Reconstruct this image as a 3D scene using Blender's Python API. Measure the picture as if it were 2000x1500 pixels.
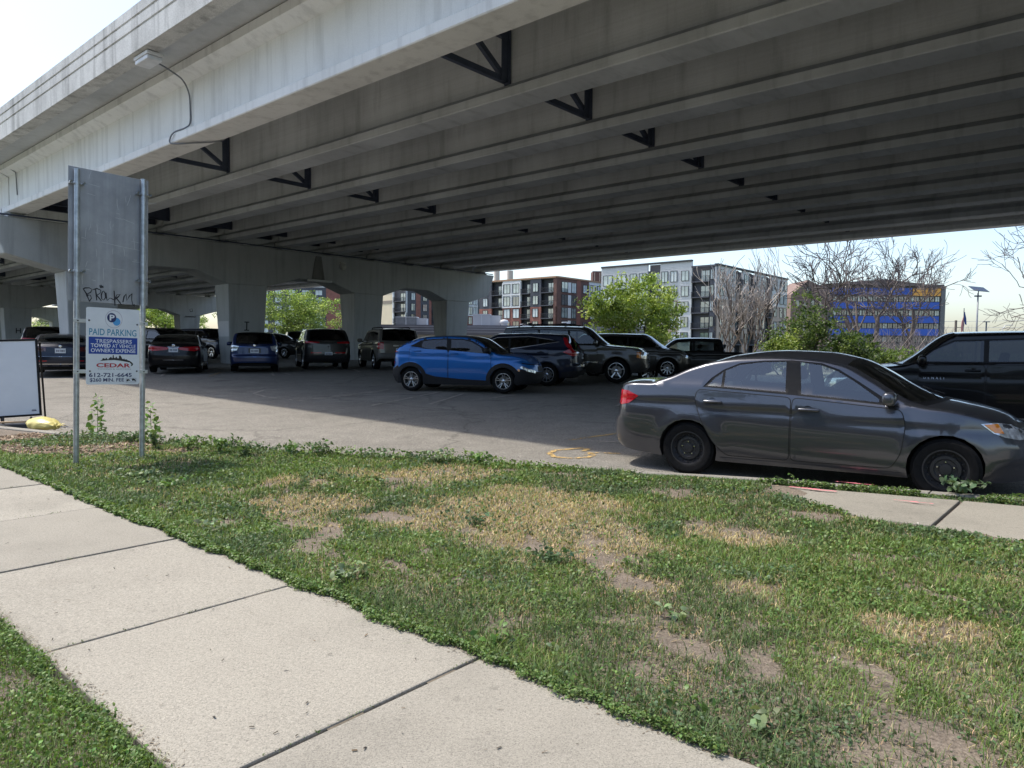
import bpy, bmesh, math, random
import numpy as np
from mathutils import Vector, Matrix
from mathutils.geometry import delaunay_2d_cdt
for _o in list(bpy.data.objects):
    bpy.data.objects.remove(_o)
SC = bpy.context.scene
COL = SC.collection
RAD = math.radians
rnd = random.Random(7)
rng = np.random.default_rng(11)

# ---------------------------------------------------------------- camera, sky, sun, exposure
cam_d = bpy.data.cameras.new('camera')
cam = bpy.data.objects.new('camera', cam_d)
COL.objects.link(cam)
cam_d.sensor_width = 36.0
cam_d.lens = 36.0 * 1387 / 2000
cam_d.clip_start = 0.05
cam_d.clip_end = 3000
cam.matrix_world = Matrix.Translation((0, 0, 1.4)) @ Matrix.Rotation(RAD(90 - 2.89), 4, 'X') @ Matrix.Rotation(RAD(0.5), 4, 'Z')
SC.camera = cam

SUN_EL = 62.0
SUN_DIR = Vector((-0.93, 0.36, 0)).normalized()       # horizontal direction towards the sun
world = bpy.data.worlds.new("World")
SC.world = world
world.use_nodes = True
_nt = world.node_tree
_nt.nodes.clear()
_out = _nt.nodes.new('ShaderNodeOutputWorld')
_bg = _nt.nodes.new('ShaderNodeBackground')
_sky = _nt.nodes.new('ShaderNodeTexSky')
_sky.sky_type = 'NISHITA'
_sky.sun_disc = False
_sky.sun_elevation = RAD(SUN_EL)
_sky.sun_rotation = math.atan2(SUN_DIR.x, SUN_DIR.y)
_sky.air_density = 1.0
_sky.dust_density = 2.2
_sky.ozone_density = 1.0
_bg.inputs['Strength'].default_value = 0.15
_nt.links.new(_sky.outputs[0], _bg.inputs['Color'])
_nt.links.new(_bg.outputs[0], _out.inputs['Surface'])

sun_d = bpy.data.lights.new('sun', 'SUN')
sun_d.energy = 2.4
sun_d.angle = RAD(1.6)
sun_d.color = (1.0, 0.93, 0.82)
sun = bpy.data.objects.new('sun', sun_d)
COL.objects.link(sun)
_sd = Vector((SUN_DIR.x * math.cos(RAD(SUN_EL)), SUN_DIR.y * math.cos(RAD(SUN_EL)), math.sin(RAD(SUN_EL))))
sun.rotation_euler = _sd.to_track_quat('Z', 'Y').to_euler()
sun.location = (-30, 10, 60)
SC.view_settings.view_transform = 'Standard'
SC.view_settings.look = 'None'
SC.view_settings.exposure = 1.0
SC.view_settings.gamma = 1.0
SC.view_settings.use_curve_mapping = False
SC.render.engine = 'CYCLES'
SC.cycles.max_bounces = 8
SC.cycles.transparent_max_bounces = 16

# ---------------------------------------------------------------- helpers
UX, UY, VX, VY = -0.755, 0.656, 0.656, 0.755          # u runs along the overpass, v across it
ANG_U = math.atan2(UY, UX)

def W(u, v, z=0.0):
    return Vector((u * UX + v * VX, u * UY + v * VY, z))

def smooth(a, b, x):
    t = np.clip((np.asarray(x, float) - a) / (b - a), 0, 1)
    return t * t * (3 - 2 * t)

def rise(x, y):
    """gentle slope of the site away from the street"""
    w = 1.0 - 0.8 * smooth(3.5, 9.0, x)
    return 0.0235 * np.clip(np.asarray(y, float) - 8.5, 0, 36.5) * w

def lotz(x, y):
    return float(rise(x, y)) - 0.10

def tag(o, label=None, cat=None, group=None, kind=None):
    if label: o['label'] = label
    if cat: o['category'] = cat
    if group: o['group'] = group
    if kind: o['kind'] = kind
    return o

def empty(name, loc=(0, 0, 0), rz=0.0, label=None, cat=None, group=None, kind=None, parent=None):
    o = bpy.data.objects.new(name, None)
    o.empty_display_size = 0.2
    COL.objects.link(o)
    o.location = loc
    o.rotation_euler = (0, 0, rz)
    if parent: o.parent = parent
    return tag(o, label, cat, group, kind)

def link(name, me, parent=None, loc=None, rot=None):
    o = bpy.data.objects.new(name, me)
    COL.objects.link(o)
    if parent: o.parent = parent
    if loc is not None: o.location = loc
    if rot is not None: o.rotation_euler = rot
    return o

def mesh_np(name, verts, faces, mats, midx=None, smooth_f=False, normals=None):
    me = bpy.data.meshes.new(name)
    me.from_pydata([tuple(v) for v in verts], [], [tuple(f) for f in faces])
    for m in (mats if isinstance(mats, (list, tuple)) else [mats]):
        me.materials.append(m)
    if midx is not None:
        me.polygons.foreach_set('material_index', np.asarray(midx, np.int32))
    if smooth_f:
        me.polygons.foreach_set('use_smooth', np.ones(len(me.polygons), bool))
    me.update()
    if normals is not None:
        me.normals_split_custom_set_from_vertices([tuple(n) for n in normals])
    return me

def mesh_fast(name, verts, tris, mat, cols=None, smooth_f=False):
    """big triangle soups through foreach_set"""
    me = bpy.data.meshes.new(name)
    nv, nf = len(verts), len(tris)
    k = tris.shape[1]
    me.vertices.add(nv)
    me.vertices.foreach_set('co', np.ascontiguousarray(verts, np.float32).ravel())
    me.loops.add(nf * k)
    me.loops.foreach_set('vertex_index', np.ascontiguousarray(tris, np.int32).ravel())
    me.polygons.add(nf)
    me.polygons.foreach_set('loop_start', np.arange(0, nf * k, k, dtype=np.int32))
    if smooth_f:
        me.polygons.foreach_set('use_smooth', np.ones(nf, bool))
    if cols is not None:
        a = me.attributes.new('tint', 'FLOAT_COLOR', 'POINT')
        c = np.ones((nv, 4), np.float32)
        c[:, :3] = cols
        a.data.foreach_set('color', c.ravel())
    me.materials.append(mat)
    me.update()
    return me

class MB:
    """collects simple solids, links them as ONE mesh object"""
    def __init__(self): self.v = []; self.f = []; self.m = []
    def add(self, vs, fs, mi=0):
        b = len(self.v)
        self.v += [tuple(p) for p in vs]
        self.f += [tuple(i + b for i in f) for f in fs]
        self.m += [mi] * len(fs)
        return self
    def box(self, x0, x1, y0, y1, z0, z1, mi=0, M=None):
        p = [(x, y, z) for x in (x0, x1) for y in (y0, y1) for z in (z0, z1)]
        if M is not None: p = [M @ Vector(q) for q in p]
        f = [(0, 1, 3, 2), (4, 6, 7, 5), (0, 4, 5, 1), (2, 3, 7, 6), (0, 2, 6, 4), (1, 5, 7, 3)]
        return self.add(p, f, mi)
    def bbox(self, x0, x1, y0, y1, z0, z1, b=0.01, mi=0, M=None):
        """bevelled box"""
        bm = bmesh.new()
        bmesh.ops.create_cube(bm, size=1)
        for q in bm.verts:
            q.co = Vector(((x0 + x1) / 2 + q.co.x * (x1 - x0), (y0 + y1) / 2 + q.co.y * (y1 - y0), (z0 + z1) / 2 + q.co.z * (z1 - z0)))
        bmesh.ops.bevel(bm, geom=bm.edges[:], offset=b, segments=2, profile=0.5, affect='EDGES')
        bm.verts.index_update()
        p = [q.co.copy() for q in bm.verts]
        if M is not None: p = [M @ q for q in p]
        f = [[q.index for q in g.verts] for g in bm.faces]
        bm.free()
        return self.add(p, f, mi)
    def tube(self, pts, r, n=8, mi=0, cap=True):
        pts = [Vector(p) for p in pts]
        rs = r if isinstance(r, (list, tuple)) else [r] * len(pts)
        vs, fs = [], []
        prev = None
        for i, p in enumerate(pts):
            d = (pts[min(i + 1, len(pts) - 1)] - pts[max(i - 1, 0)]).normalized()
            a = prev if prev is not None else (Vector((0, 0, 1)) if abs(d.z) < 0.9 else Vector((1, 0, 0)))
            s = d.cross(a)
            if s.length < 1e-5: s = d.cross(Vector((0, 1, 0)))
            s.normalize()
            t = s.cross(d).normalized()
            prev = t
            for k in range(n):
                w = 2 * math.pi * k / n
                vs.append(p + (s * math.cos(w) + t * math.sin(w)) * rs[i])
        for i in range(len(pts) - 1):
            for k in range(n):
                a0 = i * n + k; a1 = i * n + (k + 1) % n
                fs.append((a0, a1, a1 + n, a0 + n))
        if cap:
            fs.append(tuple(range(n - 1, -1, -1)))
            fs.append(tuple(range((len(pts) - 1) * n, len(pts) * n)))
        return self.add(vs, fs, mi)
    def prism(self, poly, z0, z1, mi=0, M=None):
        """polygon in xy pulled from z0 to z1"""
        n = len(poly)
        vs = [(x, y, z0) for x, y in poly] + [(x, y, z1) for x, y in poly]
        if M is not None: vs = [M @ Vector(q) for q in vs]
        fs = [tuple(range(n - 1, -1, -1)), tuple(range(n, 2 * n))]
        fs += [(i, (i + 1) % n, n + (i + 1) % n, n + i) for i in range(n)]
        return self.add(vs, fs, mi)
    def lathe(self, prof, n=32, mi=0, axis='y', cx=0, cy=0, cz=0):
        """profile of (radius, height) about an axis through (cx,cy,cz)"""
        vs, fs = [], []
        for r, h in prof:
            for k in range(n):
                w = 2 * math.pi * k / n
                a, b = r * math.cos(w), r * math.sin(w)
                vs.append({'y': (cx + a, cy + h, cz + b), 'z': (cx + a, cy + b, cz + h), 'x': (cx + h, cy + a, cz + b)}[axis])
        for i in range(len(prof) - 1):
            for k in range(n):
                a0 = i * n + k; a1 = i * n + (k + 1) % n
                fs.append((a0, a0 + n, a1 + n, a1))
        return self.add(vs, fs, mi)
    def mesh(self, name, mats, smooth_f=False):
        me = mesh_np(name, self.v, self.f, mats, self.m, smooth_f)
        return me
    def build(self, name, mats, parent=None, loc=None, rot=None, smooth_f=False, flat_deg=None):
        me = self.mesh(name, mats, smooth_f or flat_deg is not None)
        bm = bmesh.new(); bm.from_mesh(me)
        bmesh.ops.recalc_face_normals(bm, faces=bm.faces)
        bm.to_mesh(me); bm.free()
        if flat_deg is not None:
            me.set_sharp_from_angle(angle=RAD(flat_deg))
        return link(name, me, parent, loc, rot)

def copy_tree(o, parent=None):
    c = o.copy(); COL.objects.link(c)
    if parent: c.parent = parent
    for ch in o.children:
        copy_tree(ch, c)
    return c

# ---------------------------------------------------------------- materials
MATS = {}
class NT:
    def __init__(self, name):
        self.m = bpy.data.materials.new(name); self.m.use_nodes = True
        self.t = self.m.node_tree
        self.b = self.t.nodes['Principled BSDF']
        self.out = self.t.nodes['Material Output']
    def n(self, typ, **kw):
        q = self.t.nodes.new(typ)
        for k, v in kw.items():
            if k.startswith('i_'):
                q.inputs[k[2:].replace('_', ' ')].default_value = v
            else: setattr(q, k, v)
        return q
    def l(self, a, b): self.t.links.new(a, b)
    def noise(self, scale, detail=4, rough=0.55, coord=None, stretch=None):
        q = self.n('ShaderNodeTexNoise', i_Scale=scale, i_Detail=detail, i_Roughness=rough)
        c = coord or self.coord()
        if stretch:
            mp = self.n('ShaderNodeMapping'); mp.inputs['Scale'].default_value = stretch
            self.l(c, mp.inputs['Vector']); c = mp.outputs[0]
        self.l(c, q.inputs['Vector'])
        return q.outputs['Fac']
    def coord(self):
        if not hasattr(self, '_c'): self._c = self.n('ShaderNodeTexCoord').outputs['Object']
        return self._c
    def ramp(self, fac, stops):
        q = self.n('ShaderNodeValToRGB')
        e = q.color_ramp.elements
        while len(e) < len(stops): e.new(0.5)
        for el, (p, c) in zip(e, stops):
            el.position = p
            el.color = (*c, 1) if hasattr(c, '__len__') else (c, c, c, 1)
        self.l(fac, q.inputs['Fac'])
        return q.outputs['Color']
    def mix(self, fac, a, b, mode='MIX'):
        q = self.n('ShaderNodeMix', data_type='RGBA', blend_type=mode)
        for s, v in ((q.inputs[0], fac), (q.inputs[6], a), (q.inputs[7], b)):
            if hasattr(v, 'is_output'): self.l(v, s)
            elif hasattr(v, '__len__'): s.default_value = (*v, 1) if len(v) == 3 else v
            else: s.default_value = v
        return q.outputs[2]
    def bump(self, h, strength=0.3, dist=0.01):
        q = self.n('ShaderNodeBump', i_Strength=strength, i_Distance=dist)
        self.l(h, q.inputs['Height'])
        self.l(q.outputs[0], self.b.inputs['Normal'])

def mat(name, col, rough=0.6, metal=0.0, var=0.12, scale=4.0, bump=0.0, bscale=60.0, coat=0.0, spec=None):
    if name in MATS: return MATS[name]
    t = NT(name)
    c = np.array(col, float)
    if var > 0:
        f = t.noise(scale, 5, 0.6)
        r = t.ramp(f, [(0.3, tuple(np.clip(c * (1 - var), 0, 1))), (0.7, tuple(np.clip(c * (1 + var), 0, 1)))])
        t.l(r, t.b.inputs['Base Color'])
    else:
        t.b.inputs['Base Color'].default_value = (*c, 1)
    t.b.inputs['Roughness'].default_value = rough
    t.b.inputs['Metallic'].default_value = metal
    if coat: 
        t.b.inputs['Coat Weight'].default_value = coat
        t.b.inputs['Coat Roughness'].default_value = 0.03
    if spec is not None: t.b.inputs['Specular IOR Level'].default_value = spec
    if bump: t.bump(t.noise(bscale, 3), bump, 0.01)
    MATS[name] = t.m
    return t.m

def concrete(name, col, stain=0.25, streak=0.25, speck=0.12, bump=0.25, board=False, forms=False):
    if name in MATS: return MATS[name]
    t = NT(name)
    c = np.array(col, float)
    big = t.noise(0.35, 6, 0.65)
    base = t.ramp(big, [(0.3, tuple(c * (1 - stain))), (0.5, tuple(c)), (0.72, tuple(np.clip(c * (1 + stain * 0.6), 0, 1)))])
    st = t.noise(1.0, 5, 0.6, stretch=(3.0, 3.0, 0.22))
    sr = t.ramp(st, [(0.34, 1 - streak), (0.5, 1.0), (0.7, 1.0), (0.86, 1 - streak * 0.5)])
    base = t.mix(1.0, base, sr, 'MULTIPLY')
    fine = t.noise(55, 3, 0.7)
    fr = t.ramp(fine, [(0.3, 1 - speck), (0.6, 1 + speck * 0.4)])
    base = t.mix(1.0, base, fr, 'MULTIPLY')
    if board:
        bn = t.noise(1.0, 2, 0.5, stretch=(0.15, 0.15, 22))
        base = t.mix(1.0, base, t.ramp(bn, [(0.35, 0.93), (0.6, 1.0)]), 'MULTIPLY')
    if forms:
        # form marks and damp stains running across the flange
        fn = t.noise(1.0, 4, 0.65, stretch=(0.5, 2.6, 0.35))
        base = t.mix(1.0, base, t.ramp(fn, [(0.33, 0.82), (0.46, 1.0), (0.62, 1.0), (0.72, 0.92)]), 'MULTIPLY')
        f2 = t.noise(1.0, 2, 0.5, stretch=(0.05, 0.42, 0.05))
        base = t.mix(1.0, base, t.ramp(f2, [(0.4, 0.9), (0.6, 1.04)]), 'MULTIPLY')
    t.l(base, t.b.inputs['Base Color'])
    t.b.inputs['Roughness'].default_value = 0.88
    t.b.inputs['Specular IOR Level'].default_value = 0.25
    t.bump(fine, bump, 0.006)
    MATS[name] = t.m
    return t.m

def paint(name, col, metal=0.55, rough=0.35, coat_ior=1.42):
    """clear-coated car paint with fine flake and a little road dust low down"""
    if name in MATS: return MATS[name]
    t = NT(name)
    c = np.array(col, float)
    fl = t.noise(900, 1, 0.5)
    base = t.ramp(fl, [(0.35, tuple(c * 0.85)), (0.65, tuple(np.clip(c * 1.2, 0, 1)))])
    dz = t.n('ShaderNodeSeparateXYZ'); t.l(t.coord(), dz.inputs[0])
    mr = t.n('ShaderNodeMapRange'); t.l(dz.outputs['Z'], mr.inputs['Value'])
    mr.inputs['From Min'].default_value = 0.75; mr.inputs['From Max'].default_value = 0.1
    dn = t.noise(6, 5, 0.6)
    mm = t.n('ShaderNodeMath', operation='MULTIPLY'); t.l(mr.outputs[0], mm.inputs[0]); t.l(dn, mm.inputs[1])
    m2 = t.n('ShaderNodeMath', operation='MULTIPLY'); t.l(mm.outputs[0], m2.inputs[0]); m2.inputs[1].default_value = 0.12
    base = t.mix(m2.outputs[0], base, (0.16, 0.145, 0.125))
    t.l(base, t.b.inputs['Base Color'])
    t.b.inputs['Metallic'].default_value = metal
    t.b.inputs['Roughness'].default_value = rough
    t.b.inputs['Coat Weight'].default_value = 1.0
    t.b.inputs['Coat IOR'].default_value = coat_ior
    t.b.inputs['Specular IOR Level'].default_value = 0.25
    rr = t.n('ShaderNodeMapRange'); t.l(m2.outputs[0], rr.inputs['Value'])
    rr.inputs['From Max'].default_value = 0.3; rr.inputs['To Min'].default_value = 0.03; rr.inputs['To Max'].default_value = 0.3
    t.l(rr.outputs[0], t.b.inputs['Coat Roughness'])
    MATS[name] = t.m
    return t.m

def glass(name, tint=(0.5, 0.56, 0.54), refl=0.0):
    """thin window glass: tinted see-through with a Fresnel mirror on top"""
    if name in MATS: return MATS[name]
    t = NT(name)
    t.t.nodes.remove(t.b)
    tr = t.n('ShaderNodeBsdfTransparent'); tr.inputs[0].default_value = (*tint, 1)
    gl = t.n('ShaderNodeBsdfGlossy'); gl.inputs['Roughness'].default_value = 0.02
    gl.inputs['Color'].default_value = (0.95, 0.97, 1, 1)
    fr = t.n('ShaderNodeFresnel', i_IOR=1.6)
    ad = t.n('ShaderNodeMath', operation='ADD', use_clamp=True); t.l(fr.outputs[0], ad.inputs[0]); ad.inputs[1].default_value = refl
    mx = t.n('ShaderNodeMixShader')
    t.l(ad.outputs[0], mx.inputs[0]); t.l(tr.outputs[0], mx.inputs[1]); t.l(gl.outputs[0], mx.inputs[2])
    t.l(mx.outputs[0], t.out.inputs['Surface'])
    MATS[name] = t.m
    return t.m

def window_glass(name, col=(0.10, 0.13, 0.14), rough=0.06):
    """far building glass: dark room behind, reflecting"""
    if name in MATS: return MATS[name]
    t = NT(name)
    n = t.noise(0.7, 2, 0.5)
    t.l(t.ramp(n, [(0.35, tuple(np.array(col) * 0.7)), (0.65, tuple(np.array(col) * 1.5))]), t.b.inputs['Base Color'])
    t.b.inputs['Roughness'].default_value = rough
    t.b.inputs['Specular IOR Level'].default_value = 1.0
    t.b.inputs['Coat Weight'].default_value = 1.0
    t.b.inputs['Coat IOR'].default_value = 2.0
    MATS[name] = t.m
    return t.m

def tinted(name, rough=0.55, trans=0.35, mul=1.0):
    """leaf / blade material reading its own colour attribute"""
    if name in MATS: return MATS[name]
    t = NT(name)
    a = t.n('ShaderNodeAttribute', attribute_name='tint')
    t.l(a.outputs['Color'], t.b.inputs['Base Color'])
    t.b.inputs['Roughness'].default_value = rough
    t.b.inputs['Specular IOR Level'].default_value = 0.3
    tl = t.n('ShaderNodeBsdfTranslucent')
    t.l(t.mix(1.0, a.outputs['Color'], (1.25 * mul, 1.25 * mul, 0.7 * mul), 'MULTIPLY'), tl.inputs['Color'])
    mx = t.n('ShaderNodeMixShader'); mx.inputs[0].default_value = trans
    t.l(t.b.outputs[0], mx.inputs[1]); t.l(tl.outputs[0], mx.inputs[2])
    t.l(mx.outputs[0], t.out.inputs['Surface'])
    MATS[name] = t.m
    return t.m

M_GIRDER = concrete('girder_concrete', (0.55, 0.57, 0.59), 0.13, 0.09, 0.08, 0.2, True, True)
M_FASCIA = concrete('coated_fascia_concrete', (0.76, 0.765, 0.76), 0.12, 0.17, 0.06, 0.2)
M_PIER = concrete('pier_concrete', (0.43, 0.45, 0.455), 0.14, 0.18, 0.08, 0.2)
M_PARAPET = concrete('parapet_concrete', (0.60, 0.60, 0.58), 0.3, 0.35, 0.28, 0.5)
M_DECK = concrete('deck_concrete', (0.50, 0.515, 0.52), 0.2, 0.1, 0.1, 0.3)
M_STEEL = mat('dark_galvanised_steel', (0.055, 0.07, 0.11), 0.6, 0.1, 0.2, 3)
M_GALV = mat('galvanised_post', (0.42, 0.45, 0.47), 0.38, 0.75, 0.25, 14, 0.1, 90)
M_BLACKP = mat('black_plastic', (0.010, 0.010, 0.011), 0.5, 0, 0.2, 30, spec=0.18)
M_CLAD = mat('charcoal_cladding', (0.020, 0.020, 0.022), 0.65, 0, 0.15, 30, spec=0.2)
M_RUBBER = mat('tyre_rubber', (0.009, 0.009, 0.0095), 0.85, 0, 0.25, 20, 0.2, 150, spec=0.12)
M_DARK = mat('underbody_black', (0.006, 0.006, 0.006), 0.8, 0, 0.2, 10)
M_CHROME = mat('bright_metal', (0.62, 0.63, 0.65), 0.16, 1.0, 0.05, 10)
M_ALLOY = mat('silver_alloy', (0.5, 0.51, 0.53), 0.26, 0.9, 0.08, 10)
M_RED = mat('tail_lamp_red', (0.34, 0.006, 0.012), 0.15, 0, 0.3, 25, coat=0.5, spec=0.3)
M_LENS = mat('lamp_lens', (0.55, 0.57, 0.6), 0.08, 0.55, 0.45, 18, coat=1)
M_AMBER = mat('amber_lens', (0.62, 0.2, 0.02), 0.15, 0, 0.15, 25, coat=1)
M_PLATE = mat('plate_white', (0.62, 0.66, 0.7), 0.5, 0, 0.1, 40)
M_INK = mat('dark_ink', (0.02, 0.03, 0.08), 0.5, 0, 0.05, 40)
M_WHITEP = mat('white_sheet', (0.74, 0.76, 0.79), 0.45, 0, 0.04, 6)
# ---------------------------------------------------------------- ground, lot, pavement, lawn, kerb
def asphalt():
    t = NT('worn_asphalt')
    agg = t.noise(95, 2, 0.8)
    base = t.ramp(agg, [(0.30, (0.090, 0.084, 0.073)), (0.48, (0.203, 0.191, 0.168)), (0.66, (0.40, 0.377, 0.335))])
    sp_ = t.noise(36, 2, 0.8)
    base = t.mix(1.0, base, t.ramp(sp_, [(0.34, 0.74), (0.5, 1.0), (0.64, 1.22)]), 'MULTIPLY')
    big = t.noise(0.22, 6, 0.65)
    base = t.mix(1.0, base, t.ramp(big, [(0.3, 0.74), (0.5, 0.95), (0.7, 1.1)]), 'MULTIPLY')
    mid = t.noise(2.2, 5, 0.7)
    base = t.mix(1.0, base, t.ramp(mid, [(0.3, 0.84), (0.55, 1.0), (0.75, 1.08)]), 'MULTIPLY')
    # oil spots
    oil = t.noise(0.9, 3, 0.5)
    base = t.mix(1.0, base, t.ramp(oil, [(0.64, 1.0), (0.74, 0.72)]), 'MULTIPLY')
    # fine cracks
    vo = t.n('ShaderNodeTexVoronoi', feature='DISTANCE_TO_EDGE', i_Scale=0.2)
    wv = t.n('ShaderNodeTexNoise', i_Scale=1.3, i_Detail=4)
    t.l(t.coord(), wv.inputs['Vector'])
    ad = t.n('ShaderNodeVectorMath', operation='MULTIPLY_ADD')
    t.l(wv.outputs['Color'], ad.inputs[0]); ad.inputs[1].default_value = (1.1, 1.1, 0); t.l(t.coord(), ad.inputs[2])
    t.l(ad.outputs[0], vo.inputs['Vector'])
    base = t.mix(1.0, base, t.ramp(vo.outputs['Distance'], [(0.0, 0.72), (0.004, 0.82), (0.009, 1.0)]), 'MULTIPLY')
    t.l(base, t.b.inputs['Base Color'])
    t.b.inputs['Roughness'].default_value = 0.92
    t.b.inputs['Specular IOR Level'].default_value = 0.2
    t.bump(agg, 0.6, 0.01)
    return t.m

def pavement_mat(name, col):
    t = NT(name)
    c = np.array(col)
    agg = t.noise(150, 2, 0.75)
    base = t.ramp(agg, [(0.32, tuple(c * 0.52)), (0.43, tuple(c * 0.95)), (0.55, tuple(c * 1.03)), (0.68, tuple(c * 1.25))])
    sp_ = t.noise(62, 2, 0.8)
    base = t.mix(1.0, base, t.ramp(sp_, [(0.33, 0.82), (0.48, 1.0), (0.66, 1.1)]), 'MULTIPLY')
    oi = t.n('ShaderNodeObjectInfo')
    rr = t.n('ShaderNodeMapRange'); t.l(oi.outputs['Random'], rr.inputs['Value'])
    rr.inputs['To Min'].default_value = 0.88; rr.inputs['To Max'].default_value = 1.06
    gc = t.n('ShaderNodeCombineXYZ')
    for k in range(3): t.l(rr.outputs[0], gc.inputs[k])
    base = t.mix(1.0, base, gc.outputs[0], 'MULTIPLY')
    big = t.noise(0.9, 6, 0.65)
    base = t.mix(1.0, base, t.ramp(big, [(0.3, 0.80), (0.5, 0.99), (0.72, 1.06)]), 'MULTIPLY')
    spots = t.noise(11, 3, 0.6)
    base = t.mix(1.0, base, t.ramp(spots, [(0.62, 1.0), (0.74, 0.80)]), 'MULTIPLY')
    t.l(base, t.b.inputs['Base Color'])
    t.b.inputs['Roughness'].default_value = 0.9
    t.b.inputs['Specular IOR Level'].default_value = 0.25
    t.bump(agg, 0.35, 0.006)
    return t.m

def soil_mat():
    t = NT('dry_soil')
    a = t.noise(60, 4, 0.7)
    b = t.noise(2.0, 5, 0.6)
    base = t.ramp(a, [(0.3, (0.12, 0.095, 0.07)), (0.55, (0.22, 0.18, 0.14)), (0.75, (0.32, 0.27, 0.215))])
    base = t.mix(1.0, base, t.ramp(b, [(0.3, 0.7), (0.6, 1.0)]), 'MULTIPLY')
    t.l(base, t.b.inputs['Base Color'])
    t.b.inputs['Roughness'].default_value = 0.95
    t.bump(a, 0.9, 0.02)
    return t.m

def far_ground_mat():
    t = NT('far_ground')
    a = t.noise(0.05, 5, 0.6)
    base = t.ramp(a, [(0.35, (0.16, 0.155, 0.14)), (0.6, (0.10, 0.13, 0.06))])
    t.l(base, t.b.inputs['Base Color'])
    t.b.inputs['Roughness'].default_value = 0.95
    return t.m

M_ASPHALT = asphalt()
M_WALK = pavement_mat('pavement_concrete', (0.288, 0.270, 0.229))
M_KERB = pavement_mat('kerb_concrete', (0.28, 0.265, 0.232))
M_SOIL = soil_mat()

KV = [(-40, 18), (-8, 10.0), (-2, 8.85), (0.7, 8.22), (1.3, 8.03), (1.94, 7.84), (2.75, 7.60), (3.3, 7.38), (3.9, 7.10), (4.6, 6.80), (6.5, 5.98), (8.4, 5.0), (11.3, 3.85), (11.8, 3.68), (12.8, 3.37), (13.7, 3.1), (14.6, 2.75)]
_ku, _kv = np.array([k[0] for k in KV]), np.array([k[1] for k in KV])
def kerb_v(u):
    return float(np.interp(u, _ku, _kv))

def vnoise(x, y, seed=0):
    """smooth value noise for layout, numpy"""
    x = np.asarray(x, float); y = np.asarray(y, float)
    r = np.random.default_rng(100 + seed).random((64, 64))
    xi, yi = np.floor(x).astype(int), np.floor(y).astype(int)
    fx, fy = x - xi, y - yi
    fx = fx * fx * (3 - 2 * fx); fy = fy * fy * (3 - 2 * fy)
    g = lambda a, b: r[a % 64, b % 64]
    return (g(xi, yi) * (1 - fx) + g(xi + 1, yi) * fx) * (1 - fy) + (g(xi, yi + 1) * (1 - fx) + g(xi + 1, yi + 1) * fx) * fy

def fbm(x, y, seed=0):
    return 0.55 * vnoise(x, y, seed) + 0.28 * vnoise(x * 2.1, y * 2.1, seed + 1) + 0.17 * vnoise(x * 4.3, y * 4.3, seed + 2)

# far ground to the horizon
def grid_sheet(name, us, vs_fn, zfn, m, nv=40, parent=None):
    verts, faces = [], []
    for u in us:
        for k in range(nv):
            v = vs_fn(u, k / (nv - 1))
            p = W(u, v)
            verts.append((p.x, p.y, zfn(p.x, p.y, u, v)))
    for i in range(len(us) - 1):
        for k in range(nv - 1):
            a = i * nv + k
            faces.append((a, a + nv, a + nv + 1, a + 1))
    me = mesh_np(name, verts, faces, m, smooth_f=True)
    if me.polygons[0].normal.z < 0: me.flip_normals()
    return link(name, me, parent)

gs = np.concatenate([np.linspace(-900, -80, 12), np.linspace(-70, 70, 29), np.linspace(80, 900, 12)])
gv = [(x, y, float(rise(x, y)) - 0.27) for x in gs for y in gs]
gf = [(i * len(gs) + j, (i + 1) * len(gs) + j, (i + 1) * len(gs) + j + 1, i * len(gs) + j + 1) for i in range(len(gs) - 1) for j in range(len(gs) - 1)]
tag(link('ground', mesh_np('ground', gv, gf, far_ground_mat(), smooth_f=True)), kind='structure')

lot = grid_sheet('parking_lot', list(np.arange(-46, 96, 1.2)),
                 lambda u, t: (kerb_v(u) + 0.02 if u < 14.5 else 2.31) + (62 - (kerb_v(u) if u < 14.5 else 2.3)) * t ** 1.6,
                 lambda x, y, u, v: lotz(x, y) + 0.012 * float(fbm(x * 0.4, y * 0.4, 5)) - 0.006, M_ASPHALT, 44)
tag(lot, kind='structure')

def lotz_s(x, y):
    return lotz(x, y) + 0.012 * float(fbm(x * 0.4, y * 0.4, 5)) - 0.006

# lawn: one sheet of dry soil between pavement and kerb
def lawn_z(x, y, u, v):
    e = min(v - 2.31, kerb_v(u) - v)
    b = 0.09 * float(fbm(x * 0.9, y * 0.9, 9)) - 0.035
    if v > 6.6 and u < 1.6: b = min(b, -0.02)
    return float(rise(x, y)) - 0.02 + b * float(np.clip(e / 0.3, 0, 1)) 
lawn = grid_sheet('lawn', list(np.arange(-8, 14.6, 0.14)), lambda u, t: 2.31 + (kerb_v(u) - 0.005 - 2.31) * t, lawn_z, M_SOIL, 44)
tag(lawn, kind='structure')
def verge_z(x, y, u, v):
    return float(rise(x, y)) - 0.015 + 0.07 * float(fbm(x * 0.9, y * 0.9, 12)) * float(np.clip((0.99 - v) / 0.3, 0, 1))
verge = grid_sheet('verge', list(np.arange(-8, 24, 0.3)), lambda u, t: -3.2 + 4.16 * t, verge_z, M_SOIL, 30)
tag(verge, kind='structure')

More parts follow.
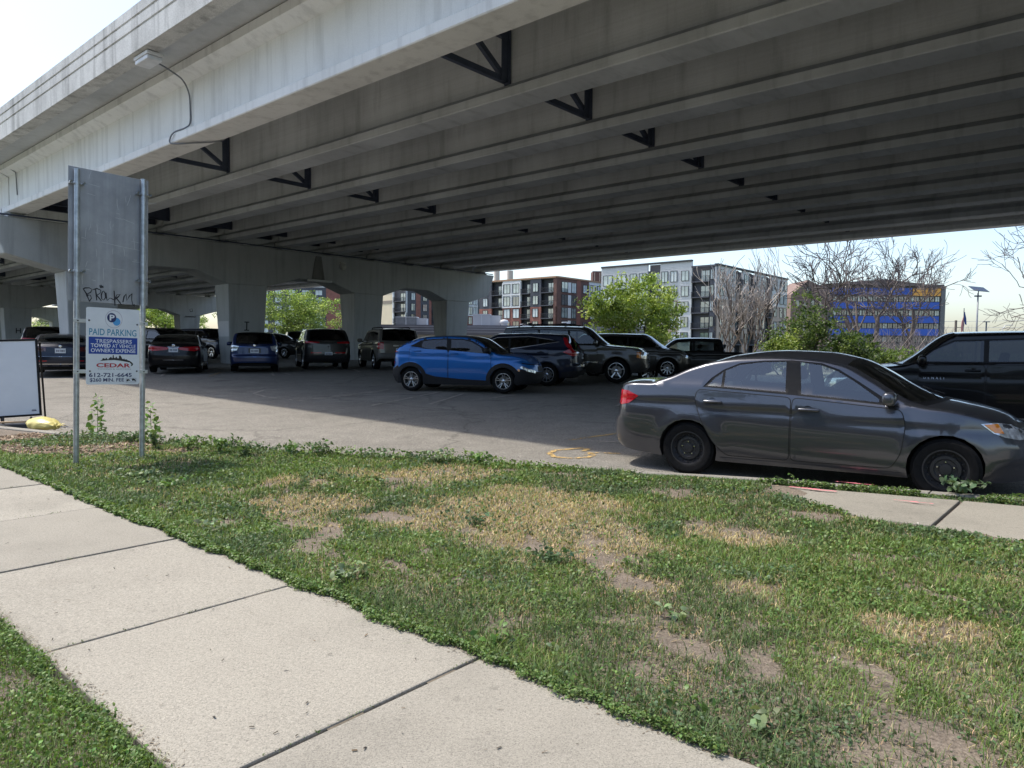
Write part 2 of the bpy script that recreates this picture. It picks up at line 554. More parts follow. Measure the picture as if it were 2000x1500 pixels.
def slab(name, poly, parent, m, thick=0.12, bev=0.008, up=0.0):
    """paving slab: polygon in (u, v), follows the slope"""
    bm = bmesh.new()
    P = [W(u, v) for u, v in poly]
    vs = [bm.verts.new((p.x, p.y, float(rise(p.x, p.y)) + up)) for p in P]
    f = bm.faces.new(vs)
    bm.normal_update()
    if f.normal.z < 0: f.normal_flip()
    r = bmesh.ops.extrude_face_region(bm, geom=[f])
    for g in r['geom']:
        if isinstance(g, bmesh.types.BMVert): g.co.z -= thick
    bmesh.ops.recalc_face_normals(bm, faces=bm.faces)
    ed = [e for e in bm.edges if all(abs(v.co.z - (float(rise(v.co.x, v.co.y)) + up)) < 1e-4 for v in e.verts)]
    bmesh.ops.bevel(bm, geom=ed, offset=bev, segments=2, profile=0.5, affect='EDGES')
    me = bpy.data.meshes.new(name); bm.to_mesh(me); bm.free()
    me.materials.append(m)
    return link(name, me, parent)

walk = empty('sidewalk', kind='structure')
uj = [2.17 + 1.503 * k for k in range(-5, 15)]
for a, b in zip(uj[:-1], uj[1:]):
    j = rnd.uniform(-0.004, 0.004)
    slab('slab', [(a + 0.011, 0.99), (b - 0.011, 0.99), (b - 0.011, 2.305), (a + 0.011, 2.305)], walk, M_WALK, up=j)
jf = MB()
for u_ in uj[1:-1]:
    for k in range(8):
        va, vb = .99 + 1.315 * k / 8, .99 + 1.315 * (k + 1) / 8
        q = [W(u_ - .0115, va), W(u_ + .0115, va), W(u_ + .0115, vb), W(u_ - .0115, vb)]
        jf.add([(p.x, p.y, float(rise(p.x, p.y)) - .009 - .006 * ((k * 7) % 3)) for p in q], [(0, 1, 2, 3)])
link('joint_soil', jf.mesh('joint_soil', [mat('joint_dirt', (.13, .11, .082), .95, 0, .3, 40)]), walk)
walk2 = empty('kerbside_walk', kind='structure')
def kw(u): return kerb_v(u) - 0.20
slab('slab', [(1.17, 6.56), (1.60, 6.47), (2.1, 6.72), (2.50, 7.0), (3.3, 7.06), (2.7, kw(2.7)), (2.0, kw(2.0)), (1.17, kw(1.17))], walk2, M_WALK, up=-0.012)
slab('slab', [(2.78, 7.06), (3.4, 6.98), (4.15, 6.70), (4.15, kw(4.15)), (3.5, kw(3.5)), (2.78, kw(2.78))], walk2, M_WALK, up=-0.006)
for a, b in ((-0.35, 1.15), (-1.87, -0.37), (-3.4, -1.89), (-4.9, -3.42), (-6.4, -4.92), (-7.9, -6.42)):
    slab('slab', [(a + 0.01, 6.5), (b - 0.01, 6.5), (b - 0.01, kw(b)), (a + 0.01, kw(a))], walk2, M_WALK, up=rnd.uniform(-.016, -.008))

kerb = empty('kerb', kind='structure')
def kerb_stone(ua, ub):
    n = 5
    us = np.linspace(ua + 0.008, ub - 0.008, n)
    bm = bmesh.new()
    rows = []
    for u in us:
        va = kerb_v(u)
        p, q = W(u, va), W(u, va + 0.15)
        z = float(rise(p.x, p.y)) + 0.005
        zl = z - 0.25
        rows.append([bm.verts.new((p.x, p.y, zl)), bm.verts.new((p.x, p.y, z - 0.012)), bm.verts.new((p.x + (q.x - p.x) * 0.09, p.y + (q.y - p.y) * 0.09, z)),
                     bm.verts.new((p.x + (q.x - p.x) * 0.8, p.y + (q.y - p.y) * 0.8, z)), bm.verts.new((q.x, q.y, z - 0.03)), bm.verts.new((q.x + (q.x - p.x) * 0.15, q.y + (q.y - p.y) * 0.15, zl))])
    for r0, r1 in zip(rows[:-1], rows[1:]):
        for k in range(5): bm.faces.new((r0[k], r1[k], r1[k + 1], r0[k + 1]))
    bm.faces.new(rows[0]); bm.faces.new(rows[-1][::-1])
    bmesh.ops.recalc_face_normals(bm, faces=bm.faces)
    me = bpy.data.meshes.new('kerb_stone'); bm.to_mesh(me); bm.free(); me.materials.append(M_KERB)
    link('kerb_stone', me, kerb)
ks = list(np.arange(-8, 14.0, 1.35)) + [14.4]
for a, b in zip(ks[:-1], ks[1:]): kerb_stone(float(a), float(b))

# worn paint strokes on the lot
def worn(name, col, cover):
    t = NT(name)
    n = t.noise(26, 5, 0.75)
    n2 = t.noise(3, 3, 0.6)
    mm = t.n('ShaderNodeMath', operation='MULTIPLY_ADD'); t.l(n2, mm.inputs[0]); mm.inputs[1].default_value = 0.7; t.l(n, mm.inputs[2])
    f = t.ramp(mm.outputs[0], [(cover, 0.0), (cover + 0.12, 1.0)])
    t.l(t.ramp(n, [(0.3, tuple(np.array(col) * 0.8)), (0.7, col)]), t.b.inputs['Base Color'])
    t.b.inputs['Roughness'].default_value = 0.85
    t.l(f, t.b.inputs['Alpha'])
    return t.m
M_YEL = worn('worn_yellow_paint', (0.52, 0.35, 0.13), 0.78)
M_FADE = worn('faded_line_paint', (0.42, 0.38, 0.32), 0.72)
M_PINK = worn('pink_spray', (0.75, 0.22, 0.26), 0.70)
def ribbon(pts, w, zoff):
    vs, fs = [], []
    P = []
    for a, b in zip(pts[:-1], pts[1:]):
        n = max(2, int(math.dist(a, b) / 0.15))
        P += [(a[0] + (b[0] - a[0]) * i / n, a[1] + (b[1] - a[1]) * i / n) for i in range(n)]
    P.append(pts[-1])
    for i, p in enumerate(P):
        a, b = P[max(0, i - 1)], P[min(len(P) - 1, i + 1)]
        d = Vector((b[0] - a[0], b[1] - a[1])).normalized()
        for s in (-1, 1):
            x, y = p[0] - d.y * w / 2 * s, p[1] + d.x * w / 2 * s
            vs.append((x, y, lotz_s(x, y) + zoff))
    for i in range(len(P) - 1): fs.append((2 * i, 2 * i + 2, 2 * i + 3, 2 * i + 1))
    return vs, fs
marks = empty('lot_markings', kind='structure')
STROKES = [
    ('Y', [(0.91, 11.1), (1.34, 11.51), (2.6, 12.6)], 0.09), ('F', [(1.21, 11.07), (2.2, 10.76)], 0.05),
    ('Y', [(0.84, 10.23), (0.63, 10.13), (0.53, 9.86), (0.58, 9.58), (0.8, 9.48), (1.05, 9.57), (1.14, 9.77), (1.08, 9.98)], 0.08),
    ('Y', [(0.84, 10.23), (1.02, 10.33), (1.12, 10.24), (1.02, 10.06)], 0.07), ('Y', [(1.0, 9.72), (1.2, 9.94), (1.53, 9.87)], 0.06),
    ('F', [(-4.82, 16.69), (-6.15, 17.74), (-6.82, 18.7), (-6.89, 19.66), (-6.43, 20.24)], 0.07), ('F', [(-5.37, 16.89), (-4.58, 17.61), (-3.62, 19.66)], 0.08),
    ('F', [(-3.16, 15.91), (-1.99, 19.66)], 0.08), ('F', [(-1.89, 16.35), (-1.31, 19.09)], 0.08), ('F', [(-1.0, 17.28), (0.14, 18.92)], 0.08),
    ('F', [(-4.56, 18.03), (-3.5, 20.19)], 0.06), ('Y', [(-10.74, 25.14), (-11.33, 27.56)], 0.10), ('F', [(-6.83, 30.51), (-6.17, 28.69)], 0.10),
    ('F', [(-8.7, 27.2), (-8.24, 26.38)], 0.10), ('F', [(-9.21, 16.67), (-8.82, 16.83)], 0.04), ('F', [(2.4, 16.2), (4.2, 21.5)], 0.09), ('F', [(5.2, 15.2), (7.4, 20.5)], 0.09), ('F', [(-12.3, 24.9), (-13.2, 27.0)], 0.09), ('F', [(-8.6, 25.6), (-9.6, 28.3)], 0.09), ('F', [(-3.9, 26.5), (-5.0, 29.3)], 0.09), ('F', [(-14.9, 21.9), (-16.6, 24.6)], 0.09)]
for i, (k, pts, w) in enumerate(STROKES):
    vs, fs = ribbon(pts, w, 0.006 + 0.0012 * i)
    me = mesh_np('painted_line', vs, fs, M_YEL if k == 'Y' else M_FADE)
    link('painted_line', me, marks)
# pink survey spray on the kerb and the little walk
sp = MB()
for (x, y), (a, b), zz in (((3.62, 7.42), (0.16, 0.025), 0.012), ((3.05, 7.12), (0.2, 0.04), 0.006), ((3.75, 6.55), (0.14, 0.02), 0.006)):
    pts = [(x + a * math.cos(w) + 0.02 * math.sin(5 * w) - b * 0.4 * math.sin(w), y - a * 0.6 * math.cos(w) + b * math.sin(w)) for w in np.linspace(0, 2 * math.pi, 14)[:-1]]
    sp.add([(p[0], p[1], zz) for p in pts], [tuple(range(len(pts)))])
link('spray_mark', sp.mesh('spray_mark', [M_PINK]), walk2)

# ---------------------------------------------------------------- overpass
OV = empty('highway_overpass', (0, 0, 0), math.atan2(VY, VX), 'long grey concrete highway overpass crossing above the parked cars', 'bridge')
PIERS = [-4.3, 33.7, 71.7, 109.7]
SP = 38.0
GB = 6.51                       # underside of the girders
gp = [(0.02, 0), (0.68, 0), (0.70, 0.02), (0.70, 0.19), (0.44, 0.37), (0.44, 1.46), (0.78, 1.60), (0.78, 1.80), (-0.08, 1.80), (-0.08, 1.60), (0.26, 1.46), (0.26, 0.37), (0, 0.19), (0, 0.02)]
def girder_mesh(L):
    n = len(gp); seg = 20
    vs, fs = [], []
    for i in range(seg + 1):
        y = L * i / seg
        vs += [(a, y, z) for a, z in gp]
    for i in range(seg):
        for k in range(n):
            a, b = i * n + k, i * n + (k + 1) % n
            fs.append((a, b, b + n, a + n))
    fs.append(tuple(range(n))); fs.append(tuple(range(seg * n, seg * n + n))[::-1])
    me = mesh_np('girder', vs, fs, M_GIRDER)
    bm = bmesh.new(); bm.from_mesh(me); bmesh.ops.recalc_face_normals(bm, faces=bm.faces); bm.to_mesh(me); bm.free()
    return me
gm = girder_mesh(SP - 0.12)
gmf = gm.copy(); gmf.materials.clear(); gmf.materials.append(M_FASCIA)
GV = [8.10 + 2.95 * i for i in range(10)]
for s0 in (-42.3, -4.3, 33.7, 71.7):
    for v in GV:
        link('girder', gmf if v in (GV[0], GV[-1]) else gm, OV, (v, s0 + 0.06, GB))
U0, U1 = -42.3, 109.7
d = MB(); d.box(7.25, 36.35, U0, U1, GB + 1.83, GB + 2.05)
d.build('deck_slab', [M_DECK], OV)
h = MB()
for v in GV: h.box(v + 0.06, v + 0.64, U0, U1, GB + 1.80, GB + 1.835)
h.build('haunch', [M_DECK], OV)
pz = GB + 1.66
pp = [(6.90, pz), (7.27, pz), (7.27, pz + 0.22), (8.0, pz + 0.17), (8.0, pz + 0.40), (7.22, pz + 0.40), (7.16, pz + 1.06), (6.92, pz + 1.06), (6.90, pz + 1.04), (6.90, pz + .815), (6.935, pz + .805), (6.935, pz + .765), (6.90, pz + .755),
      (6.90, pz + .535), (6.935, pz + .525), (6.935, pz + .485), (6.90, pz + .475)]
def sweep(name, prof, m, parent, u0=U0, u1=U1, seg=30):
    n = len(prof); vs, fs = [], []
    for i in range(seg + 1):
        y = u0 + (u1 - u0) * i / seg
        vs += [(a, y, z) for a, z in prof]
    for i in range(seg):
        for k in range(n):
            a, b = i * n + k, i * n + (k + 1) % n
            fs.append((a, b, b + n, a + n))
    fs.append(tuple(range(n))); fs.append(tuple(range(seg * n, seg * n + n))[::-1])
    me = mesh_np(name, vs, fs, m)
    bm = bmesh.new(); bm.from_mesh(me); bmesh.ops.recalc_face_normals(bm, faces=bm.faces); bm.to_mesh(me); bm.free()
    return link(name, me, parent)
sweep('parapet', pp, M_PARAPET, OV)
sweep('parapet', [(43.6 - a, z) for a, z in pp], M_PARAPET, OV)
# steel cross frames between neighbouring girders
def frame_mesh():
    b = MB()
    x0, x1 = 0.46, 2.95 + 0.24
    b.box(x0, x0 + 0.02, -0.09, 0.09, 0.36, 1.46); b.box(x1 - 0.02, x1, -0.09, 0.09, 0.36, 1.46)
    b.box(x0 + 0.02, x0 + 0.17, -0.012, 0.012, 0.40, 1.44); b.box(x1 - 0.19, x1 - 0.02, -0.012, 0.012, 0.40, 1.44)
    for (a, za), (c, zc), w in (((x0, 0.47), (x1, 0.47), 0.12), ((x0, 1.36), (x1, 1.36), 0.10), (((x0 + x1) / 2, 1.36), (x1, 0.5), 0.11), (((x0 + x1) / 2, 1.36), (x0, 0.5), 0.11)):
        ang = math.atan2(zc - za, c - a); L = math.hypot(c - a, zc - za)
        M = Matrix.Translation((a, 0.03, za)) @ Matrix.Rotation(-ang, 4, 'Y')
        b.box(0, L, 0, 0.012, -w / 2, w / 2, M=M); b.box(0, L, 0, 0.10, -w / 2, -w / 2 + 0.012, M=M)
    return b.mesh('cross_frame', [M_STEEL])
fm = frame_mesh()
def diaphragm_mesh():
    b = MB()
    b.box(0.45, 3.19, -0.02, 0.02, 0.5, 1.4); b.box(0.45, 3.19, -0.1, 0.1, 0.48, 0.5); b.box(0.45, 3.19, -0.1, 0.1, 1.4, 1.42)
    for x in (0.47, 1.82, 3.15): b.box(x, x + 0.02, -0.1, -0.021, 0.501, 1.399); b.box(x, x + 0.02, 0.021, 0.1, 0.501, 1.399)
    return b.mesh('end_diaphragm', [M_STEEL])
dm = diaphragm_mesh()
for v in GV[:-1]:
    for s0 in (-4.3, 33.7, 71.7):
        for fr in (14.3, 26.1) if s0 < 0 else (12.7, 25.3):
            link('cross_frame', fm, OV, (v, s0 + fr, GB))
    for p in PIERS[:3]:
        for du in (-0.75, 0.75):
            link('end_diaphragm', dm, OV, (v, p + du, GB))
bb = MB(); bb.bbox(0.12, 0.58, -0.2, 0.2, -0.07, 0.0, 0.008); bb.bbox(0.05, 0.65, -0.27, 0.27, -0.18, -0.07, 0.01)
bm_ = bb.mesh('bearing', [M_PIER])
for p in PIERS[:3]:
    for v in GV:
        for du in (-0.42, 0.42): link('bearing', bm_, OV, (v, p + du, GB))

# piers
CV = [11.1, 18.05, 25.45, 32.6]
def pier(u, label):
    P = empty('bridge_pier', (0, 0, 0), math.atan2(VY, VX), label, 'bridge pier', 'piers of the overpass')
    T, H1, H2, H3 = 6.33, 1.42, 1.93, 1.40
    prof = [(7.45, T), (36.0, T), (35.45, T - H1)]
    for c in reversed(CV):
        prof += [(c + 1.06, T - H2), (c - 1.06, T - H2)]
        if c > 12: prof += [(c - 2.6, T - H3), (c - 4.55, T - H3)]
    prof.append((7.98, T - H1))
    prof = prof[::-1]
    b = MB()
    M = Matrix(((1, 0, 0, 0), (0, 0, 1, 0), (0, 1, 0, 0), (0, 0, 0, 1)))
    b.prism(prof, u - 0.72, u + 0.72, M=M)
    cap = b.build('cap', [M_PIER], P)
    bv = cap.modifiers.new('bevel', 'BEVEL'); bv.width = 0.03; bv.segments = 1
    for i, c in enumerate(CV):
        base = W(u, c)
        zb = lotz(base.x, base.y) - 0.3
        q = MB()
        wt, wb, tt, tb = 1.03, 0.86, 0.70, 0.46
        zt = T - H2 + 0.01
        vs = [(c - wb, u - tb, zb), (c + wb, u - tb, zb), (c + wb, u + tb, zb), (c - wb, u + tb, zb), (c - wt, u - tt, zt), (c + wt, u - tt, zt), (c + wt, u + tt, zt), (c - wt, u + tt, zt)]
        q.add(vs, [(0, 3, 2, 1), (4, 5, 6, 7), (0, 1, 5, 4), (1, 2, 6, 5), (2, 3, 7, 6), (3, 0, 4, 7)])
        o = q.build('column', [M_PIER], P)
        bv = o.modifiers.new('bevel', 'BEVEL'); bv.width = 0.03; bv.segments = 1
    return P
pier(-4.3, 'overpass pier out past the dark grey sedan and black sport utility vehicle')
P1 = pier(33.7, 'nearest overpass pier, rising behind the blue hatchback and the row of parked rears')
P2 = pier(71.7, 'second overpass pier, seen through the openings of the nearest pier')
pier(109.7, 'farthest overpass pier, dim beyond the second pier')
# service pipe, lamps, stencil marks on the nearest pier
b = MB(); b.tube([(7.6, 32.93, 6.39), (35.8, 32.93, 6.39)], 0.035, 6); b.build('conduit', [M_STEEL], P1)
b = MB(); b.lathe([(0.0, 0.0), (0.17, 0.0), (0.19, -0.06), (0.16, -0.14), (0.09, -0.19), (0, -0.2)], 16, axis='y', cx=23.6, cy=32.97, cz=5.80); b.box(23.42, 23.78, 32.86, 32.975, 5.97, 6.05)
b.build('lamp', [mat('lamp_dome', (0.5, 0.5, 0.47), 0.4)], P1, smooth_f=False)
b = MB(); b.bbox(21.35, 22.75, 32.70, 32.95, 4.84, 4.95, 0.02); b.build('strip_lamp', [mat('lamp_diffuser', (0.6, 0.62, 0.62), 0.4)], P1)
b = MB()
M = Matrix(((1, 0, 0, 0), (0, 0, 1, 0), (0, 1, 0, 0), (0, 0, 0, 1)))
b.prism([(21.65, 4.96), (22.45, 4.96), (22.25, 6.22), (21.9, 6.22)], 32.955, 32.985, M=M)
b.build('dark_wedge_panel', [concrete('dark_grey_concrete', (0.22, 0.225, 0.22), 0.3, 0.3)], P1)  # thin dark tapered panel on the cap face
for c, k in ((18.05, 0), (11.1, 1)):
    pb = MB(); t0 = 0.86 + 0.17 * 0.37
    pb.add([(c - 0.926, 33.2, 1.85), (c - 0.962, 33.13, 2.6), (c - 0.962, 34.27, 2.6), (c - 0.926, 34.2, 1.85)], [(0, 1, 2, 3)])
    if k == 0: pb.build('paint_patch', [concrete('fresh_grey_paint', (0.6, 0.61, 0.62), 0.08, 0.1)], P1)

def text_mesh(s, size, m, font_scale=(1, 1), align='CENTER', bold=0.0, spacing=1.0, extrude=0.0):
    cu = bpy.data.curves.new('lettering', 'FONT')
    cu.body = s; cu.size = size; cu.align_x = align; cu.offset = bold; cu.space_character = spacing; cu.extrude = extrude
    cu.resolution_u = 4
    o = bpy.data.objects.new('tmp', cu); COL.objects.link(o)
    bpy.context.view_layer.update()
    me = bpy.data.meshes.new_from_object(o.evaluated_get(bpy.context.evaluated_depsgraph_get()))
    bpy.data.objects.remove(o); bpy.data.curves.remove(cu)
    me.name = 'lettering'
    me.transform(Matrix.Diagonal((font_scale[0], font_scale[1], 1, 1)))
    me.materials.clear(); me.materials.append(m)
    return me
M_STENCIL = mat('stencil_black', (0.03, 0.03, 0.032), 0.8)
for s, P, v, u, z in (('I', P1, 18.05, 33.7, 2.15), ('H', P2, 18.05, 71.7, 2.3)):
    me = text_mesh(s, 0.62, M_STENCIL, bold=0.006)
    if s == 'I':
        bx = MB(); bx.box(-0.03, 0.03, 0, 0.005, 0, 0.45); bx.box(-0.13, 0.13, 0, 0.006, 0, 0.05); bx.box(-0.13, 0.13, 0, 0.006, 0.4, 0.45)
        link('stencil_letter', bx.mesh('stencil_letter', [M_STENCIL]), P, (v - 0.05, u - 0.60, z), (RAD(4), 0, 0))
    else:
        link('stencil_letter', me, P, (v, u - 0.595, z), (RAD(94), 0, 0))

# graffiti and rust drips on the second pier's outer column
def strokes_mesh(strokes, w, m, name):
    """flat pen strokes in local xy"""
    vs, fs = [], []
    for st in strokes:
        b0 = len(vs)
        n = len(st)
        for i, p in enumerate(st):
            a, b = st[max(0, i - 1)], st[min(n - 1, i + 1)]
            d = Vector((b[0] - a[0], b[1] - a[1]))
            d = d.normalized() if d.length > 1e-6 else Vector((1, 0))
            ww = w * (0.75 + 0.25 * math.sin(i * 1.7))
            vs += [(p[0] - d.y * ww / 2, p[1] + d.x * ww / 2, 0), (p[0] + d.y * ww / 2, p[1] - d.x * ww / 2, 0)]
        for i in range(n - 1): fs.append((b0 + 2 * i, b0 + 2 * i + 1, b0 + 2 * i + 3, b0 + 2 * i + 2))
    me = mesh_np(name, vs, fs, m)
    return me
r_ = random.Random(3)
scr = []
for k in range(9):
    x0 = -0.8 + k * 0.19
    scr.append([(x0 + r_.uniform(-.08, .08), r_.uniform(0.0, 0.25)), (x0 + r_.uniform(-.1, .1), r_.uniform(0.4, 0.7)), (x0 + r_.uniform(-.05, .2), r_.uniform(0.2, 0.8))])
scr.append([(-0.9, 0.9), (-0.6, 0.2), (-0.3, 0.0)]); scr.append([(0.9, 0.8), (0.6, 0.3), (0.4, -0.1)])
link('graffiti', strokes_mesh(scr, 0.035, M_STENCIL, 'graffiti'), P2, (32.6, 71.05, 1.7), (RAD(91), 0, 0))
sc2 = [[(-0.6, 0), (0.5, 0.04)], [(-0.5, 0.08), (0.6, 0.06)], [(0.0, 0.55), (0.25, 0.6), (0.2, 0.85), (-0.05, 0.8), (0, 0.55)]]
link('graffiti', strokes_mesh(sc2, 0.06, M_STENCIL, 'graffiti'), P2, (32.6, 70.97, 4.2), (RAD(91), 0, 0))

# lamp box under the deck edge with its conduit
FL = empty('flood_light', (0, 0, 0), math.atan2(VY, VX), 'white box floodlight hanging under the deck edge of the overpass', 'light')
b = MB(); b.bbox(7.02, 7.36, 17.25, 17.95, pz - 0.20, pz - 0.105, 0.02); b.bbox(7.0, 7.38, 17.22, 17.98, pz - 0.10, pz - 0.02, 0.015)
b.build('housing', [mat('lamp_housing', (0.62, 0.63, 0.64), 0.4)], FL)
b = MB(); b.box(7.1, 7.3, 17.3, 17.9, pz - 0.02, pz - 0.002); b.build('mounting_plate', [M_STEEL], FL)
cd = MB()
def spline(P, n=6):
    P = [Vector(p) for p in P]; out = []
    for i in range(len(P) - 1):
        a, b, c, d = P[max(0, i - 1)], P[i], P[i + 1], P[min(len(P) - 1, i + 2)]
        for k in range(n):
            t = k / n
            out.append(.5 * (2 * b + (c - a) * t + (2 * a - 5 * b + 4 * c - d) * t * t + (3 * b - a - 3 * c + d) * t ** 3))
    return out + [P[-1]]
cd.tube(spline([(7.36, 17.55, pz - .13), (7.75, 17.75, pz - .15), (8.1, 17.88, pz - .24), (8.29, 17.95, pz - .5), (8.33, 17.98, pz - .85), (8.33, 18.0, GB + .45), (8.22, 18.05, GB + .31), (8.07, 18.3, GB + .22), (8.05, 18.5, GB + .1), (8.08, 18.45, GB - .03), (8.4, 17.9, GB - .04), (8.74, 17.3, GB - .03), (8.86, 17.1, GB + .1)]), 0.019, 8)
cd.build('conduit', [mat('conduit_grey', (0.17, 0.18, 0.2), 0.5, 0.4)], FL, smooth_f=True)
CD2 = MB(); CD2.tube([(8.1, 32.6, GB + 1.6), (8.3, 32.5, GB + 1.45), (8.33, 32.5, GB + 0.6)], 0.019, 8)
CD2.build('conduit', [mat('conduit_grey', (0.17, 0.18, 0.2), 0.5, 0.4)], OV, smooth_f=True)
# ---------------------------------------------------------------- vehicles
def pchip(pts):
    x = np.array([p[0] for p in pts], float); y = np.array([p[1] for p in pts], float)
    h = np.diff(x); d = np.diff(y) / h
    m = np.zeros(len(x))
    for i in range(1, len(x) - 1):
        if d[i - 1] * d[i] > 0:
            w1, w2 = 2 * h[i] + h[i - 1], h[i] + 2 * h[i - 1]
            m[i] = (w1 + w2) / (w1 / d[i - 1] + w2 / d[i])
    m[0], m[-1] = d[0], d[-1]
    def f(q):
        q = np.clip(np.asarray(q, float), x[0], x[-1])
        i = np.clip(np.searchsorted(x, q) - 1, 0, len(x) - 2)
        t = (q - x[i]) / h[i]
        return ((2 * t ** 3 - 3 * t ** 2 + 1) * y[i] + (t ** 3 - 2 * t ** 2 + t) * h[i] * m[i] + (-2 * t ** 3 + 3 * t ** 2) * y[i + 1] + (t ** 3 - t ** 2) * h[i] * m[i + 1])
    return f

def lin(pts):
    x = [p[0] for p in pts]; y = [p[1] for p in pts]
    return lambda q: np.interp(q, x, y)

def in_poly(px, pz, poly):
    poly = np.asarray(poly)
    r = np.zeros(len(px), bool)
    x0, z0 = poly[:, 0], poly[:, 1]
    x1, z1 = np.roll(x0, -1), np.roll(z0, -1)
    for a, b, c, d in zip(x0, z0, x1, z1):
        k = (b > pz) != (d > pz)
        with np.errstate(divide='ignore', invalid='ignore'):
            xx = (c - a) * (pz - b) / (d - b + 1e-15) + a
        r ^= k & (px < xx)
    return r

def densify(poly, step):
    out = []
    n = len(poly)
    for i in range(n):
        a, b = poly[i], poly[(i + 1) % n]
        k = max(1, int(math.dist(a, b) / step))
        out += [(a[0] + (b[0] - a[0]) * j / k, a[1] + (b[1] - a[1]) * j / k) for j in range(k)]
    return out

def round_poly(poly, r=0.03, n=3):
    """rounds the corners of a polygon"""
    out = []
    N = len(poly)
    for i in range(N):
        p0, p, p1 = Vector(poly[i - 1]), Vector(poly[i]), Vector(poly[(i + 1) % N])
        a, b = (p0 - p), (p1 - p)
        rr = min(r, a.length * 0.45, b.length * 0.45)
        A, B = p + a.normalized() * rr, p + b.normalized() * rr
        for k in range(n + 1):
            t = k / n
            q = A * (1 - t) ** 2 + p * 2 * t * (1 - t) + B * t * t
            out.append((q.x, q.y))
    return out

def grow(poly, d):
    """moves a polygon's edge outwards by d"""
    P = [Vector(p) for p in poly]
    n = len(P)
    area = sum(P[i].x * P[(i + 1) % n].y - P[(i + 1) % n].x * P[i].y for i in range(n))
    s = 1 if area > 0 else -1
    out = []
    for i in range(n):
        t = (P[(i + 1) % n] - P[i - 1])
        if t.length < 1e-9: out.append(poly[i]); continue
        t.normalize()
        out.append((P[i].x + t.y * d * s, P[i].y - t.x * d * s))
    return out

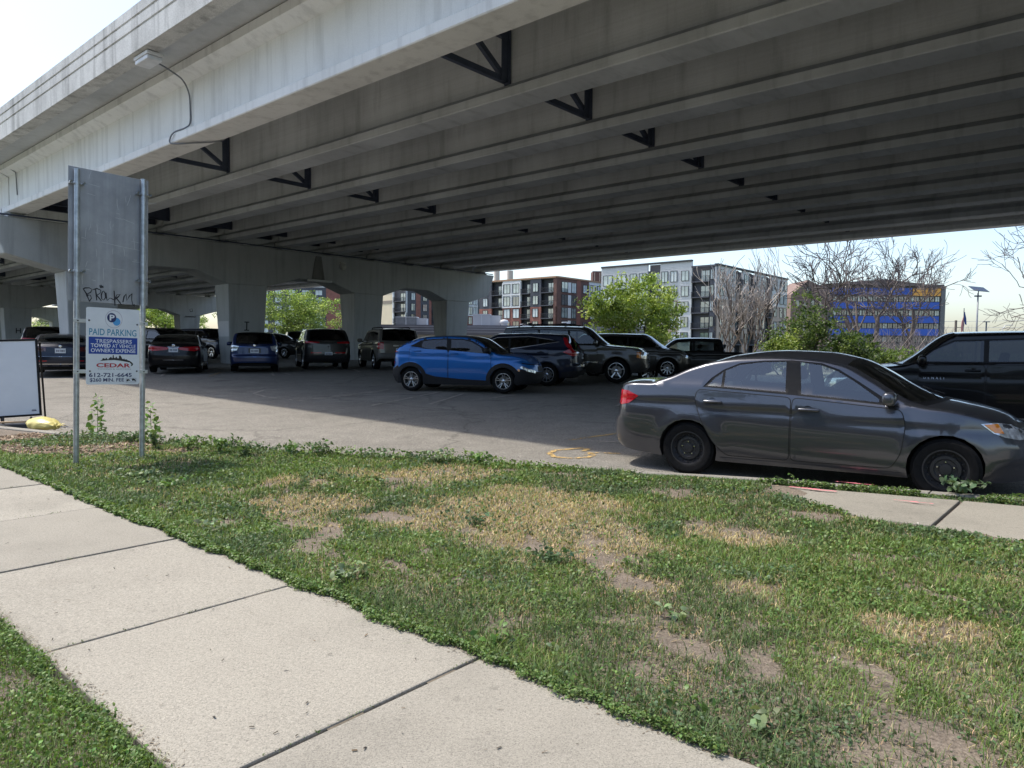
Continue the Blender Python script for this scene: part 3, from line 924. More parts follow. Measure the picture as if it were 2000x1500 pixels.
class Shell:
    """the skin of a car: a skirt S(t, z) that follows the plan outline from tail to nose, and a top sheet"""
    def __init__(self, s):
        self.s = s
        W_ = s['W']
        self.xf, self.xr = s['xf'], s['xr']
        af, ar = s.get('af', 0.62), s.get('ar', 0.5)
        ef, er = s.get('ef', 2.7), s.get('er', 3.2)
        self.zs, self.zb, self.zt, self.zc = pchip(s['sill']), pchip(s['belt']), pchip(s['rail']), pchip(s['top'])
        self.lean = lin(s['lean']) if 'lean' in s else (lambda x: np.full_like(np.asarray(x, float), 0.34))
        self.fp, self.rp = lin(s['fprof']), lin(s['rprof'])
        th = np.linspace(0, math.pi / 2, 160)
        fx = self.xf - af + af * np.sin(th) ** (2 / ef); fy = W_ * np.cos(th) ** (2 / ef)
        rx = self.xr + ar - ar * np.sin(th) ** (2 / er); ry = W_ * np.cos(th) ** (2 / er)
        X = np.concatenate([rx[::-1], fx]); Y = np.concatenate([ry[::-1], fy])
        wv = s.get('waist', 0.0)          # slight plan curvature
        Y = Y * (1 - wv * ((X - 0.0) / 2.3) ** 2)
        seg = np.hypot(np.diff(X), np.diff(Y)); T = np.concatenate([[0], np.cumsum(seg)])
        # make t equal x on the straight part
        i0 = len(rx) - 1
        T = T - T[i0] + X[i0]
        keep = np.concatenate([[True], np.diff(T) > 1e-7])
        self.T, self.X, self.Y = T[keep], X[keep], Y[keep]
        dx, dy = np.gradient(self.X, self.T), np.gradient(self.Y, self.T)
        L = np.hypot(dx, dy) + 1e-9
        self.NX, self.NY = -dy / L, dx / L          # outward normal for the +y side
        self.t0, self.t1 = self.T[0], self.T[-1]
    def plan(self, t):
        i = lambda a: np.interp(t, self.T, a)
        return i(self.X), i(self.Y), i(self.NX), i(self.NY)
    def S(self, t, z, off=0.0):
        t = np.asarray(t, float); z = np.asarray(z, float)
        x, y, nx, ny = self.plan(t)
        L = np.hypot(nx, ny) + 1e-9; nx, ny = nx / L, ny / L
        s = self.s
        zs, zb, zt = self.zs(x), self.zb(x), self.zt(x)
        q = np.clip((z - zs) / np.maximum(zb - zs, 0.05), -0.5, 1)
        tk = s.get('tuck', 0.055)
        d = tk * np.clip(1 - q / 0.42, 0, 2) ** 2 + s.get('shoulder', 0.035) * np.clip((q - 0.5) / 0.5, 0, 1) ** 2
        # character line
        cl = s.get('crease')
        if cl: 
            zc = np.interp(x, [c[0] for c in cl], [c[1] for c in cl])
            d = d + s.get('crease_d', 0.012) * np.exp(-((z - zc + 0.05) / 0.045) ** 2) - 0.004 * np.exp(-((z - zc - 0.02) / 0.03) ** 2)
        up = np.clip(z - zb, 0, None)
        d = d + self.lean(x) * up + 0.012 * np.clip(up / 0.03, 0, 1)
        wf = np.where(x > 0, nx * nx, 0.0); wr = np.where(x < 0, nx * nx, 0.0)
        d = d * (1 - wf - wr) + self.fp(z) * wf + self.rp(z) * wr
        r = s.get('round', 0.055)
        k = np.clip((z - (zt - r)) / r, 0, 0.94)
        d = d + r * (1 - np.sqrt(1 - k * k))
        # swelling round the wheels
        for xc in s['axles']:
            dd = np.hypot(x - xc, z - s['R'])
            d = d - s.get('flare', 0.012) * np.exp(-((dd - s['arch']) / 0.10) ** 2)
        d = d - off
        return np.stack([x - nx * d, np.maximum(y - ny * d, 0.0), z], -1)
    def N(self, t, z):
        e = 0.004
        t = np.asarray(t, float); z = np.asarray(z, float)
        z0 = self.zt(self.plan(t)[0]); zp = self.zt(self.plan(t + e)[0]); zm = self.zt(self.plan(t - e)[0])
        g = np.clip(1 - (z0 - z) / 0.25, 0, 1)          # follow the upper edge close to it
        a = self.S(t + e, z + (zp - z0) * g) - self.S(t - e, z + (zm - z0) * g)
        b = self.S(t, z) - self.S(t, z - 2 * e)
        n = np.cross(a, b)
        n = n / (np.linalg.norm(n, axis=-1, keepdims=True) + 1e-12)
        # outward on the +y side
        x, y, nx, ny = self.plan(t)
        sg = np.sign(n[..., 0] * nx + n[..., 1] * ny)
        sg[sg == 0] = 1
        return n * sg[..., None]
    def panel(self, outer, holes=(), off=0.0, lattice=0.07, step=0.05, extra=()):
        """triangulates a region of the skirt; returns verts, tris, normals for the +y side"""
        pts, edges = [], []
        def addloop(lp):
            lp = densify(lp, step)
            b = len(pts)
            pts.extend(lp)
            edges.extend([(b + i, b + (i + 1) % len(lp)) for i in range(len(lp))])
        addloop(outer)
        for h in holes: addloop(h)
        pts.extend(extra)
        o = np.asarray(outer)
        xs = np.arange(o[:, 0].min(), o[:, 0].max(), lattice); zs = np.arange(o[:, 1].min(), o[:, 1].max(), lattice)
        if len(xs) > 1 and len(zs) > 1:
            gx, gz = np.meshgrid(xs, zs)
            gx = gx + lattice * 0.5 * (np.arange(len(zs))[:, None] % 2)
            gx, gz = gx.ravel(), gz.ravel()
            k = in_poly(gx, gz, outer)
            for h in holes: k &= ~in_poly(gx, gz, h)
            B = np.asarray(pts)
            gx, gz = gx[k], gz[k]
            if len(gx):
                dist = np.min(np.hypot(gx[:, None] - B[None, :, 0], gz[:, None] - B[None, :, 1]), axis=1)
                kk = dist > lattice * 0.4
                pts.extend(zip(gx[kk].tolist(), gz[kk].tolist()))
        res = delaunay_2d_cdt([Vector(p) for p in pts], edges, [], 0, 1e-6)
        V = np.array([(p.x, p.y) for p in res[0]])
        F = np.array([f for f in res[2] if len(f) == 3])
        c = V[F].mean(1)
        k = in_poly(c[:, 0], c[:, 1], outer)
        for h in holes: k &= ~in_poly(c[:, 0], c[:, 1], h)
        F = F[k]
        # winding ccw in (t,z)
        a, b, d = V[F[:, 0]], V[F[:, 1]], V[F[:, 2]]
        ar = (b[:, 0] - a[:, 0]) * (d[:, 1] - a[:, 1]) - (d[:, 0] - a[:, 0]) * (b[:, 1] - a[:, 1])
        F[ar > 0] = F[ar > 0][:, ::-1]       # +y side seen from outside
        return self.S(V[:, 0], V[:, 1], off), F, self.N(V[:, 0], V[:, 1])

class Skin:
    """gathers panels into one mesh with custom normals"""
    def __init__(self): self.v = []; self.f = []; self.n = []; self.m = []; self.c = 0
    def add(self, V, F, N, mi=0, side=1):
        V = V.copy(); N = N.copy(); F = F.copy()
        if side < 0:
            V[:, 1] *= -1; N[:, 1] *= -1; F = F[:, ::-1]
        self.v.append(V); self.n.append(N); self.f.append(F + self.c); self.m += [mi] * len(F); self.c += len(V)
    def mesh(self, name, mats):
        V = np.concatenate(self.v); F = np.concatenate(self.f); N = np.concatenate(self.n)
        return mesh_np(name, V, F.tolist(), mats, self.m, True, N)

def arch_pts(xc, R, r, zlow, n=14, back=False):
    """points along a wheel arch from rear to front at sill height zlow"""
    a0 = math.asin(np.clip((zlow - R) / r, -1, 1))
    a0 = max(a0, -0.35)
    th = np.linspace(math.pi - a0, a0, n)
    return [(xc + r * math.cos(a), R + r * math.sin(a)) for a in th]

WHEELS = {}
def wheel(parent, kind, R, w, loc, side, rim_r=None):
    """tyre mesh with its rim as a child; side +1 faces +y"""
    key = (kind, R, w, rim_r)
    if key not in WHEELS:
        rr = rim_r or R * 0.66
        b = MB()
        hw = w / 2
        prof = [(rr - 0.012, -hw * 0.86), (rr, -hw * 0.98), (rr + (R - rr) * .5, -hw * 1.05), (R - 0.035, -hw * 0.98), (R - 0.008, -hw * 0.80)]
        ng = 4
        xs = np.linspace(-hw * 0.74, hw * 0.74, ng * 3 + 1)
        for i, x in enumerate(xs):
            g = (i % 3 == 2)
            prof.append((R - (0.009 if g else 0.0), x))
        prof += [(R - 0.008, hw * 0.80), (R - 0.035, hw * 0.98), (rr + (R - rr) * .72, hw * 1.04), (rr + (R - rr) * .68, hw * 1.055), (rr + (R - rr) * .5, hw * 1.05), (rr + (R - rr) * .2, hw * 1.02), (rr, hw * 0.98), (rr - 0.012, hw * 0.86)]
        b.lathe(prof, 40)
        tm = b.mesh('tyre', [M_RUBBER], True)
        q = MB()
        o = hw * 0.72
        if kind == 'steel':
            q.lathe([(rr, hw * .97), (rr - .014, hw * .97), (rr - .02, hw * .7), (rr - .05, hw * .38), (rr * .70, hw * .44), (rr * .66, hw * .58), (rr * .52, hw * .60), (rr * .46, hw * .46), (rr * .3, hw * .46), (rr * .26, hw * .62), (rr * .15, hw * .64), (0.001, hw * .64)], 40, 0)
            q.lathe([(rr - .012, -hw * .9), (rr - .03, -hw * .8), (rr - .03, hw * .4)], 40, 0)
            for k in range(16):                          # ring of vent holes
                a = 2 * math.pi * k / 16
                q.lathe([(0.0, hw * .63), (0.014, hw * .615)], 8, 1, cx=math.cos(a) * rr * .775, cz=math.sin(a) * rr * .775)
            for k in range(5):
                a = 2 * math.pi * k / 5 + 0.3
                q.lathe([(0.012, hw * .46), (0.012, hw * .60), (0.008, hw * .66), (0.0, hw * .66)], 8, 2, cx=math.cos(a) * rr * .37, cz=math.sin(a) * rr * .37)
            mats = [mat('black_steel_wheel', (0.022, 0.022, 0.024), 0.4, 0.0, 0.2, 20, spec=.5), M_DARK, M_CHROME]
        else:
            q.lathe([(rr, hw * .98), (rr - .016, hw * .99), (rr - .024, hw * .8), (rr - .03, -hw * .8)], 40, 0)
            q.lathe([(rr - .03, -hw * .2), (0.02, -hw * .2)], 32, 1)       # dark brake behind
            q.lathe([(rr * .62, -hw * .12), (rr * .62, -hw * .05), (0.02, -hw * .05)], 32, 3)
            ns = {'five': 5, 'split': 5, 'six': 6, 'ten': 10}[kind]
            for k in range(ns):
                for dlt, wd in (((-0.17, .030), (0.17, .030)) if kind == 'split' else ((0, .058 if kind == 'five' else (.05 if kind == 'six' else .03)),)):
                    a = 2 * math.pi * k / ns + math.pi / 2
                    a_in, a_out = a + dlt * 0.55, a + dlt
                    r0, r1 = rr * .16, rr - .014
                    p0 = Vector((math.cos(a_in) * r0, 0, math.sin(a_in) * r0)); p1 = Vector((math.cos(a_out) * r1, 0, math.sin(a_out) * r1))
                    dd = (p1 - p0).normalized(); sd = Vector((-dd.z, 0, dd.x))
                    vs = []
                    for p, ww, yy in ((p0, wd * .8, o), (p1, wd * 1.05, hw * .93)):
                        vs += [p - sd * ww / 2 + Vector((0, yy - .05, 0)), p - sd * ww * .36 + Vector((0, yy, 0)), p + sd * ww * .36 + Vector((0, yy, 0)), p + sd * ww / 2 + Vector((0, yy - .05, 0))]
                    q.add(vs, [(0, 1, 5, 4), (1, 2, 6, 5), (2, 3, 7, 6), (0, 4, 7, 3)], 0)
            q.lathe([(rr * .24, o - .03), (rr * .22, o + .004), (rr * .12, o + .01), (0.001, o + .012)], 20, 0)
            for k in range(5):
                a = 2 * math.pi * k / 5
                q.lathe([(0.009, o + .004), (0.0, o + .012)], 6, 1, cx=math.cos(a) * rr * .17, cz=math.sin(a) * rr * .17)
            mats = [M_ALLOY, M_DARK, M_CHROME, mat('brake_disc', (0.25, 0.24, 0.23), 0.4, 0.8)]
        rm = q.mesh('rim', mats, True)
        bmx = bmesh.new(); bmx.from_mesh(rm); bmesh.ops.recalc_face_normals(bmx, faces=bmx.faces); bmx.to_mesh(rm); bmx.free()
        rm.set_sharp_from_angle(angle=RAD(35))
        bmx = bmesh.new(); bmx.from_mesh(tm); bmesh.ops.recalc_face_normals(bmx, faces=bmx.faces); bmx.to_mesh(tm); bmx.free()
        WHEELS[key] = (tm, rm)
    tm, rm = WHEELS[key]
    t = link('tyre', tm, parent, loc, (0, 0, 0 if side > 0 else math.pi))
    link('rim', rm, t)
    return t

def lerp_poly(poly, n=6):
    return densify(poly, 0.05)

def build_car(name, label, cat, spec, pmat_, loc, heading, group=None, wheel_kind='five', glass_m=None, side_detail=(1, -1), seats=False, skirt_trim=None, wheel_w=0.215):
    """one vehicle: an Empty on the ground between its axles with the body, doors, glass, lamps and wheels as parts"""
    s = spec
    root = empty(name, loc, math.atan2(heading[1], heading[0]), label, cat, group)
    sh = Shell(s)
    gm_ = glass_m or glass('car_glass', (0.42, 0.48, 0.46))
    R, arch, ax = s['R'], s['arch'], s['axles']
    # ---- outline of the skirt in (t, z)
    low = []
    ts = np.linspace(sh.t0, sh.t1, 120)
    def zsill(t): return float(sh.zs(sh.plan(np.array([t]))[0])[0])
    cur = sh.t0
    pts = []
    for xc in sorted(ax):
        pts += [(t, zsill(t)) for t in np.arange(cur, xc - arch - 0.02, 0.09)]
        pts += arch_pts(xc, R, arch, zsill(xc))
        cur = xc + arch + 0.03
    pts += [(t, zsill(t)) for t in np.arange(cur, sh.t1, 0.09)] + [(sh.t1, zsill(sh.t1))]
    topz = lambda t: float(sh.zt(sh.plan(np.array([t]))[0])[0])
    tt = np.unique(np.concatenate([np.linspace(sh.t0, sh.t1, 190), np.array(s.get('stations', [])), s['windshield'], s['backlight']]))
    outline = pts + [(t, topz(t)) for t in tt[::-1]]
    dlo = s['dlo']
    rr_ = np.array([(t, topz(t) - d) for d in (.007, .018, .032, .05) for t in tt[2:-2]])
    ok_ = in_poly(rr_[:, 0], rr_[:, 1], outline) & ~in_poly(rr_[:, 0], rr_[:, 1], grow(dlo, .006)) & ~in_poly(rr_[:, 0], rr_[:, 1], grow(dlo, -.006))
    rows = [tuple(map(float, p)) for p in rr_[ok_]]
    skin = Skin()
    for sd in (1, -1):
        skin.add(*sh.panel(outline, [dlo], 0.0, 0.07, 0.10, rows), 0, sd)
    # seams round doors, dark recess lines
    doors = s.get('doors', [])
    for sd in (1, -1):
        for dp in doors:
            dp = round_poly(dp, 0.06)
            skin.add(*sh.panel(grow(dp, 0.005), [grow(dp, -0.005)], 0.0030, 1.0, 0.04), 1, sd)
    # ---- top sheet
    wsr = s['windshield']; bsr = s['backlight']
    st = list(tt)
    fr = [1.0, 0.965, 0.93, 0.90, 0.8, 0.65, 0.45, 0.22, 0.0]
    fr = fr + [-f for f in fr[-2::-1]]
    stn = np.array(st)
    xs = sh.plan(stn)[0]
    rail = sh.S(stn, sh.zt(xs))
    bow = pchip(s['bow'])(xs) if 'bow' in s else np.zeros_like(xs)
    zc = np.maximum(sh.zc(xs + bow), rail[:, 2] - 0.02)
    # bowed in plan: the centre of glass and bonnet edges leads the rail
    def cell(i, k):
        f = fr[k]
        z = rail[i, 2] + (zc[i] - rail[i, 2]) * (1 - abs(f) ** 2.2)
        return (rail[i, 0] + bow[i] * (1 - f * f), rail[i, 1] * f, z)
    TV = np.array([cell(i, k) for i in range(len(st)) for k in range(len(fr))])
    nk = len(fr)
    body_f, ws_f, bl_f, trim_f = [], [], [], []
    for i in range(len(st) - 1):
        tm = 0.5 * (st[i] + st[i + 1])
        for k in range(nk - 1):
            fm_ = 0.5 * (fr[k] + fr[k + 1])
            q = (i * nk + k, (i + 1) * nk + k, (i + 1) * nk + k + 1, i * nk + k + 1)
            if wsr[0] < tm < wsr[1] and abs(fm_) < s.get('glass_f', 0.93): ws_f.append(q)
            elif bsr[0] < tm < bsr[1] and abs(fm_) < s.get('glass_fr', 0.90): bl_f.append(q)
            else: body_f.append(q)
    # flip so that normals point up
    def up(fs): return [f[::-1] for f in fs]
    body_f, ws_f, bl_f = up(body_f), up(ws_f), up(bl_f)
    sv = skin.mesh('body', [pmat_, M_DARK])
    body = link('body', sv, root)
    roof_me = mesh_np('roof', TV, body_f, [s.get('roof_mat') or pmat_], None, True)
    # split bonnet, roof and boot lid by station
    a, b_, c_, d_ = bsr[0], bsr[1], wsr[0], wsr[1]
    def sub(fs, cond):
        return [f for f in fs if cond(0.25 * sum(stn[q // nk] for q in f))]
    def linkf(nm, fs, m, wm=None):
        if not fs: return None
        used = sorted(set(q for f in fs for q in f)); mp = {q: i for i, q in enumerate(used)}
        me = mesh_np(nm, TV[used], [tuple(mp[q] for q in f) for f in fs], m, None, True)
        return link(nm, me, root)
    bpy.data.meshes.remove(roof_me)
    rm_ = s.get('roof_mat') or pmat_
    cw = lambda f: d_ < 0.25 * sum(stn[q // nk] for q in f) < d_ + .11 and abs(np.mean([fr[q % nk] for q in f])) < .94
    linkf('cowl', [f for f in body_f if cw(f)], M_BLACKP)
    body_f = [f for f in body_f if not cw(f)]
    linkf('bonnet', sub(body_f, lambda t: t > d_), pmat_)
    linkf('roof', sub(body_f, lambda t: a <= t <= d_), rm_)
    if s.get('style') == 'pickup':
        pass
    linkf('boot_lid', sub(body_f, lambda t: t < a), pmat_)
    linkf('windscreen', ws_f, gm_)
    linkf('rear_window', bl_f, s.get('rear_glass') or gm_)
    # ---- side glass and its black surround
    for sd in (1, -1):
        sk = Skin(); sk.add(*sh.panel(dlo, s['panes'], -0.004), 0, sd)
        link('window_trim', sk.mesh('window_trim', [s.get('trim_mat') or M_BLACKP]), root)
        if s.get('chrome_belt'):
            sk = Skin(); sk.add(*sh.panel(grow(dlo, 0.012), [grow(dlo, -0.004)], 0.004, 1.0, 0.05), 0, sd)
            link('window_moulding', sk.mesh('window_moulding', [s['chrome_belt']]), root)
        for pn in s['panes']:
            sk = Skin(); sk.add(*sh.panel(pn, (), -0.006), 0, sd)
            link('side_window', sk.mesh('side_window', [s.get('pane_mat') or gm_]), root)
    # ---- doors, proud of the body, each with its handle
    for sd in (1, -1):
        for i, dp in enumerate(doors):
            sk = Skin(); sk.add(*sh.panel(grow(round_poly(dp, 0.06), -0.004), (), 0.004), 0, sd)
            dob = link('door', sk.mesh('door', [pmat_]), root)
            hx, hz = s['handles'][i]
            P = sh.S(np.array([hx]), np.array([hz]), 0.02)[0]
            hb = MB()
            hb.bbox(P[0] - 0.115, P[0] + 0.105, sd * P[1] - 0.017, sd * P[1] + 0.017, hz - 0.016, hz + 0.016, 0.013)
            hb.lathe([(0.05, 0.0), (0.035, 0.004), (0.0, 0.004)], 14, 1, cx=P[0] - 0.015, cy=sd * (P[1] - 0.021), cz=hz - 0.004)
            hb.build('handle', [s.get('handle_mat') or pmat_, M_DARK], dob, smooth_f=True)
    # ---- extra skin patches: lamps, cladding, bumpers, grille
    for nm, poly, off, m, *rest in s.get('patches', []):
        holes = rest[0] if rest else ()
        for sd in (1, -1):
            sk = Skin(); sk.add(*sh.panel(poly, holes, off, 0.05, 0.035), 0, sd)
            link(nm, sk.mesh(nm, [m]), root)
    # arch cladding rings
    if s.get('clad'):
        wcl = s['clad']
        for xc in ax:
            zl = zsill(xc)
            outer = arch_pts(xc, R, arch + wcl, zl, 18)
            inner = arch_pts(xc, R, arch, zl, 16)
            ring = outer + inner[::-1]
            for sd in (1, -1):
                sk = Skin(); sk.add(*sh.panel(ring, (), 0.012, 0.05, 0.035), 0, sd)
                link('arch_cladding', sk.mesh('arch_cladding', [s.get('clad_mat') or M_CLAD]), root)
    # ---- wheel wells and underbody
    wb = MB()
    for xc in ax:
        arcp = arch_pts(xc, R, arch, zsill(xc), 14)
        for sd in (1, -1):
            vs = []
            for (t, z) in arcp:
                P = sh.S(np.array([t]), np.array([z]))[0]
                vs += [(P[0], sd * (P[1] - 0.004), P[2]), (P[0], sd * (s['W'] - 0.36), P[2])]
            fs = [(2 * i, 2 * i + 1, 2 * i + 3, 2 * i + 2) for i in range(len(arcp) - 1)]
            b0 = len(vs)
            vs += [(xc, sd * (s['W'] - 0.36), R)]
            fs += [(2 * i + 1, b0, 2 * i + 3) for i in range(len(arcp) - 1)]
            wb.add(vs, fs, 0)
    zmid = max(zsill(a_) for a_ in ax)
    fl = s.get('floor', 0.42)
    wb.box(sh.xr + 0.25, sh.xf - 0.3, -(s['W'] - 0.37), s['W'] - 0.37, zmid + 0.0, fl)
    a1, a2 = sorted(ax)
    wb.box(a1 + arch + .03, a2 - arch - .03, -(s['W'] - 0.10), s['W'] - 0.10, zmid + 0.01, fl + 0.004)
    zdash = float(sh.zb(np.array([0.3]))[0])
    wb.box(wsr[0] + 0.15, wsr[1] + 0.1, -(s['W'] - 0.2), s['W'] - 0.2, fl + .01, zdash - 0.06)     # dashboard
    wb.box(sh.xr + 0.3, a1 + 0.05, -(s['W'] - 0.2), s['W'] - 0.2, fl + .01, zdash - 0.03)       # parcel shelf / load floor
    wb.build('underbody', [M_DARK], root)
    # ---- seats
    mseat = s.get('seat_mat') or mat('seat_dark', (0.03, 0.03, 0.032), 0.8)
    for x0, rows in ((0.12, 2), (-0.78, 2)):
        for sy in (0.36, -0.36):
            q = MB()
            q.bbox(x0 - 0.22, x0 + 0.28, sy - 0.24, sy + 0.24, fl + 0.01, fl + 0.24, 0.05)
            M = Matrix.Translation((x0 - 0.22, sy, fl + 0.2)) @ Matrix.Rotation(RAD(-14), 4, 'Y')
            q.bbox(-0.08, 0.06, -0.23, 0.23, 0, 0.55, 0.05, M=M)
            q.bbox(-0.06, 0.04, -0.13, 0.13, 0.60, 0.78, 0.04, M=M)
            q.build('seat', [mseat], root, smooth_f=True)
    q = MB()
    pts_ = [(0.58 + 0.19 * 0.35 * math.cos(w) * 0.5, 0.36 + 0.19 * math.sin(w), fl + 0.46 + 0.19 * 0.93 * math.cos(w)) for w in np.linspace(0, 2 * math.pi, 21)]
    q.tube(pts_, 0.014, 6); q.tube([(0.85, 0.36, fl + .36), (0.6, 0.36, fl + .46)], 0.03, 6)
    q.build('steering_wheel', [M_BLACKP], root, smooth_f=True)
    # ---- mirrors
    mx, mz, msz = s['mirror']
    for sd in (1, -1):
        P = sh.S(np.array([mx]), np.array([mz - 0.03]))[0]
        q = MB()
        y0 = P[1]
        vs = []
        for (t, sc) in ((0, .5), (0.06, .95), (0.5, 1.0), (0.9, .92), (1.0, .6)):
            for k in range(12):
                w = 2 * math.pi * k / 12
                cx, cz = math.cos(w), math.sin(w)
                ex = abs(cx) ** .7 * math.copysign(1, cx); ez = abs(cz) ** .7 * math.copysign(1, cz)
                vs.append((P[0] + 0.03 + ex * 0.065 * sc - 0.02 * t, sd * (y0 + 0.05 + t * 0.19 * msz), mz + 0.03 + ez * 0.075 * msz * sc))
        fs = []
        for i in range(4):
            for k in range(12):
                fs.append((i * 12 + k, i * 12 + (k + 1) % 12, (i + 1) * 12 + (k + 1) % 12, (i + 1) * 12 + k))
        fs += [tuple(range(12)), tuple(range(48, 60))]
        q.add(vs, fs, 0)
        q.box(P[0] - 0.01, P[0] + 0.07, min(sd * (y0 - 0.02), sd * (y0 + 0.08)), max(sd * (y0 - 0.02), sd * (y0 + 0.08)), mz - 0.05, mz - 0.01, 1)
        q.build('wing_mirror', [s.get('mirror_mat') or pmat_, M_BLACKP], root, smooth_f=True)
    # ---- wheels
    trk = s['W'] - wheel_w / 2 - 0.02
    for xc in ax:
        for sd in (1, -1):
            wheel(root, wheel_kind, s['Rt'], wheel_w, (xc, sd * trk, s['Rt']), sd, s.get('rim'))
    # ---- plates and badges at the tail
    if s.get('plate'):
        xz = s['plate']
        px = float(sh.S(np.array([sh.t0 + 0.01]), np.array([xz]))[0][0])
        q = MB(); q.box(px - 0.03, px - 0.012, -0.155, 0.155, xz - 0.08, xz + 0.08)
        pl = q.build('number_plate', [M_PLATE], root)
        q = MB()
        for i in range(6): q.box(px - 0.034, px - 0.0305, -0.12 + i * 0.042, -0.12 + i * 0.042 + (0.024 if i != 3 else 0.012), xz - 0.035, xz + 0.03)
        q.build('plate_characters', [M_INK], pl)
    for fn in s.get('extras', []):
        fn(root, sh, s)
    return root

def tail_box(nm, x0, x1, y0, y1, z0, z1, m, mirror=True, b=0.01):
    """a part at nose or tail, given in metres behind the skin"""
    def fn(root, sh, s):
        for sd in ((1, -1) if mirror else (1,)):
            q = MB(); q.bbox(x0, x1, min(sd * y0, sd * y1), max(sd * y0, sd * y1), z0, z1, b)
            q.build(nm, [m], root)
    return fn
# ---------------------------------------------------------------- the sedan in front
P_GREY = paint('paint_graphite', (0.062, 0.066, 0.080), 0.65, 0.28, 1.55)
P_BLUE = paint('paint_blue', (0.008, 0.115, 0.38), 0.3, 0.35, 1.4)
P_NAVY = paint('paint_dark_navy', (0.006, 0.010, 0.026), 0.3, 0.35, 1.36)
P_BLACK = paint('paint_black', (0.002, 0.002, 0.003), 0.0, 0.3, 1.24)
P_PRIUS = paint('paint_deep_blue', (0.008, 0.02, 0.075), 0.35, 0.35)
P_DGREY = paint('paint_dark_grey', (0.028, 0.029, 0.030), 0.45, 0.35, 1.4)
P_BRONZE = paint('paint_warm_grey', (0.045, 0.043, 0.040), 0.5, 0.36, 1.4)
P_TAN = paint('paint_pewter', (0.15, 0.14, 0.125), 0.45, 0.36)
P_SILVER = paint('paint_silver', (0.42, 0.43, 0.44), 0.5, 0.35)
P_WHITE = paint('paint_white', (0.62, 0.63, 0.63), 0.0, 0.35)
G_CLEAR = glass('car_glass_clear', (0.70, 0.78, 0.74), 0.07)
G_DARK = glass('car_glass_privacy', (0.10, 0.11, 0.11), 0.0)
G_MID = glass('car_glass', (0.42, 0.48, 0.46))

COROLLA = dict(W=0.885, xf=2.17, xr=-2.43, af=1.05, ar=0.5, ef=2.25, er=3.6, R=0.318, Rt=0.318, arch=0.352, axles=(-1.33, 1.33), waist=0.02,
    sill=[(-2.43, .30), (-1.9, .22), (-1.0, .19), (0.9, .20), (1.7, .20), (2.3, .22)],
    belt=[(-2.43, 1.06), (-1.2, 1.065), (-.15, 1.005), (.93, .925), (1.2, 0.95), (2.3, .9)],
    rail=[(-2.43, 1.01), (-2.32, 1.075), (-2.1, 1.09), (-1.85, 1.10), (-1.62, 1.165), (-1.35, 1.285), (-1.05, 1.372), (-.75, 1.412), (-.35, 1.427), (0, 1.412), (.32, 1.355), (.62, 1.195), (.95, .99), (1.1, .94), (1.35, .915), (1.75, .835), (2.05, .745), (2.22, .68), (2.3, .63)],
    top=[(-2.43, 1.03), (-2.33, 1.115), (-2.1, 1.13), (-1.95, 1.135), (-1.72, 1.155), (-1.35, 1.30), (-.9, 1.46), (-.35, 1.512), (.1, 1.497), (.45, 1.43), (1.30, 1.01), (1.45, .985), (1.8, .91), (2.1, .80), (2.25, .70), (2.3, .64)],
    bow=[(-2.43, 0), (-1.9, -.03), (-1.62, -.09), (-1.0, -.05), (-.3, 0), (.3, .06), (.98, .30), (1.2, .22), (1.6, .12), (2.1, 0), (2.3, 0)],
    lean=[(-2.3, .36), (0, .36), (2.3, .36)], tuck=.06, shoulder=.05, round=.05, flare=0.018,
    crease=[(-2.2, .93), (-1.0, .86), (1.0, .78), (2.0, .72)], crease_d=0.008,
    fprof=[(.15, .14), (.25, .05), (.40, .0), (.55, .015), (.66, .07), (.75, .14)],
    rprof=[(.25, .12), (.33, .03), (.5, .0), (.62, .0), (.655, .045), (.8, .075), (1.0, .10), (1.1, .13)],
    windshield=(.36, 1.0), backlight=(-1.68, -1.06), glass_fr=0.9,
    dlo=[(-1.17, 1.065), (-1.08, 1.175), (-.95, 1.272), (-.77, 1.352), (-.5, 1.386), (-.2, 1.395), (.12, 1.368), (.3, 1.302), (.5, 1.180), (.73, 1.03), (.90, .93), (-.15, 1.008)],
    panes=[[(-1.12, 1.08), (-1.04, 1.175), (-.955, 1.24), (-.955, 1.075)], [(-.925, 1.075), (-.925, 1.262), (-.77, 1.332), (-.5, 1.370), (-.255, 1.378), (-.235, 1.038)], [(-.105, 1.375), (.11, 1.347), (.29, 1.282), (.48, 1.165), (.71, 1.0), (.71, .968), (-.065, 1.022)]],
    doors=[[(-1.235, 1.035), (-1.255, .90), (-1.17, .68), (-1.02, .42), (-.87, .27), (-.172, .275), (-.165, .98)], [(-.150, .98), (-.157, .275), (.84, .285), (.93, .45), (.965, .74), (.925, .90)]],
    handles=[(-1.03, .895), (.03, .855)], mirror=(.80, .985, 1.0), rim=0.208, floor=0.36, seat_mat=mat('seat_grey', (0.23, 0.235, 0.24), 0.8),
    plate=.80)
def sedan_bits(root, sh, s):
    q = MB(); q.tube([(1.28, -.35, 1.025), (1.14, .12, 1.085), (1.05, .55, 1.095)], .009, 5); q.tube([(1.28, .25, 1.03), (1.17, .62, 1.045)], .009, 5); q.build('wiper', [M_BLACKP], root)
    q = MB(); q.tube([(-.95, 0, 1.46), (-1.12, 0, 1.62)], .005, 5); q.build('aerial', [M_BLACKP], root)
COROLLA['extras'] = [sedan_bits]
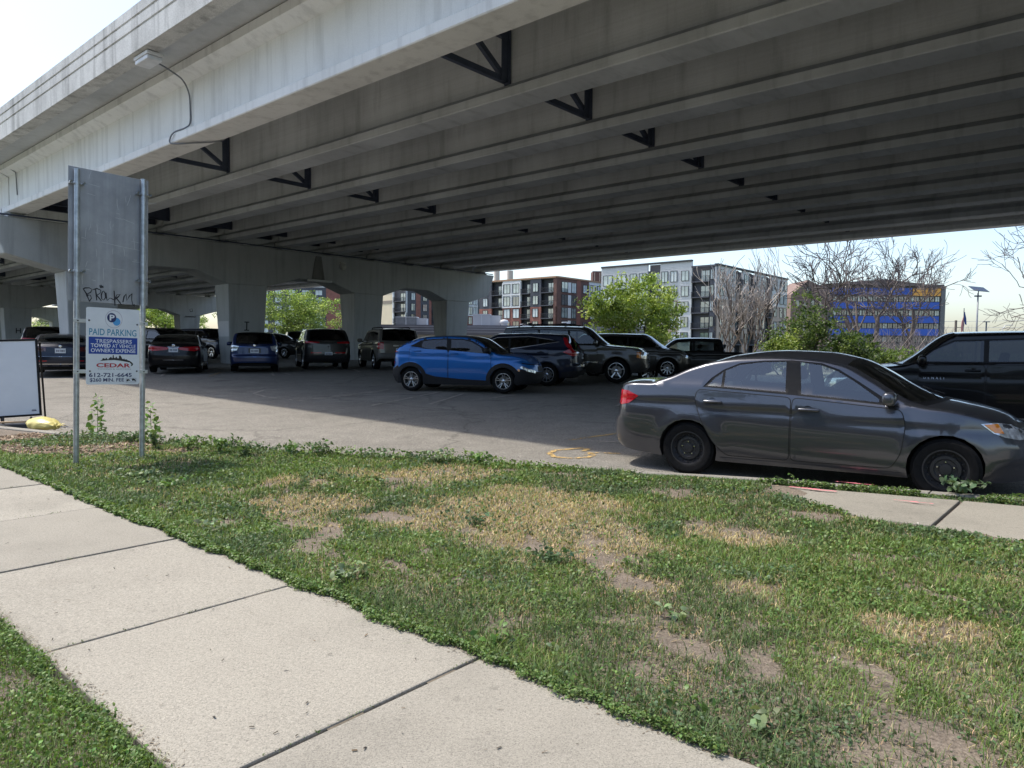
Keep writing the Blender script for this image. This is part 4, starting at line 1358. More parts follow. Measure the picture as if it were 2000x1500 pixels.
COROLLA['patches'] = [
    ('tail_lamp', [(-1.97, .925), (-2.12, .985), (-2.42, 1.005), (-2.56, .97), (-2.50, .86), (-2.22, .805), (-2.1, .83)], .006, M_RED),
    ('reverse_lamp', [(-2.34, .955), (-2.52, .955), (-2.49, .885), (-2.43, .88)], .010, M_LENS),
    ('head_lamp', [(1.63, .793), (1.80, .806), (2.02, .785), (2.20, .72), (2.22, .645), (2.05, .635), (1.88, .66), (1.76, .70)], .005, M_LENS),
    ('indicator_lamp', [(1.66, .788), (1.81, .797), (1.87, .70), (1.77, .707)], .008, M_AMBER),
    ('sill_strip', [(-.93, .212), (.93, .216), (.95, .245), (-.95, .24)], .008, P_GREY),
    ('fog_recess', [(2.30, .34), (2.50, .36), (2.50, .46), (2.32, .44)], .004, M_BLACKP),
    ('lower_grille', [(2.58, .30), (3.2, .28), (3.2, .42), (2.58, .42)], .004, M_BLACKP),
    ('grille', [(2.56, .56), (3.2, .54), (3.2, .62), (2.60, .63)], .004, M_BLACKP),
]
cx, cy = 3.253, 7.819
hh = Vector((2.2579, -1.4359)).normalized()
nn = Vector((-hh.y, hh.x))
cc = Vector((cx, cy)) + nn * 0.845
C1 = build_car('grey_sedan', 'dark grey sedan with black steel wheels parked along the grass kerb', 'car', COROLLA, P_GREY, (cc.x, cc.y, -0.105), (hh.x, hh.y), None, 'steel', G_CLEAR, wheel_w=0.205)
# ---------------------------------------------------------------- the other vehicles
def suv_spec(a, xf, xr, W_, H, R, nose, cowl, belt_f, belt_r, xcow, xtop, xrt, xrb, zrb, lean=.26, sill=.24, arch=None, er=5.0, ef=3.0, ar=.45, af=.6, pillars=(.0,), split=None, **kw):
    """a sport utility vehicle or hatchback from its main stations (all in metres, x forward, 0 between the axles)"""
    arch = arch or R + 0.05
    s = dict(W=W_, xf=xf, xr=xr, af=af, ar=ar, ef=ef, er=er, R=R, Rt=R, arch=arch, axles=(-a, a), waist=.015)
    s['sill'] = [(xr, sill + .14), (xr + .5, sill + .02), (-a, sill), (a, sill), (xf - .4, sill + .02), (xf, sill + .06)]
    s['belt'] = [(xr, belt_r), (-a * .9, belt_r), (0, (belt_f + belt_r) / 2 - .005), (xcow - .1, belt_f), (xcow + .2, cowl), (xf, cowl)]
    Hr = H - .055
    xm = (xtop + xrt) / 2
    s['rail'] = [(xr, zrb - .02), (xr + .04, zrb), (xrb, zrb + .03), ((xrb + xrt) / 2 - .02, (zrb + Hr) / 2 + .02), (xrt, Hr - .035), (xrt + .25, Hr - .01), (xm, Hr + .01), (xtop + .12, Hr - .02), (xtop, Hr - .045), ((xtop + xcow) / 2, (Hr + cowl) / 2 + .015), (xcow - .05, cowl + .045), (xcow + .1, cowl - .005), (xcow + .35, cowl - .03), (xf - .35, nose + .05), (xf - .12, nose - .02), (xf, nose - .08)]
    s['top'] = [(xr, zrb), (xrb, zrb + .03), (xrt - .12, H - .05), (xrt, H - .03), (xm, H), (xtop + .05, H - .02), (xcow + .28, cowl + .03), (xcow + .42, cowl + .015), (xf - .35, nose + .09), (xf - .1, nose + .01), (xf, nose - .07)]
    s['bow'] = [(xr, 0), (xrb, -.02), (xrt, -.05), (xm, 0), (xtop, .06), (xcow, .26), (xcow + .25, .16), (xf - .5, .08), (xf - .15, 0), (xf, 0)]
    s['lean'] = [(xr, lean), (xf, lean)]
    s['fprof'] = [(sill, .12), (sill + .15, .02), (.5, .0), (nose - .2, .02), (nose - .08, .06), (nose, .14)]
    s['rprof'] = [(sill, .12), (sill + .2, .0), (.62, .0), (.66, .05), (belt_r - .1, .08), (belt_r, .10), (H, .12)]
    s['windshield'] = (xtop, xcow + .02); s['backlight'] = (xrb + .005, xrt - .02)
    s['stations'] = [xrb, xrb + .03, xrt, xrt - .05, xtop, xcow]
    s['crease'] = [(xr, belt_r - .13), (0, (belt_f + belt_r) / 2 - .15), (xf, belt_f - .15)]; s['crease_d'] = .012
    s['flare'] = .02; s['tuck'] = .05; s['round'] = .05
    bl = lambda x: float(np.interp(x, [xr, -a * .9, 0, xcow], [belt_r, belt_r, (belt_f + belt_r) / 2, belt_f])) + .022
    wr = kw.get('win_rear', xrt + .12)
    zt_ = Hr - .085
    top_r = kw.get('win_rear_top', (wr + .10, zt_ - .03))
    xA = xcow - .12
    dl = [(wr, bl(wr) + kw.get('kick', .02)), top_r, (xm, zt_ + .012), (xtop + .02, zt_ - .03), ((xtop + xA) / 2 + .05, (zt_ + bl(xA)) / 2 + .035), (xA, bl(xA) + .01), (0, bl(0))]
    s['dlo'] = dl
    ps = sorted(pillars, reverse=True)
    panes = []
    big = grow(dl, -.022)
    edges = [9] + list(ps) + [-9]
    def clip(poly, lo, hi):
        for sgn, lim in ((1, lo), (-1, hi)):
            out = []
            n = len(poly)
            for i in range(n):
                p, q = poly[i], poly[(i + 1) % n]
                ip, iq = (p[0] - lim) * sgn >= 0, (q[0] - lim) * sgn >= 0
                if ip: out.append(p)
                if ip != iq:
                    t = (lim - p[0]) / (q[0] - p[0]); out.append((lim, p[1] + t * (q[1] - p[1])))
            poly = out
            if not poly: break
        return poly
    for hi, lo in zip(edges[:-1], edges[1:]):
        c = clip(big, lo + .035, hi - .035)
        if len(c) >= 3: panes.append(c)
    s['panes'] = panes
    zl = sill + .09
    B = ps[0] if ps else 0
    fd = [(B + .012, bl(B) - .03), (B + .012, zl), (xcow - .25, zl), (xcow - .12, (zl + belt_f) / 2), (xcow - .14, belt_f - .01)]
    rd_r = -a + .02
    rd = [(rd_r - .06, bl(rd_r) - .03), (rd_r - .08, R + arch + .12), (rd_r + .12, R + arch + .02), (rd_r + arch * .92, R + .12), (rd_r + arch + .08, zl), (B - .012, zl), (B - .012, bl(B) - .03)]
    s['doors'] = [rd, fd]
    s['handles'] = [(rd_r + .18, bl(rd_r) - .12), (B + .18, bl(B) - .12)]
    s['mirror'] = (xcow - .2, belt_f + .05, 1.15)
    s['floor'] = sill + .22; s['rim'] = R * .68
    for k, v in kw.items():
        if k not in ('win_rear', 'win_rear_top', 'kick'): s[k] = v
    return s

def at_axle(px, py, h, side_off, dx):
    """centre of a car from a point on the ground: moved dx forward and side_off to its left"""
    h = Vector(h).normalized(); n = Vector((-h.y, h.x))
    c = Vector((px, py)) + h * dx + n * side_off
    return (c.x, c.y, lotz(c.x, c.y)), (h.x, h.y)

# ---- blue crossover with black roof and cladding
KONA = suv_spec(1.34, 2.20, -2.06, .90, 1.575, .325, .86, 1.02, 1.07, 1.22, 1.12, .42, -1.12, -1.78, 1.20, lean=.36, sill=.22, arch=.375, ar=.6, er=3.4, ef=2.6, af=.8, pillars=(-.24,), win_rear=-1.30, win_rear_top=(-1.0, 1.425), kick=.04,
    roof_mat=P_BLACK, clad=.115, handle_mat=P_BLUE, mirror_mat=M_BLACKP, plate=.95)
KONA['rail'] = [(-2.06, 1.05), (-1.95, 1.12), (-1.78, 1.19), (-1.55, 1.33), (-1.2, 1.455), (-.8, 1.51), (-.3, 1.53), (.2, 1.51), (.45, 1.465), (.75, 1.31), (1.05, 1.11), (1.2, 1.045), (1.5, 1.015), (1.8, .97), (2.05, .90), (2.2, .78)]
KONA['top'] = [(-2.06, 1.06), (-1.8, 1.22), (-1.5, 1.42), (-1.2, 1.53), (-.5, 1.575), (.1, 1.57), (.5, 1.52), (1.35, 1.09), (1.5, 1.075), (1.8, 1.03), (2.08, .93), (2.2, .80)]
KONA['dlo'] = [(-1.38, 1.255), (-1.08, 1.415), (-.75, 1.455), (-.3, 1.475), (.15, 1.46), (.43, 1.405), (.74, 1.245), (.97, 1.095), (.85, 1.065), (-.25, 1.095)]
KONA['panes'] = [[(-1.05, 1.225), (-1.02, 1.39), (-.75, 1.43), (-.32, 1.45), (-.30, 1.125)], [(-.17, 1.118), (-.19, 1.45), (.14, 1.436), (.40, 1.382), (.69, 1.225), (.76, 1.085)]]
KONA['patches'] = [
    ('sill_cladding', [(-.98, .205), (.98, .205), (.98, .335), (.2, .36), (-.6, .42), (-.98, .52)], .010, M_CLAD),
    ('bumper_cladding', [(1.62, .24), (3.4, .26), (3.4, .58), (2.1, .58), (1.82, .66), (1.70, .60)], .010, M_CLAD),
    ('rear_bumper_cladding', [(-1.62, .24), (-3.3, .30), (-3.3, .58), (-2.0, .60), (-1.74, .72), (-1.66, .60)], .010, M_CLAD),
    ('head_lamp', [(1.80, .70), (2.0, .60), (2.30, .545), (2.34, .60), (2.06, .67), (1.86, .745)], .016, M_LENS),
    ('indicator_lamp', [(1.735, .66), (1.79, .665), (1.80, .60), (1.745, .60)], .018, M_AMBER),
    ('daylight_lamp', [(1.84, .83), (2.1, .80), (2.35, .79), (2.35, .765), (2.08, .775), (1.86, .80)], .008, M_BLACKP),
    ('grille', [(2.5, .60), (3.4, .58), (3.4, .74), (2.55, .74)], .008, M_BLACKP),
    ('tail_lamp', [(-1.74, 1.10), (-1.95, 1.14), (-2.3, 1.12), (-2.3, 1.06), (-1.95, 1.07)], .008, M_RED),
    ('rear_indicator', [(-1.86, .82), (-2.0, .84), (-2.12, .72), (-1.98, .70)], .016, M_RED)]
KONA['patches'].append(('roof_side', [(-1.62, 1.262), (-1.2, 1.395), (-.75, 1.45), (-.3, 1.47), (.15, 1.455), (.45, 1.40), (.75, 1.25), (1.0, 1.112), (1.07, 1.10), (.8, 1.285), (.48, 1.45), (.2, 1.50), (-.3, 1.52), (-.8, 1.50), (-1.2, 1.445), (-1.5, 1.345)], .003, P_BLACK))
loc, h = at_axle(-1.52, 19.55, (.965, -.262), .82, 0)
build_car('blue_crossover', 'bright blue small crossover with black roof and silver split-spoke wheels', 'car', KONA, P_BLUE, loc, h, None, 'split', glass('car_glass_half', (0.22, 0.25, 0.245)))

# ---- dark blue sport utility, tail towards the right
CRV = suv_spec(1.31, 2.18, -2.35, .91, 1.65, .345, .92, 1.06, 1.06, 1.13, 1.10, .30, -1.72, -2.20, 1.08, lean=.30, sill=.24, ar=.5, er=3.6, pillars=(-.10, -1.0), win_rear=-1.70, win_rear_top=(-1.40, 1.43), kick=.22, chrome_belt=M_CHROME,
    rear_glass=G_DARK, pane_mat=G_DARK, plate=.92)
CRV['patches'] = [('tail_lamp', [(-1.80, 1.05), (-2.02, 1.15), (-2.18, 1.13), (-2.40, 1.0), (-2.38, .92), (-2.1, .93)], .012, M_RED),
    ('reverse_lamp', [(-2.30, 1.08), (-2.56, 1.04), (-2.54, .90), (-2.36, .93)], .014, M_LENS),
    ('sill_cladding', [(-.92, .24), (.92, .24), (.92, .33), (-.92, .33)], .01, M_CLAD), ('rear_bumper', [(-1.75, .27), (-3.2, .36), (-3.2, .52), (-2.0, .46), (-1.78, .42)], .012, M_CLAD)]
def crv_high(root, sh, s):
    for sd in (1, -1):
        sk = Skin(); sk.add(*sh.panel([(-1.98, 1.16), (-1.86, 1.30), (-1.80, 1.50), (-1.90, 1.50), (-2.0, 1.34), (-2.16, 1.16)], (), .012, .05, .03), 0, sd)
        link('tail_lamp', sk.mesh('tail_lamp', [M_RED]), root)
CRV['extras'] = [crv_high, tail_box('bumper_bar', -2.42, -2.28, 0.0, .5, .58, .70, M_CHROME, True, .03)]
loc, h = at_axle(1.08, 22.03, (-.97, .24), -.82, 1.31)
build_car('navy_crossover', 'dark navy crossover with tall red tail lamp nosing left behind the blue one', 'car', CRV, P_NAVY, loc, h, None, 'ten', G_MID)

# ---- big grey-brown truck-based wagon facing right
TAHOE = suv_spec(1.48, 2.50, -2.62, .99, 1.90, .40, 1.10, 1.25, 1.24, 1.26, .98, .28, -2.30, -2.52, 1.25, lean=.17, sill=.34, arch=.47, er=6.5, ef=4.0, ar=.35, af=.45, pillars=(-.12, -1.15), win_rear=-2.10, win_rear_top=(-2.10, 1.72), rear_glass=G_DARK,
    clad=.045, clad_mat=P_BRONZE, plate=1.0, roof_mat=P_BLACK)
TAHOE['patches'] = [('head_lamp', [(2.18, 1.04), (2.45, 1.03), (2.9, 1.0), (2.9, .80), (2.5, .80), (2.2, .84)], .012, M_LENS), ('indicator_lamp', [(2.14, 1.03), (2.28, 1.03), (2.28, .82), (2.14, .84)], .016, M_AMBER),
    ('grille', [(2.92, 1.0), (3.5, 1.0), (3.5, .68), (2.92, .68)], .014, M_CHROME), ('side_moulding', [(-.88, .66), (.86, .66), (.86, .70), (-.88, .70)], .016, M_CHROME),
    ('front_bumper', [(2.05, .44), (3.5, .42), (3.5, .62), (2.12, .66)], .03, P_BRONZE), ('tail_lamp', [(-2.42, 1.35), (-2.62, 1.35), (-2.62, .95), (-2.45, .95)], .012, M_RED)]
def roof_rack(root, sh, s):
    q = MB()
    for sd in (1, -1):
        q.tube([(-1.9, sd * .66, 1.865), (-1.75, sd * .66, 1.93), (.0, sd * .66, 1.945), (.2, sd * .66, 1.87)], .022, 6)
    for x in (-1.5, -.35): q.tube([(x, -.66, 1.94), (x, .66, 1.94)], .02, 6); 
    for x in (-1.5, -.35):
        for sd in (1, -1): q.bbox(x - .07, x + .07, sd * .66 - .04, sd * .66 + .04, 1.90, 1.985, .02)
    q.build('roof_rack', [M_BLACKP], root, smooth_f=False)
TAHOE['extras'] = [roof_rack]
loc, h = at_axle(3.43, 23.38, (.97, -.24), .92, -1.48)
build_car('grey_wagon', 'large grey-brown sport utility vehicle with roof rack and five-spoke wheels', 'car', TAHOE, P_BRONZE, loc, h, None, 'five', G_MID, wheel_w=.26)

# ---- warm grey crossover right behind it
HIGH = suv_spec(1.40, 2.30, -2.50, .96, 1.72, .37, .98, 1.12, 1.12, 1.18, 1.20, .42, -1.80, -2.35, 1.15, lean=.27, sill=.27, arch=.43, pillars=(-.10, -1.15), win_rear=-1.85, win_rear_top=(-1.66, 1.52), rear_glass=G_DARK, pane_mat=G_DARK, plate=1.0)
HIGH['patches'] = [('head_lamp', [(1.86, .92), (2.15, .88), (2.5, .80), (2.5, .72), (2.1, .76)], .01, M_LENS), ('tail_lamp', [(-2.2, 1.10), (-2.6, 1.10), (-2.6, .92), (-2.2, .94)], .01, M_RED)]
loc, h = at_axle(5.9, 27.0, (.97, -.22), .9, -1.40)
build_car('grey_crossover', 'warm grey crossover with dark windows, half hidden behind the large wagon', 'car', HIGH, P_BRONZE, loc, h, None, 'ten', G_DARK)

# ---- black crew-cab pickup facing left
PICK = suv_spec(1.75, 2.75, -2.95, .98, 1.80, .39, 1.08, 1.18, 1.20, 1.24, 1.25, .55, -.98, -1.12, 1.30, lean=.22, sill=.36, arch=.46, er=6, ef=4, ar=.3, af=.5, pillars=(.02,), win_rear=-.92, win_rear_top=(-.92, 1.62), plate=.75, roof_mat=P_BLACK)
PICK['rail'] = [(-2.95, 1.16), (-2.8, 1.19), (-1.3, 1.20), (-1.14, 1.22), (-1.09, 1.45), (-1.02, 1.68), (-.9, 1.74), (-.2, 1.755), (.6, 1.72), (.9, 1.48), (1.22, 1.22), (1.4, 1.17), (1.9, 1.14), (2.45, 1.10), (2.65, 1.04), (2.75, .98)]
PICK['top'] = [(-2.95, 1.18), (-2.8, 1.21), (-1.3, 1.22), (-1.16, 1.24), (-1.08, 1.6), (-1.0, 1.77), (-.2, 1.80), (.6, 1.78), (1.5, 1.23), (1.65, 1.21), (2.4, 1.14), (2.65, 1.06), (2.75, 1.0)]
PICK['backlight'] = (-1.12, -1.03)
PICK['patches'] = [('head_lamp', [(2.45, 1.0), (2.7, 1.0), (3.0, .98), (3.0, .82), (2.5, .82)], .012, M_LENS), ('tail_lamp', [(-2.78, 1.12), (-3.05, 1.12), (-3.05, .85), (-2.78, .85)], .01, M_RED), ('tonneau_edge', [(-2.8, 1.15), (-1.3, 1.16), (-1.3, 1.19), (-2.8, 1.18)], .01, M_BLACKP)]
loc, h = at_axle(7.15, 28.4, (-.985, .17), 0, -.05)
build_car('black_pickup', 'black pickup truck with covered bed facing left under the bare trees', 'truck', PICK, P_BLACK, loc, h, None, 'six', G_MID, wheel_w=.26)

# ---- black sport utility at the right edge, facing away left
ACAD = suv_spec(1.50, 2.52, -2.62, .99, 1.84, .40, 1.10, 1.25, 1.26, 1.30, 1.06, .42, -1.98, -2.42, 1.24, lean=.24, sill=.30, arch=.46, pillars=(.0, -1.12), er=4.5, win_rear=-2.0, win_rear_top=(-1.85, 1.66), rear_glass=G_DARK, pane_mat=glass('car_glass_dim', (0.16, 0.18, 0.18)), plate=.9)
ACAD['patches'] = [('head_lamp', [(2.0, 1.02), (2.3, 1.0), (2.8, .96), (2.8, .84), (2.3, .84)], .01, M_LENS), ('tail_lamp', [(-2.3, 1.16), (-2.75, 1.16), (-2.75, .92), (-2.3, .96)], .01, M_RED), ('rocker_strip', [(-.9, .42), (.95, .42), (.95, .45), (-.9, .45)], .012, M_CHROME)]
def door_letters(root, sh, s):
    me = text_mesh('DENALI', .05, mat('dull_letters', (.30, .31, .33), .3, .6), align='LEFT', spacing=2.0, bold=.0)
    for q in me.vertices:                     # follow the door skin
        x, z = q.co.x, q.co.y
        P = sh.S(np.array([.86 - x]), np.array([1.03 + z]), .008)[0]
        q.co = P
    link('door_lettering', me, root)
ACAD['extras'] = [door_letters]
loc, h = at_axle(7.54, 11.3, (-.85, .53), -.98, .0)
build_car('black_suv', 'glossy black full-size sport utility vehicle cut off by the right edge', 'car', ACAD, P_BLACK, (loc[0], loc[1], lotz(loc[0], loc[1]) - .0), h, None, 'six', glass('car_glass_dim', (0.16, 0.18, 0.18)), wheel_w=.27)

# ---- the row of tails under the deck
SEDAN = dict(COROLLA); SEDAN['extras'] = []
SEDAN.update(W=.915, xf=2.42, xr=-2.42, ar=.6, er=3.0, axles=(-1.39, 1.39), R=.325, Rt=.325, arch=.37, plate=.86, rim=.215)
SEDAN['rail'] = [(-2.42, 1.0), (-2.25, 1.06), (-1.95, 1.085), (-1.7, 1.15), (-1.4, 1.29), (-1.05, 1.385), (-.75, 1.42), (-.35, 1.43), (0, 1.415), (.35, 1.36), (.66, 1.20), (.98, 1.0), (1.15, .95), (1.4, .92), (1.85, .84), (2.15, .75), (2.33, .68), (2.42, .62)]
SEDAN['top'] = [(-2.42, 1.02), (-2.25, 1.10), (-2.0, 1.12), (-1.78, 1.15), (-1.35, 1.33), (-.9, 1.44), (-.35, 1.475), (.1, 1.465), (.5, 1.40), (1.33, 1.02), (1.5, .99), (1.9, .91), (2.2, .80), (2.36, .70), (2.42, .63)]
SEDAN['bow'] = [(-2.42, 0), (-1.95, -.03), (-1.65, -.09), (-1.0, -.05), (-.3, 0), (.3, .06), (1.0, .28), (1.25, .2), (1.7, .1), (2.2, 0), (2.42, 0)]
SEDAN['sill'] = [(-2.42, .32), (-1.95, .23), (-1.0, .2), (.9, .2), (1.8, .2), (2.42, .22)]
SEDAN['seat_mat'] = mat('seat_dark', (0.03, 0.03, 0.032), 0.8)
SEDAN['windshield'] = (.38, 1.02); SEDAN['backlight'] = (-1.74, -1.08)
def badge(z, m=M_CHROME):
    def fn(root, sh, s):
        px = float(sh.S(np.array([sh.t0 + .01]), np.array([z]))[0][0])
        q = MB(); q.lathe([(.055, -px + .01), (.055, -px + .02), (.04, -px + .024), (.036, -px + .018), (0, -px + .018)], 20, axis='x')
        q2 = MB(); q2.v = [(-v[0], v[1], v[2] + z) for v in q.v]; q2.f = q.f; q2.m = q.m
        q2.build('badge', [m], root)
    return fn
CAM = dict(SEDAN)
CAM['patches'] = [('tail_lamp', [(-1.97, .98), (-2.2, 1.0), (-2.75, .97), (-2.98, .94), (-2.86, .86), (-2.35, .82), (-2.05, .87)], .008, M_RED),
    ('chrome_strip', [(-2.90, .985), (-3.4, .99), (-3.4, .965), (-2.90, .955)], .012, M_CHROME),
    ('plate_recess', [(-2.98, .93), (-3.4, .94), (-3.4, .76), (-2.86, .76)], .002, mat('recess_grey', (.05, .052, .056), .5)),
    ('bumper_line', [(-2.75, .50), (-3.4, .50), (-3.4, .475), (-2.75, .485)], .012, M_CHROME)]
CAM['extras'] = [badge(1.015)]
ROW = (-.36, .933)
def rear_at(x, y, h=ROW, a=1.39): return at_axle(x, y, h, 0, a)
loc, h = rear_at(-12.76, 27.0, (-.33, .944))
build_car('black_sedan', 'black sedan seen from behind with wide red tail lamps joined by chrome', 'car', CAM, P_BLACK, loc, h, 'parked rears under the overpass', 'ten', G_MID)
VW = dict(SEDAN)
VW['patches'] = [('tail_lamp', [(-2.02, .98), (-2.3, 1.0), (-2.66, .97), (-2.66, .84), (-2.3, .84), (-2.05, .88)], .008, mat('tail_lamp_dark', (.06, .008, .01), .12, coat=1)),
    ('chrome_strip', [(-2.0, .665), (-3.5, .672), (-3.5, .652), (-2.0, .648)], .012, M_CHROME), ('bumper_line', [(-2.3, .42), (-3.5, .42), (-3.5, .40), (-2.3, .40)], .012, M_CHROME),
    ('reflector', [(-2.4, .53), (-2.7, .53), (-2.7, .50), (-2.4, .50)], .012, M_RED)]
VW['extras'] = [badge(1.0, M_CHROME)]
loc, h = rear_at(-15.85, 25.0, (-.50, .866))
build_car('dark_sedan', 'near-black sedan seen from behind between the blank board and the sign posts', 'car', VW, P_NAVY, loc, h, 'parked rears under the overpass', 'ten', G_MID)

PRI = suv_spec(1.39, 2.20, -2.38, .89, 1.575, .315, .82, 1.0, 1.02, 1.08, 1.32, .55, -1.85, -2.25, 1.05, lean=.30, sill=.22, ar=.5, er=3.6, pillars=(-.05, -1.05), win_rear=-1.75, win_rear_top=(-1.55, 1.38), plate=.82)
PRI['patches'] = [('tail_lamp', [(-1.98, 1.02), (-2.3, 1.03), (-2.5, 1.0), (-2.44, .84), (-2.2, .78), (-2.06, .86)], .010, M_LENS), ('chrome_strip', [(-2.5, 1.0), (-3.3, 1.0), (-3.3, .98), (-2.5, .975)], .012, mat('blue_strip', (.05, .09, .22), .2, .6)),
    ('bumper_line', [(-2.45, .60), (-3.3, .63), (-3.3, .57), (-2.45, .56)], .016, mat('blue_strip', (.05, .09, .22), .2, .6)), ('lower_bumper', [(-2.5, .40), (-3.3, .40), (-3.3, .37), (-2.5, .37)], .014, mat('blue_strip', (.05, .09, .22), .2, .6)), ('plate_recess', [(-2.86, .92), (-3.3, .93), (-3.3, .74), (-2.86, .74)], .002, mat('recess_grey', (.05, .052, .056), .5))]
PRI['extras'] = [badge(1.02), tail_box('wiper', -2.36, -2.30, -.02, .3, 1.12, 1.135, M_BLACKP, False, .003)]
loc, h = rear_at(-10.15, 28.0, (-.34, .94))
build_car('blue_wagon', 'deep blue hatchback wagon seen from behind with clear tail lamps', 'car', PRI, P_PRIUS, loc, h, 'parked rears under the overpass', 'ten', G_MID)

EDGE = suv_spec(1.42, 2.25, -2.45, .96, 1.73, .37, .98, 1.12, 1.13, 1.20, 1.22, .45, -1.85, -2.32, 1.18, lean=.28, sill=.26, ar=.5, er=3.8, pillars=(-.05, -1.1), win_rear=-1.78, win_rear_top=(-1.6, 1.53), rear_glass=G_DARK, pane_mat=G_DARK, plate=.64)
EDGE['patches'] = [('tail_lamp', [(-2.10, 1.16), (-2.4, 1.17), (-2.86, 1.14), (-2.86, 1.09), (-2.4, 1.08), (-2.12, 1.08)], .010, M_RED), ('tailgate_band', [(-2.5, .98), (-3.4, .98), (-3.4, .84), (-2.5, .84)], .006, P_DGREY), ('lower_lamp', [(-2.5, .72), (-2.95, .72), (-2.95, .67), (-2.5, .67)], .012, M_RED),
    ('bumper_cladding', [(-1.9, .28), (-3.4, .36), (-3.4, .60), (-2.1, .58)], .012, M_CLAD)]
loc, h = rear_at(-8.05, 30.6, (-.38, .925), 1.42)
build_car('dark_crossover', 'dark grey crossover seen from behind, tailgate catching the light', 'car', EDGE, P_DGREY, loc, h, 'parked rears under the overpass', 'ten', G_MID)

PATH = suv_spec(1.42, 2.25, -2.42, .93, 1.76, .38, 1.02, 1.16, 1.16, 1.20, 1.02, .35, -2.08, -2.32, 1.18, lean=.2, sill=.32, arch=.45, ar=.35, er=5.5, pillars=(-.05, -1.05), win_rear=-1.95, win_rear_top=(-1.9, 1.55), rear_glass=G_DARK, pane_mat=G_DARK, plate=.82)
PATH['patches'] = [('tail_lamp', [(-2.20, 1.14), (-2.55, 1.14), (-2.55, .84), (-2.22, .88)], .012, M_RED), ('handle_strip', [(-2.95, 1.02), (-3.4, 1.02), (-3.4, .97), (-2.95, .97)], .02, M_CHROME), ('rear_bumper', [(-2.0, .46), (-3.4, .46), (-3.4, .68), (-2.1, .70)], .03, mat('bumper_grey', (.13, .125, .12), .5))]
def path_rails(root, sh, s):
    q = MB()
    for sd in (1, -1): q.tube([(-1.75, sd * .60, 1.72), (-1.6, sd * .60, 1.79), (.1, sd * .60, 1.80), (.25, sd * .60, 1.73)], .025, 6)
    q.build('roof_rails', [M_BLACKP], root)
PATH['extras'] = [path_rails]
loc, h = rear_at(-5.15, 31.0, (-.40, .917), 1.42)
build_car('pewter_suv', 'pewter sport utility vehicle with roof rails seen from behind, beside the blue crossover', 'car', PATH, P_TAN, loc, h, 'parked rears under the overpass', 'five', G_MID, wheel_w=.25)

# ---- farther cars glimpsed between the columns
loc, h = at_axle(-22.6, 28.6, (-.55, .835), 0, 0)
SED2 = dict(SEDAN); SED2['patches'] = CAM['patches'][:1]
build_car('teal_black_sedan', 'black sedan at the far left behind the blank board', 'car', SED2, P_NAVY, loc, h, 'cars deeper under the overpass', 'ten', G_MID)
DSUV = dict(EDGE); DSUV['patches'] = EDGE['patches'][:1]
loc, h = at_axle(-22.3, 34.2, (-.5, .866), 0, 0)
build_car('black_crossover', 'black crossover beyond the near-black sedan at the left', 'car', DSUV, P_BLACK, loc, h, 'cars deeper under the overpass', 'ten', G_MID)
loc, h = at_axle(-17.0, 34.6, (.9, -.42), 0, 0)
build_car('black_hatchback', 'black wagon standing crosswise behind the sedan with joined tail lamps', 'car', dict(DSUV, H=1.6), P_BLACK, loc, h, 'cars deeper under the overpass', 'ten', G_MID)
loc, h = at_axle(-17.4, 40.8, (.86, -.5), 0, 0)
build_car('silver_wheel_suv', 'dark sport utility vehicle with silver wheel poking out left of the pier column', 'car', dict(DSUV), P_NAVY, loc, h, 'cars deeper under the overpass', 'split', G_MID)
SED3 = dict(SEDAN); SED3['patches'] = [('head_lamp', [(1.75, .80), (2.0, .80), (2.4, .72), (2.4, .64), (2.0, .66)], .008, M_LENS)]
loc, h = at_axle(-14.2, 42.5, (.93, -.36), 0, 0)
build_car('small_black_sedan', 'black sedan facing right between the blue wagon and the dark crossover', 'car', SED3, P_BLACK, loc, h, 'cars deeper under the overpass', 'ten', G_MID)
WS = dict(HIGH)
loc, h = at_axle(-15.0, 50.0, (.35, -.93), 0, 0)
build_car('dark_green_suv', 'dark sport utility vehicle with pale bonnet facing the camera far under the deck', 'car', dict(WS), paint('paint_pale_green', (.20, .24, .23), .3, .35), loc, h, 'cars deeper under the overpass', 'ten', G_MID)
loc, h = at_axle(-18.9, 54.5, (.35, -.93), 0, 0)
build_car('white_suv', 'white sport utility vehicle farthest back under the deck', 'car', dict(WS), P_WHITE, loc, h, 'cars deeper under the overpass', 'ten', G_MID)
# ---------------------------------------------------------------- sign on two posts
SG = empty('street_sign', W(9.2, 2.87), math.atan2(VY, VX), 'two galvanised posts carrying a bare grey sign back over a white PAID PARKING notice', 'sign')
SG.rotation_euler = (0, RAD(1.3), math.atan2(VY, VX))
for x, top in ((0.0, 3.40), (0.73, 3.43)):
    b = MB(); b.tube([(x, 0, -0.25), (x, 0, top)], 0.031, 20); b.tube([(x, 0, top), (x, 0, top + .012)], 0.033, 20)
    b.build('post', [M_GALV], SG, flat_deg=40)
def brushed():
    t = NT('weathered_aluminium')
    n = t.noise(3, 5, 0.65)
    st = t.noise(1, 4, 0.6, stretch=(14, 14, 0.6))
    base = t.ramp(n, [(0.3, (0.30, 0.31, 0.33)), (0.7, (0.42, 0.43, 0.45))])
    base = t.mix(1.0, base, t.ramp(st, [(0.35, 0.85), (0.6, 1.0), (0.78, 1.25)]), 'MULTIPLY')
    t.l(base, t.b.inputs['Base Color'])
    t.b.inputs['Metallic'].default_value = 0.55
    t.l(t.ramp(st, [(0.3, 0.42), (0.7, 0.6)]), t.b.inputs['Roughness'])
    return t.m
b = MB(); b.bbox(-0.075, 0.805, 0.048, 0.052, 1.905, 3.445, 0.0015)
bp = b.build('back_panel', [brushed()], SG)
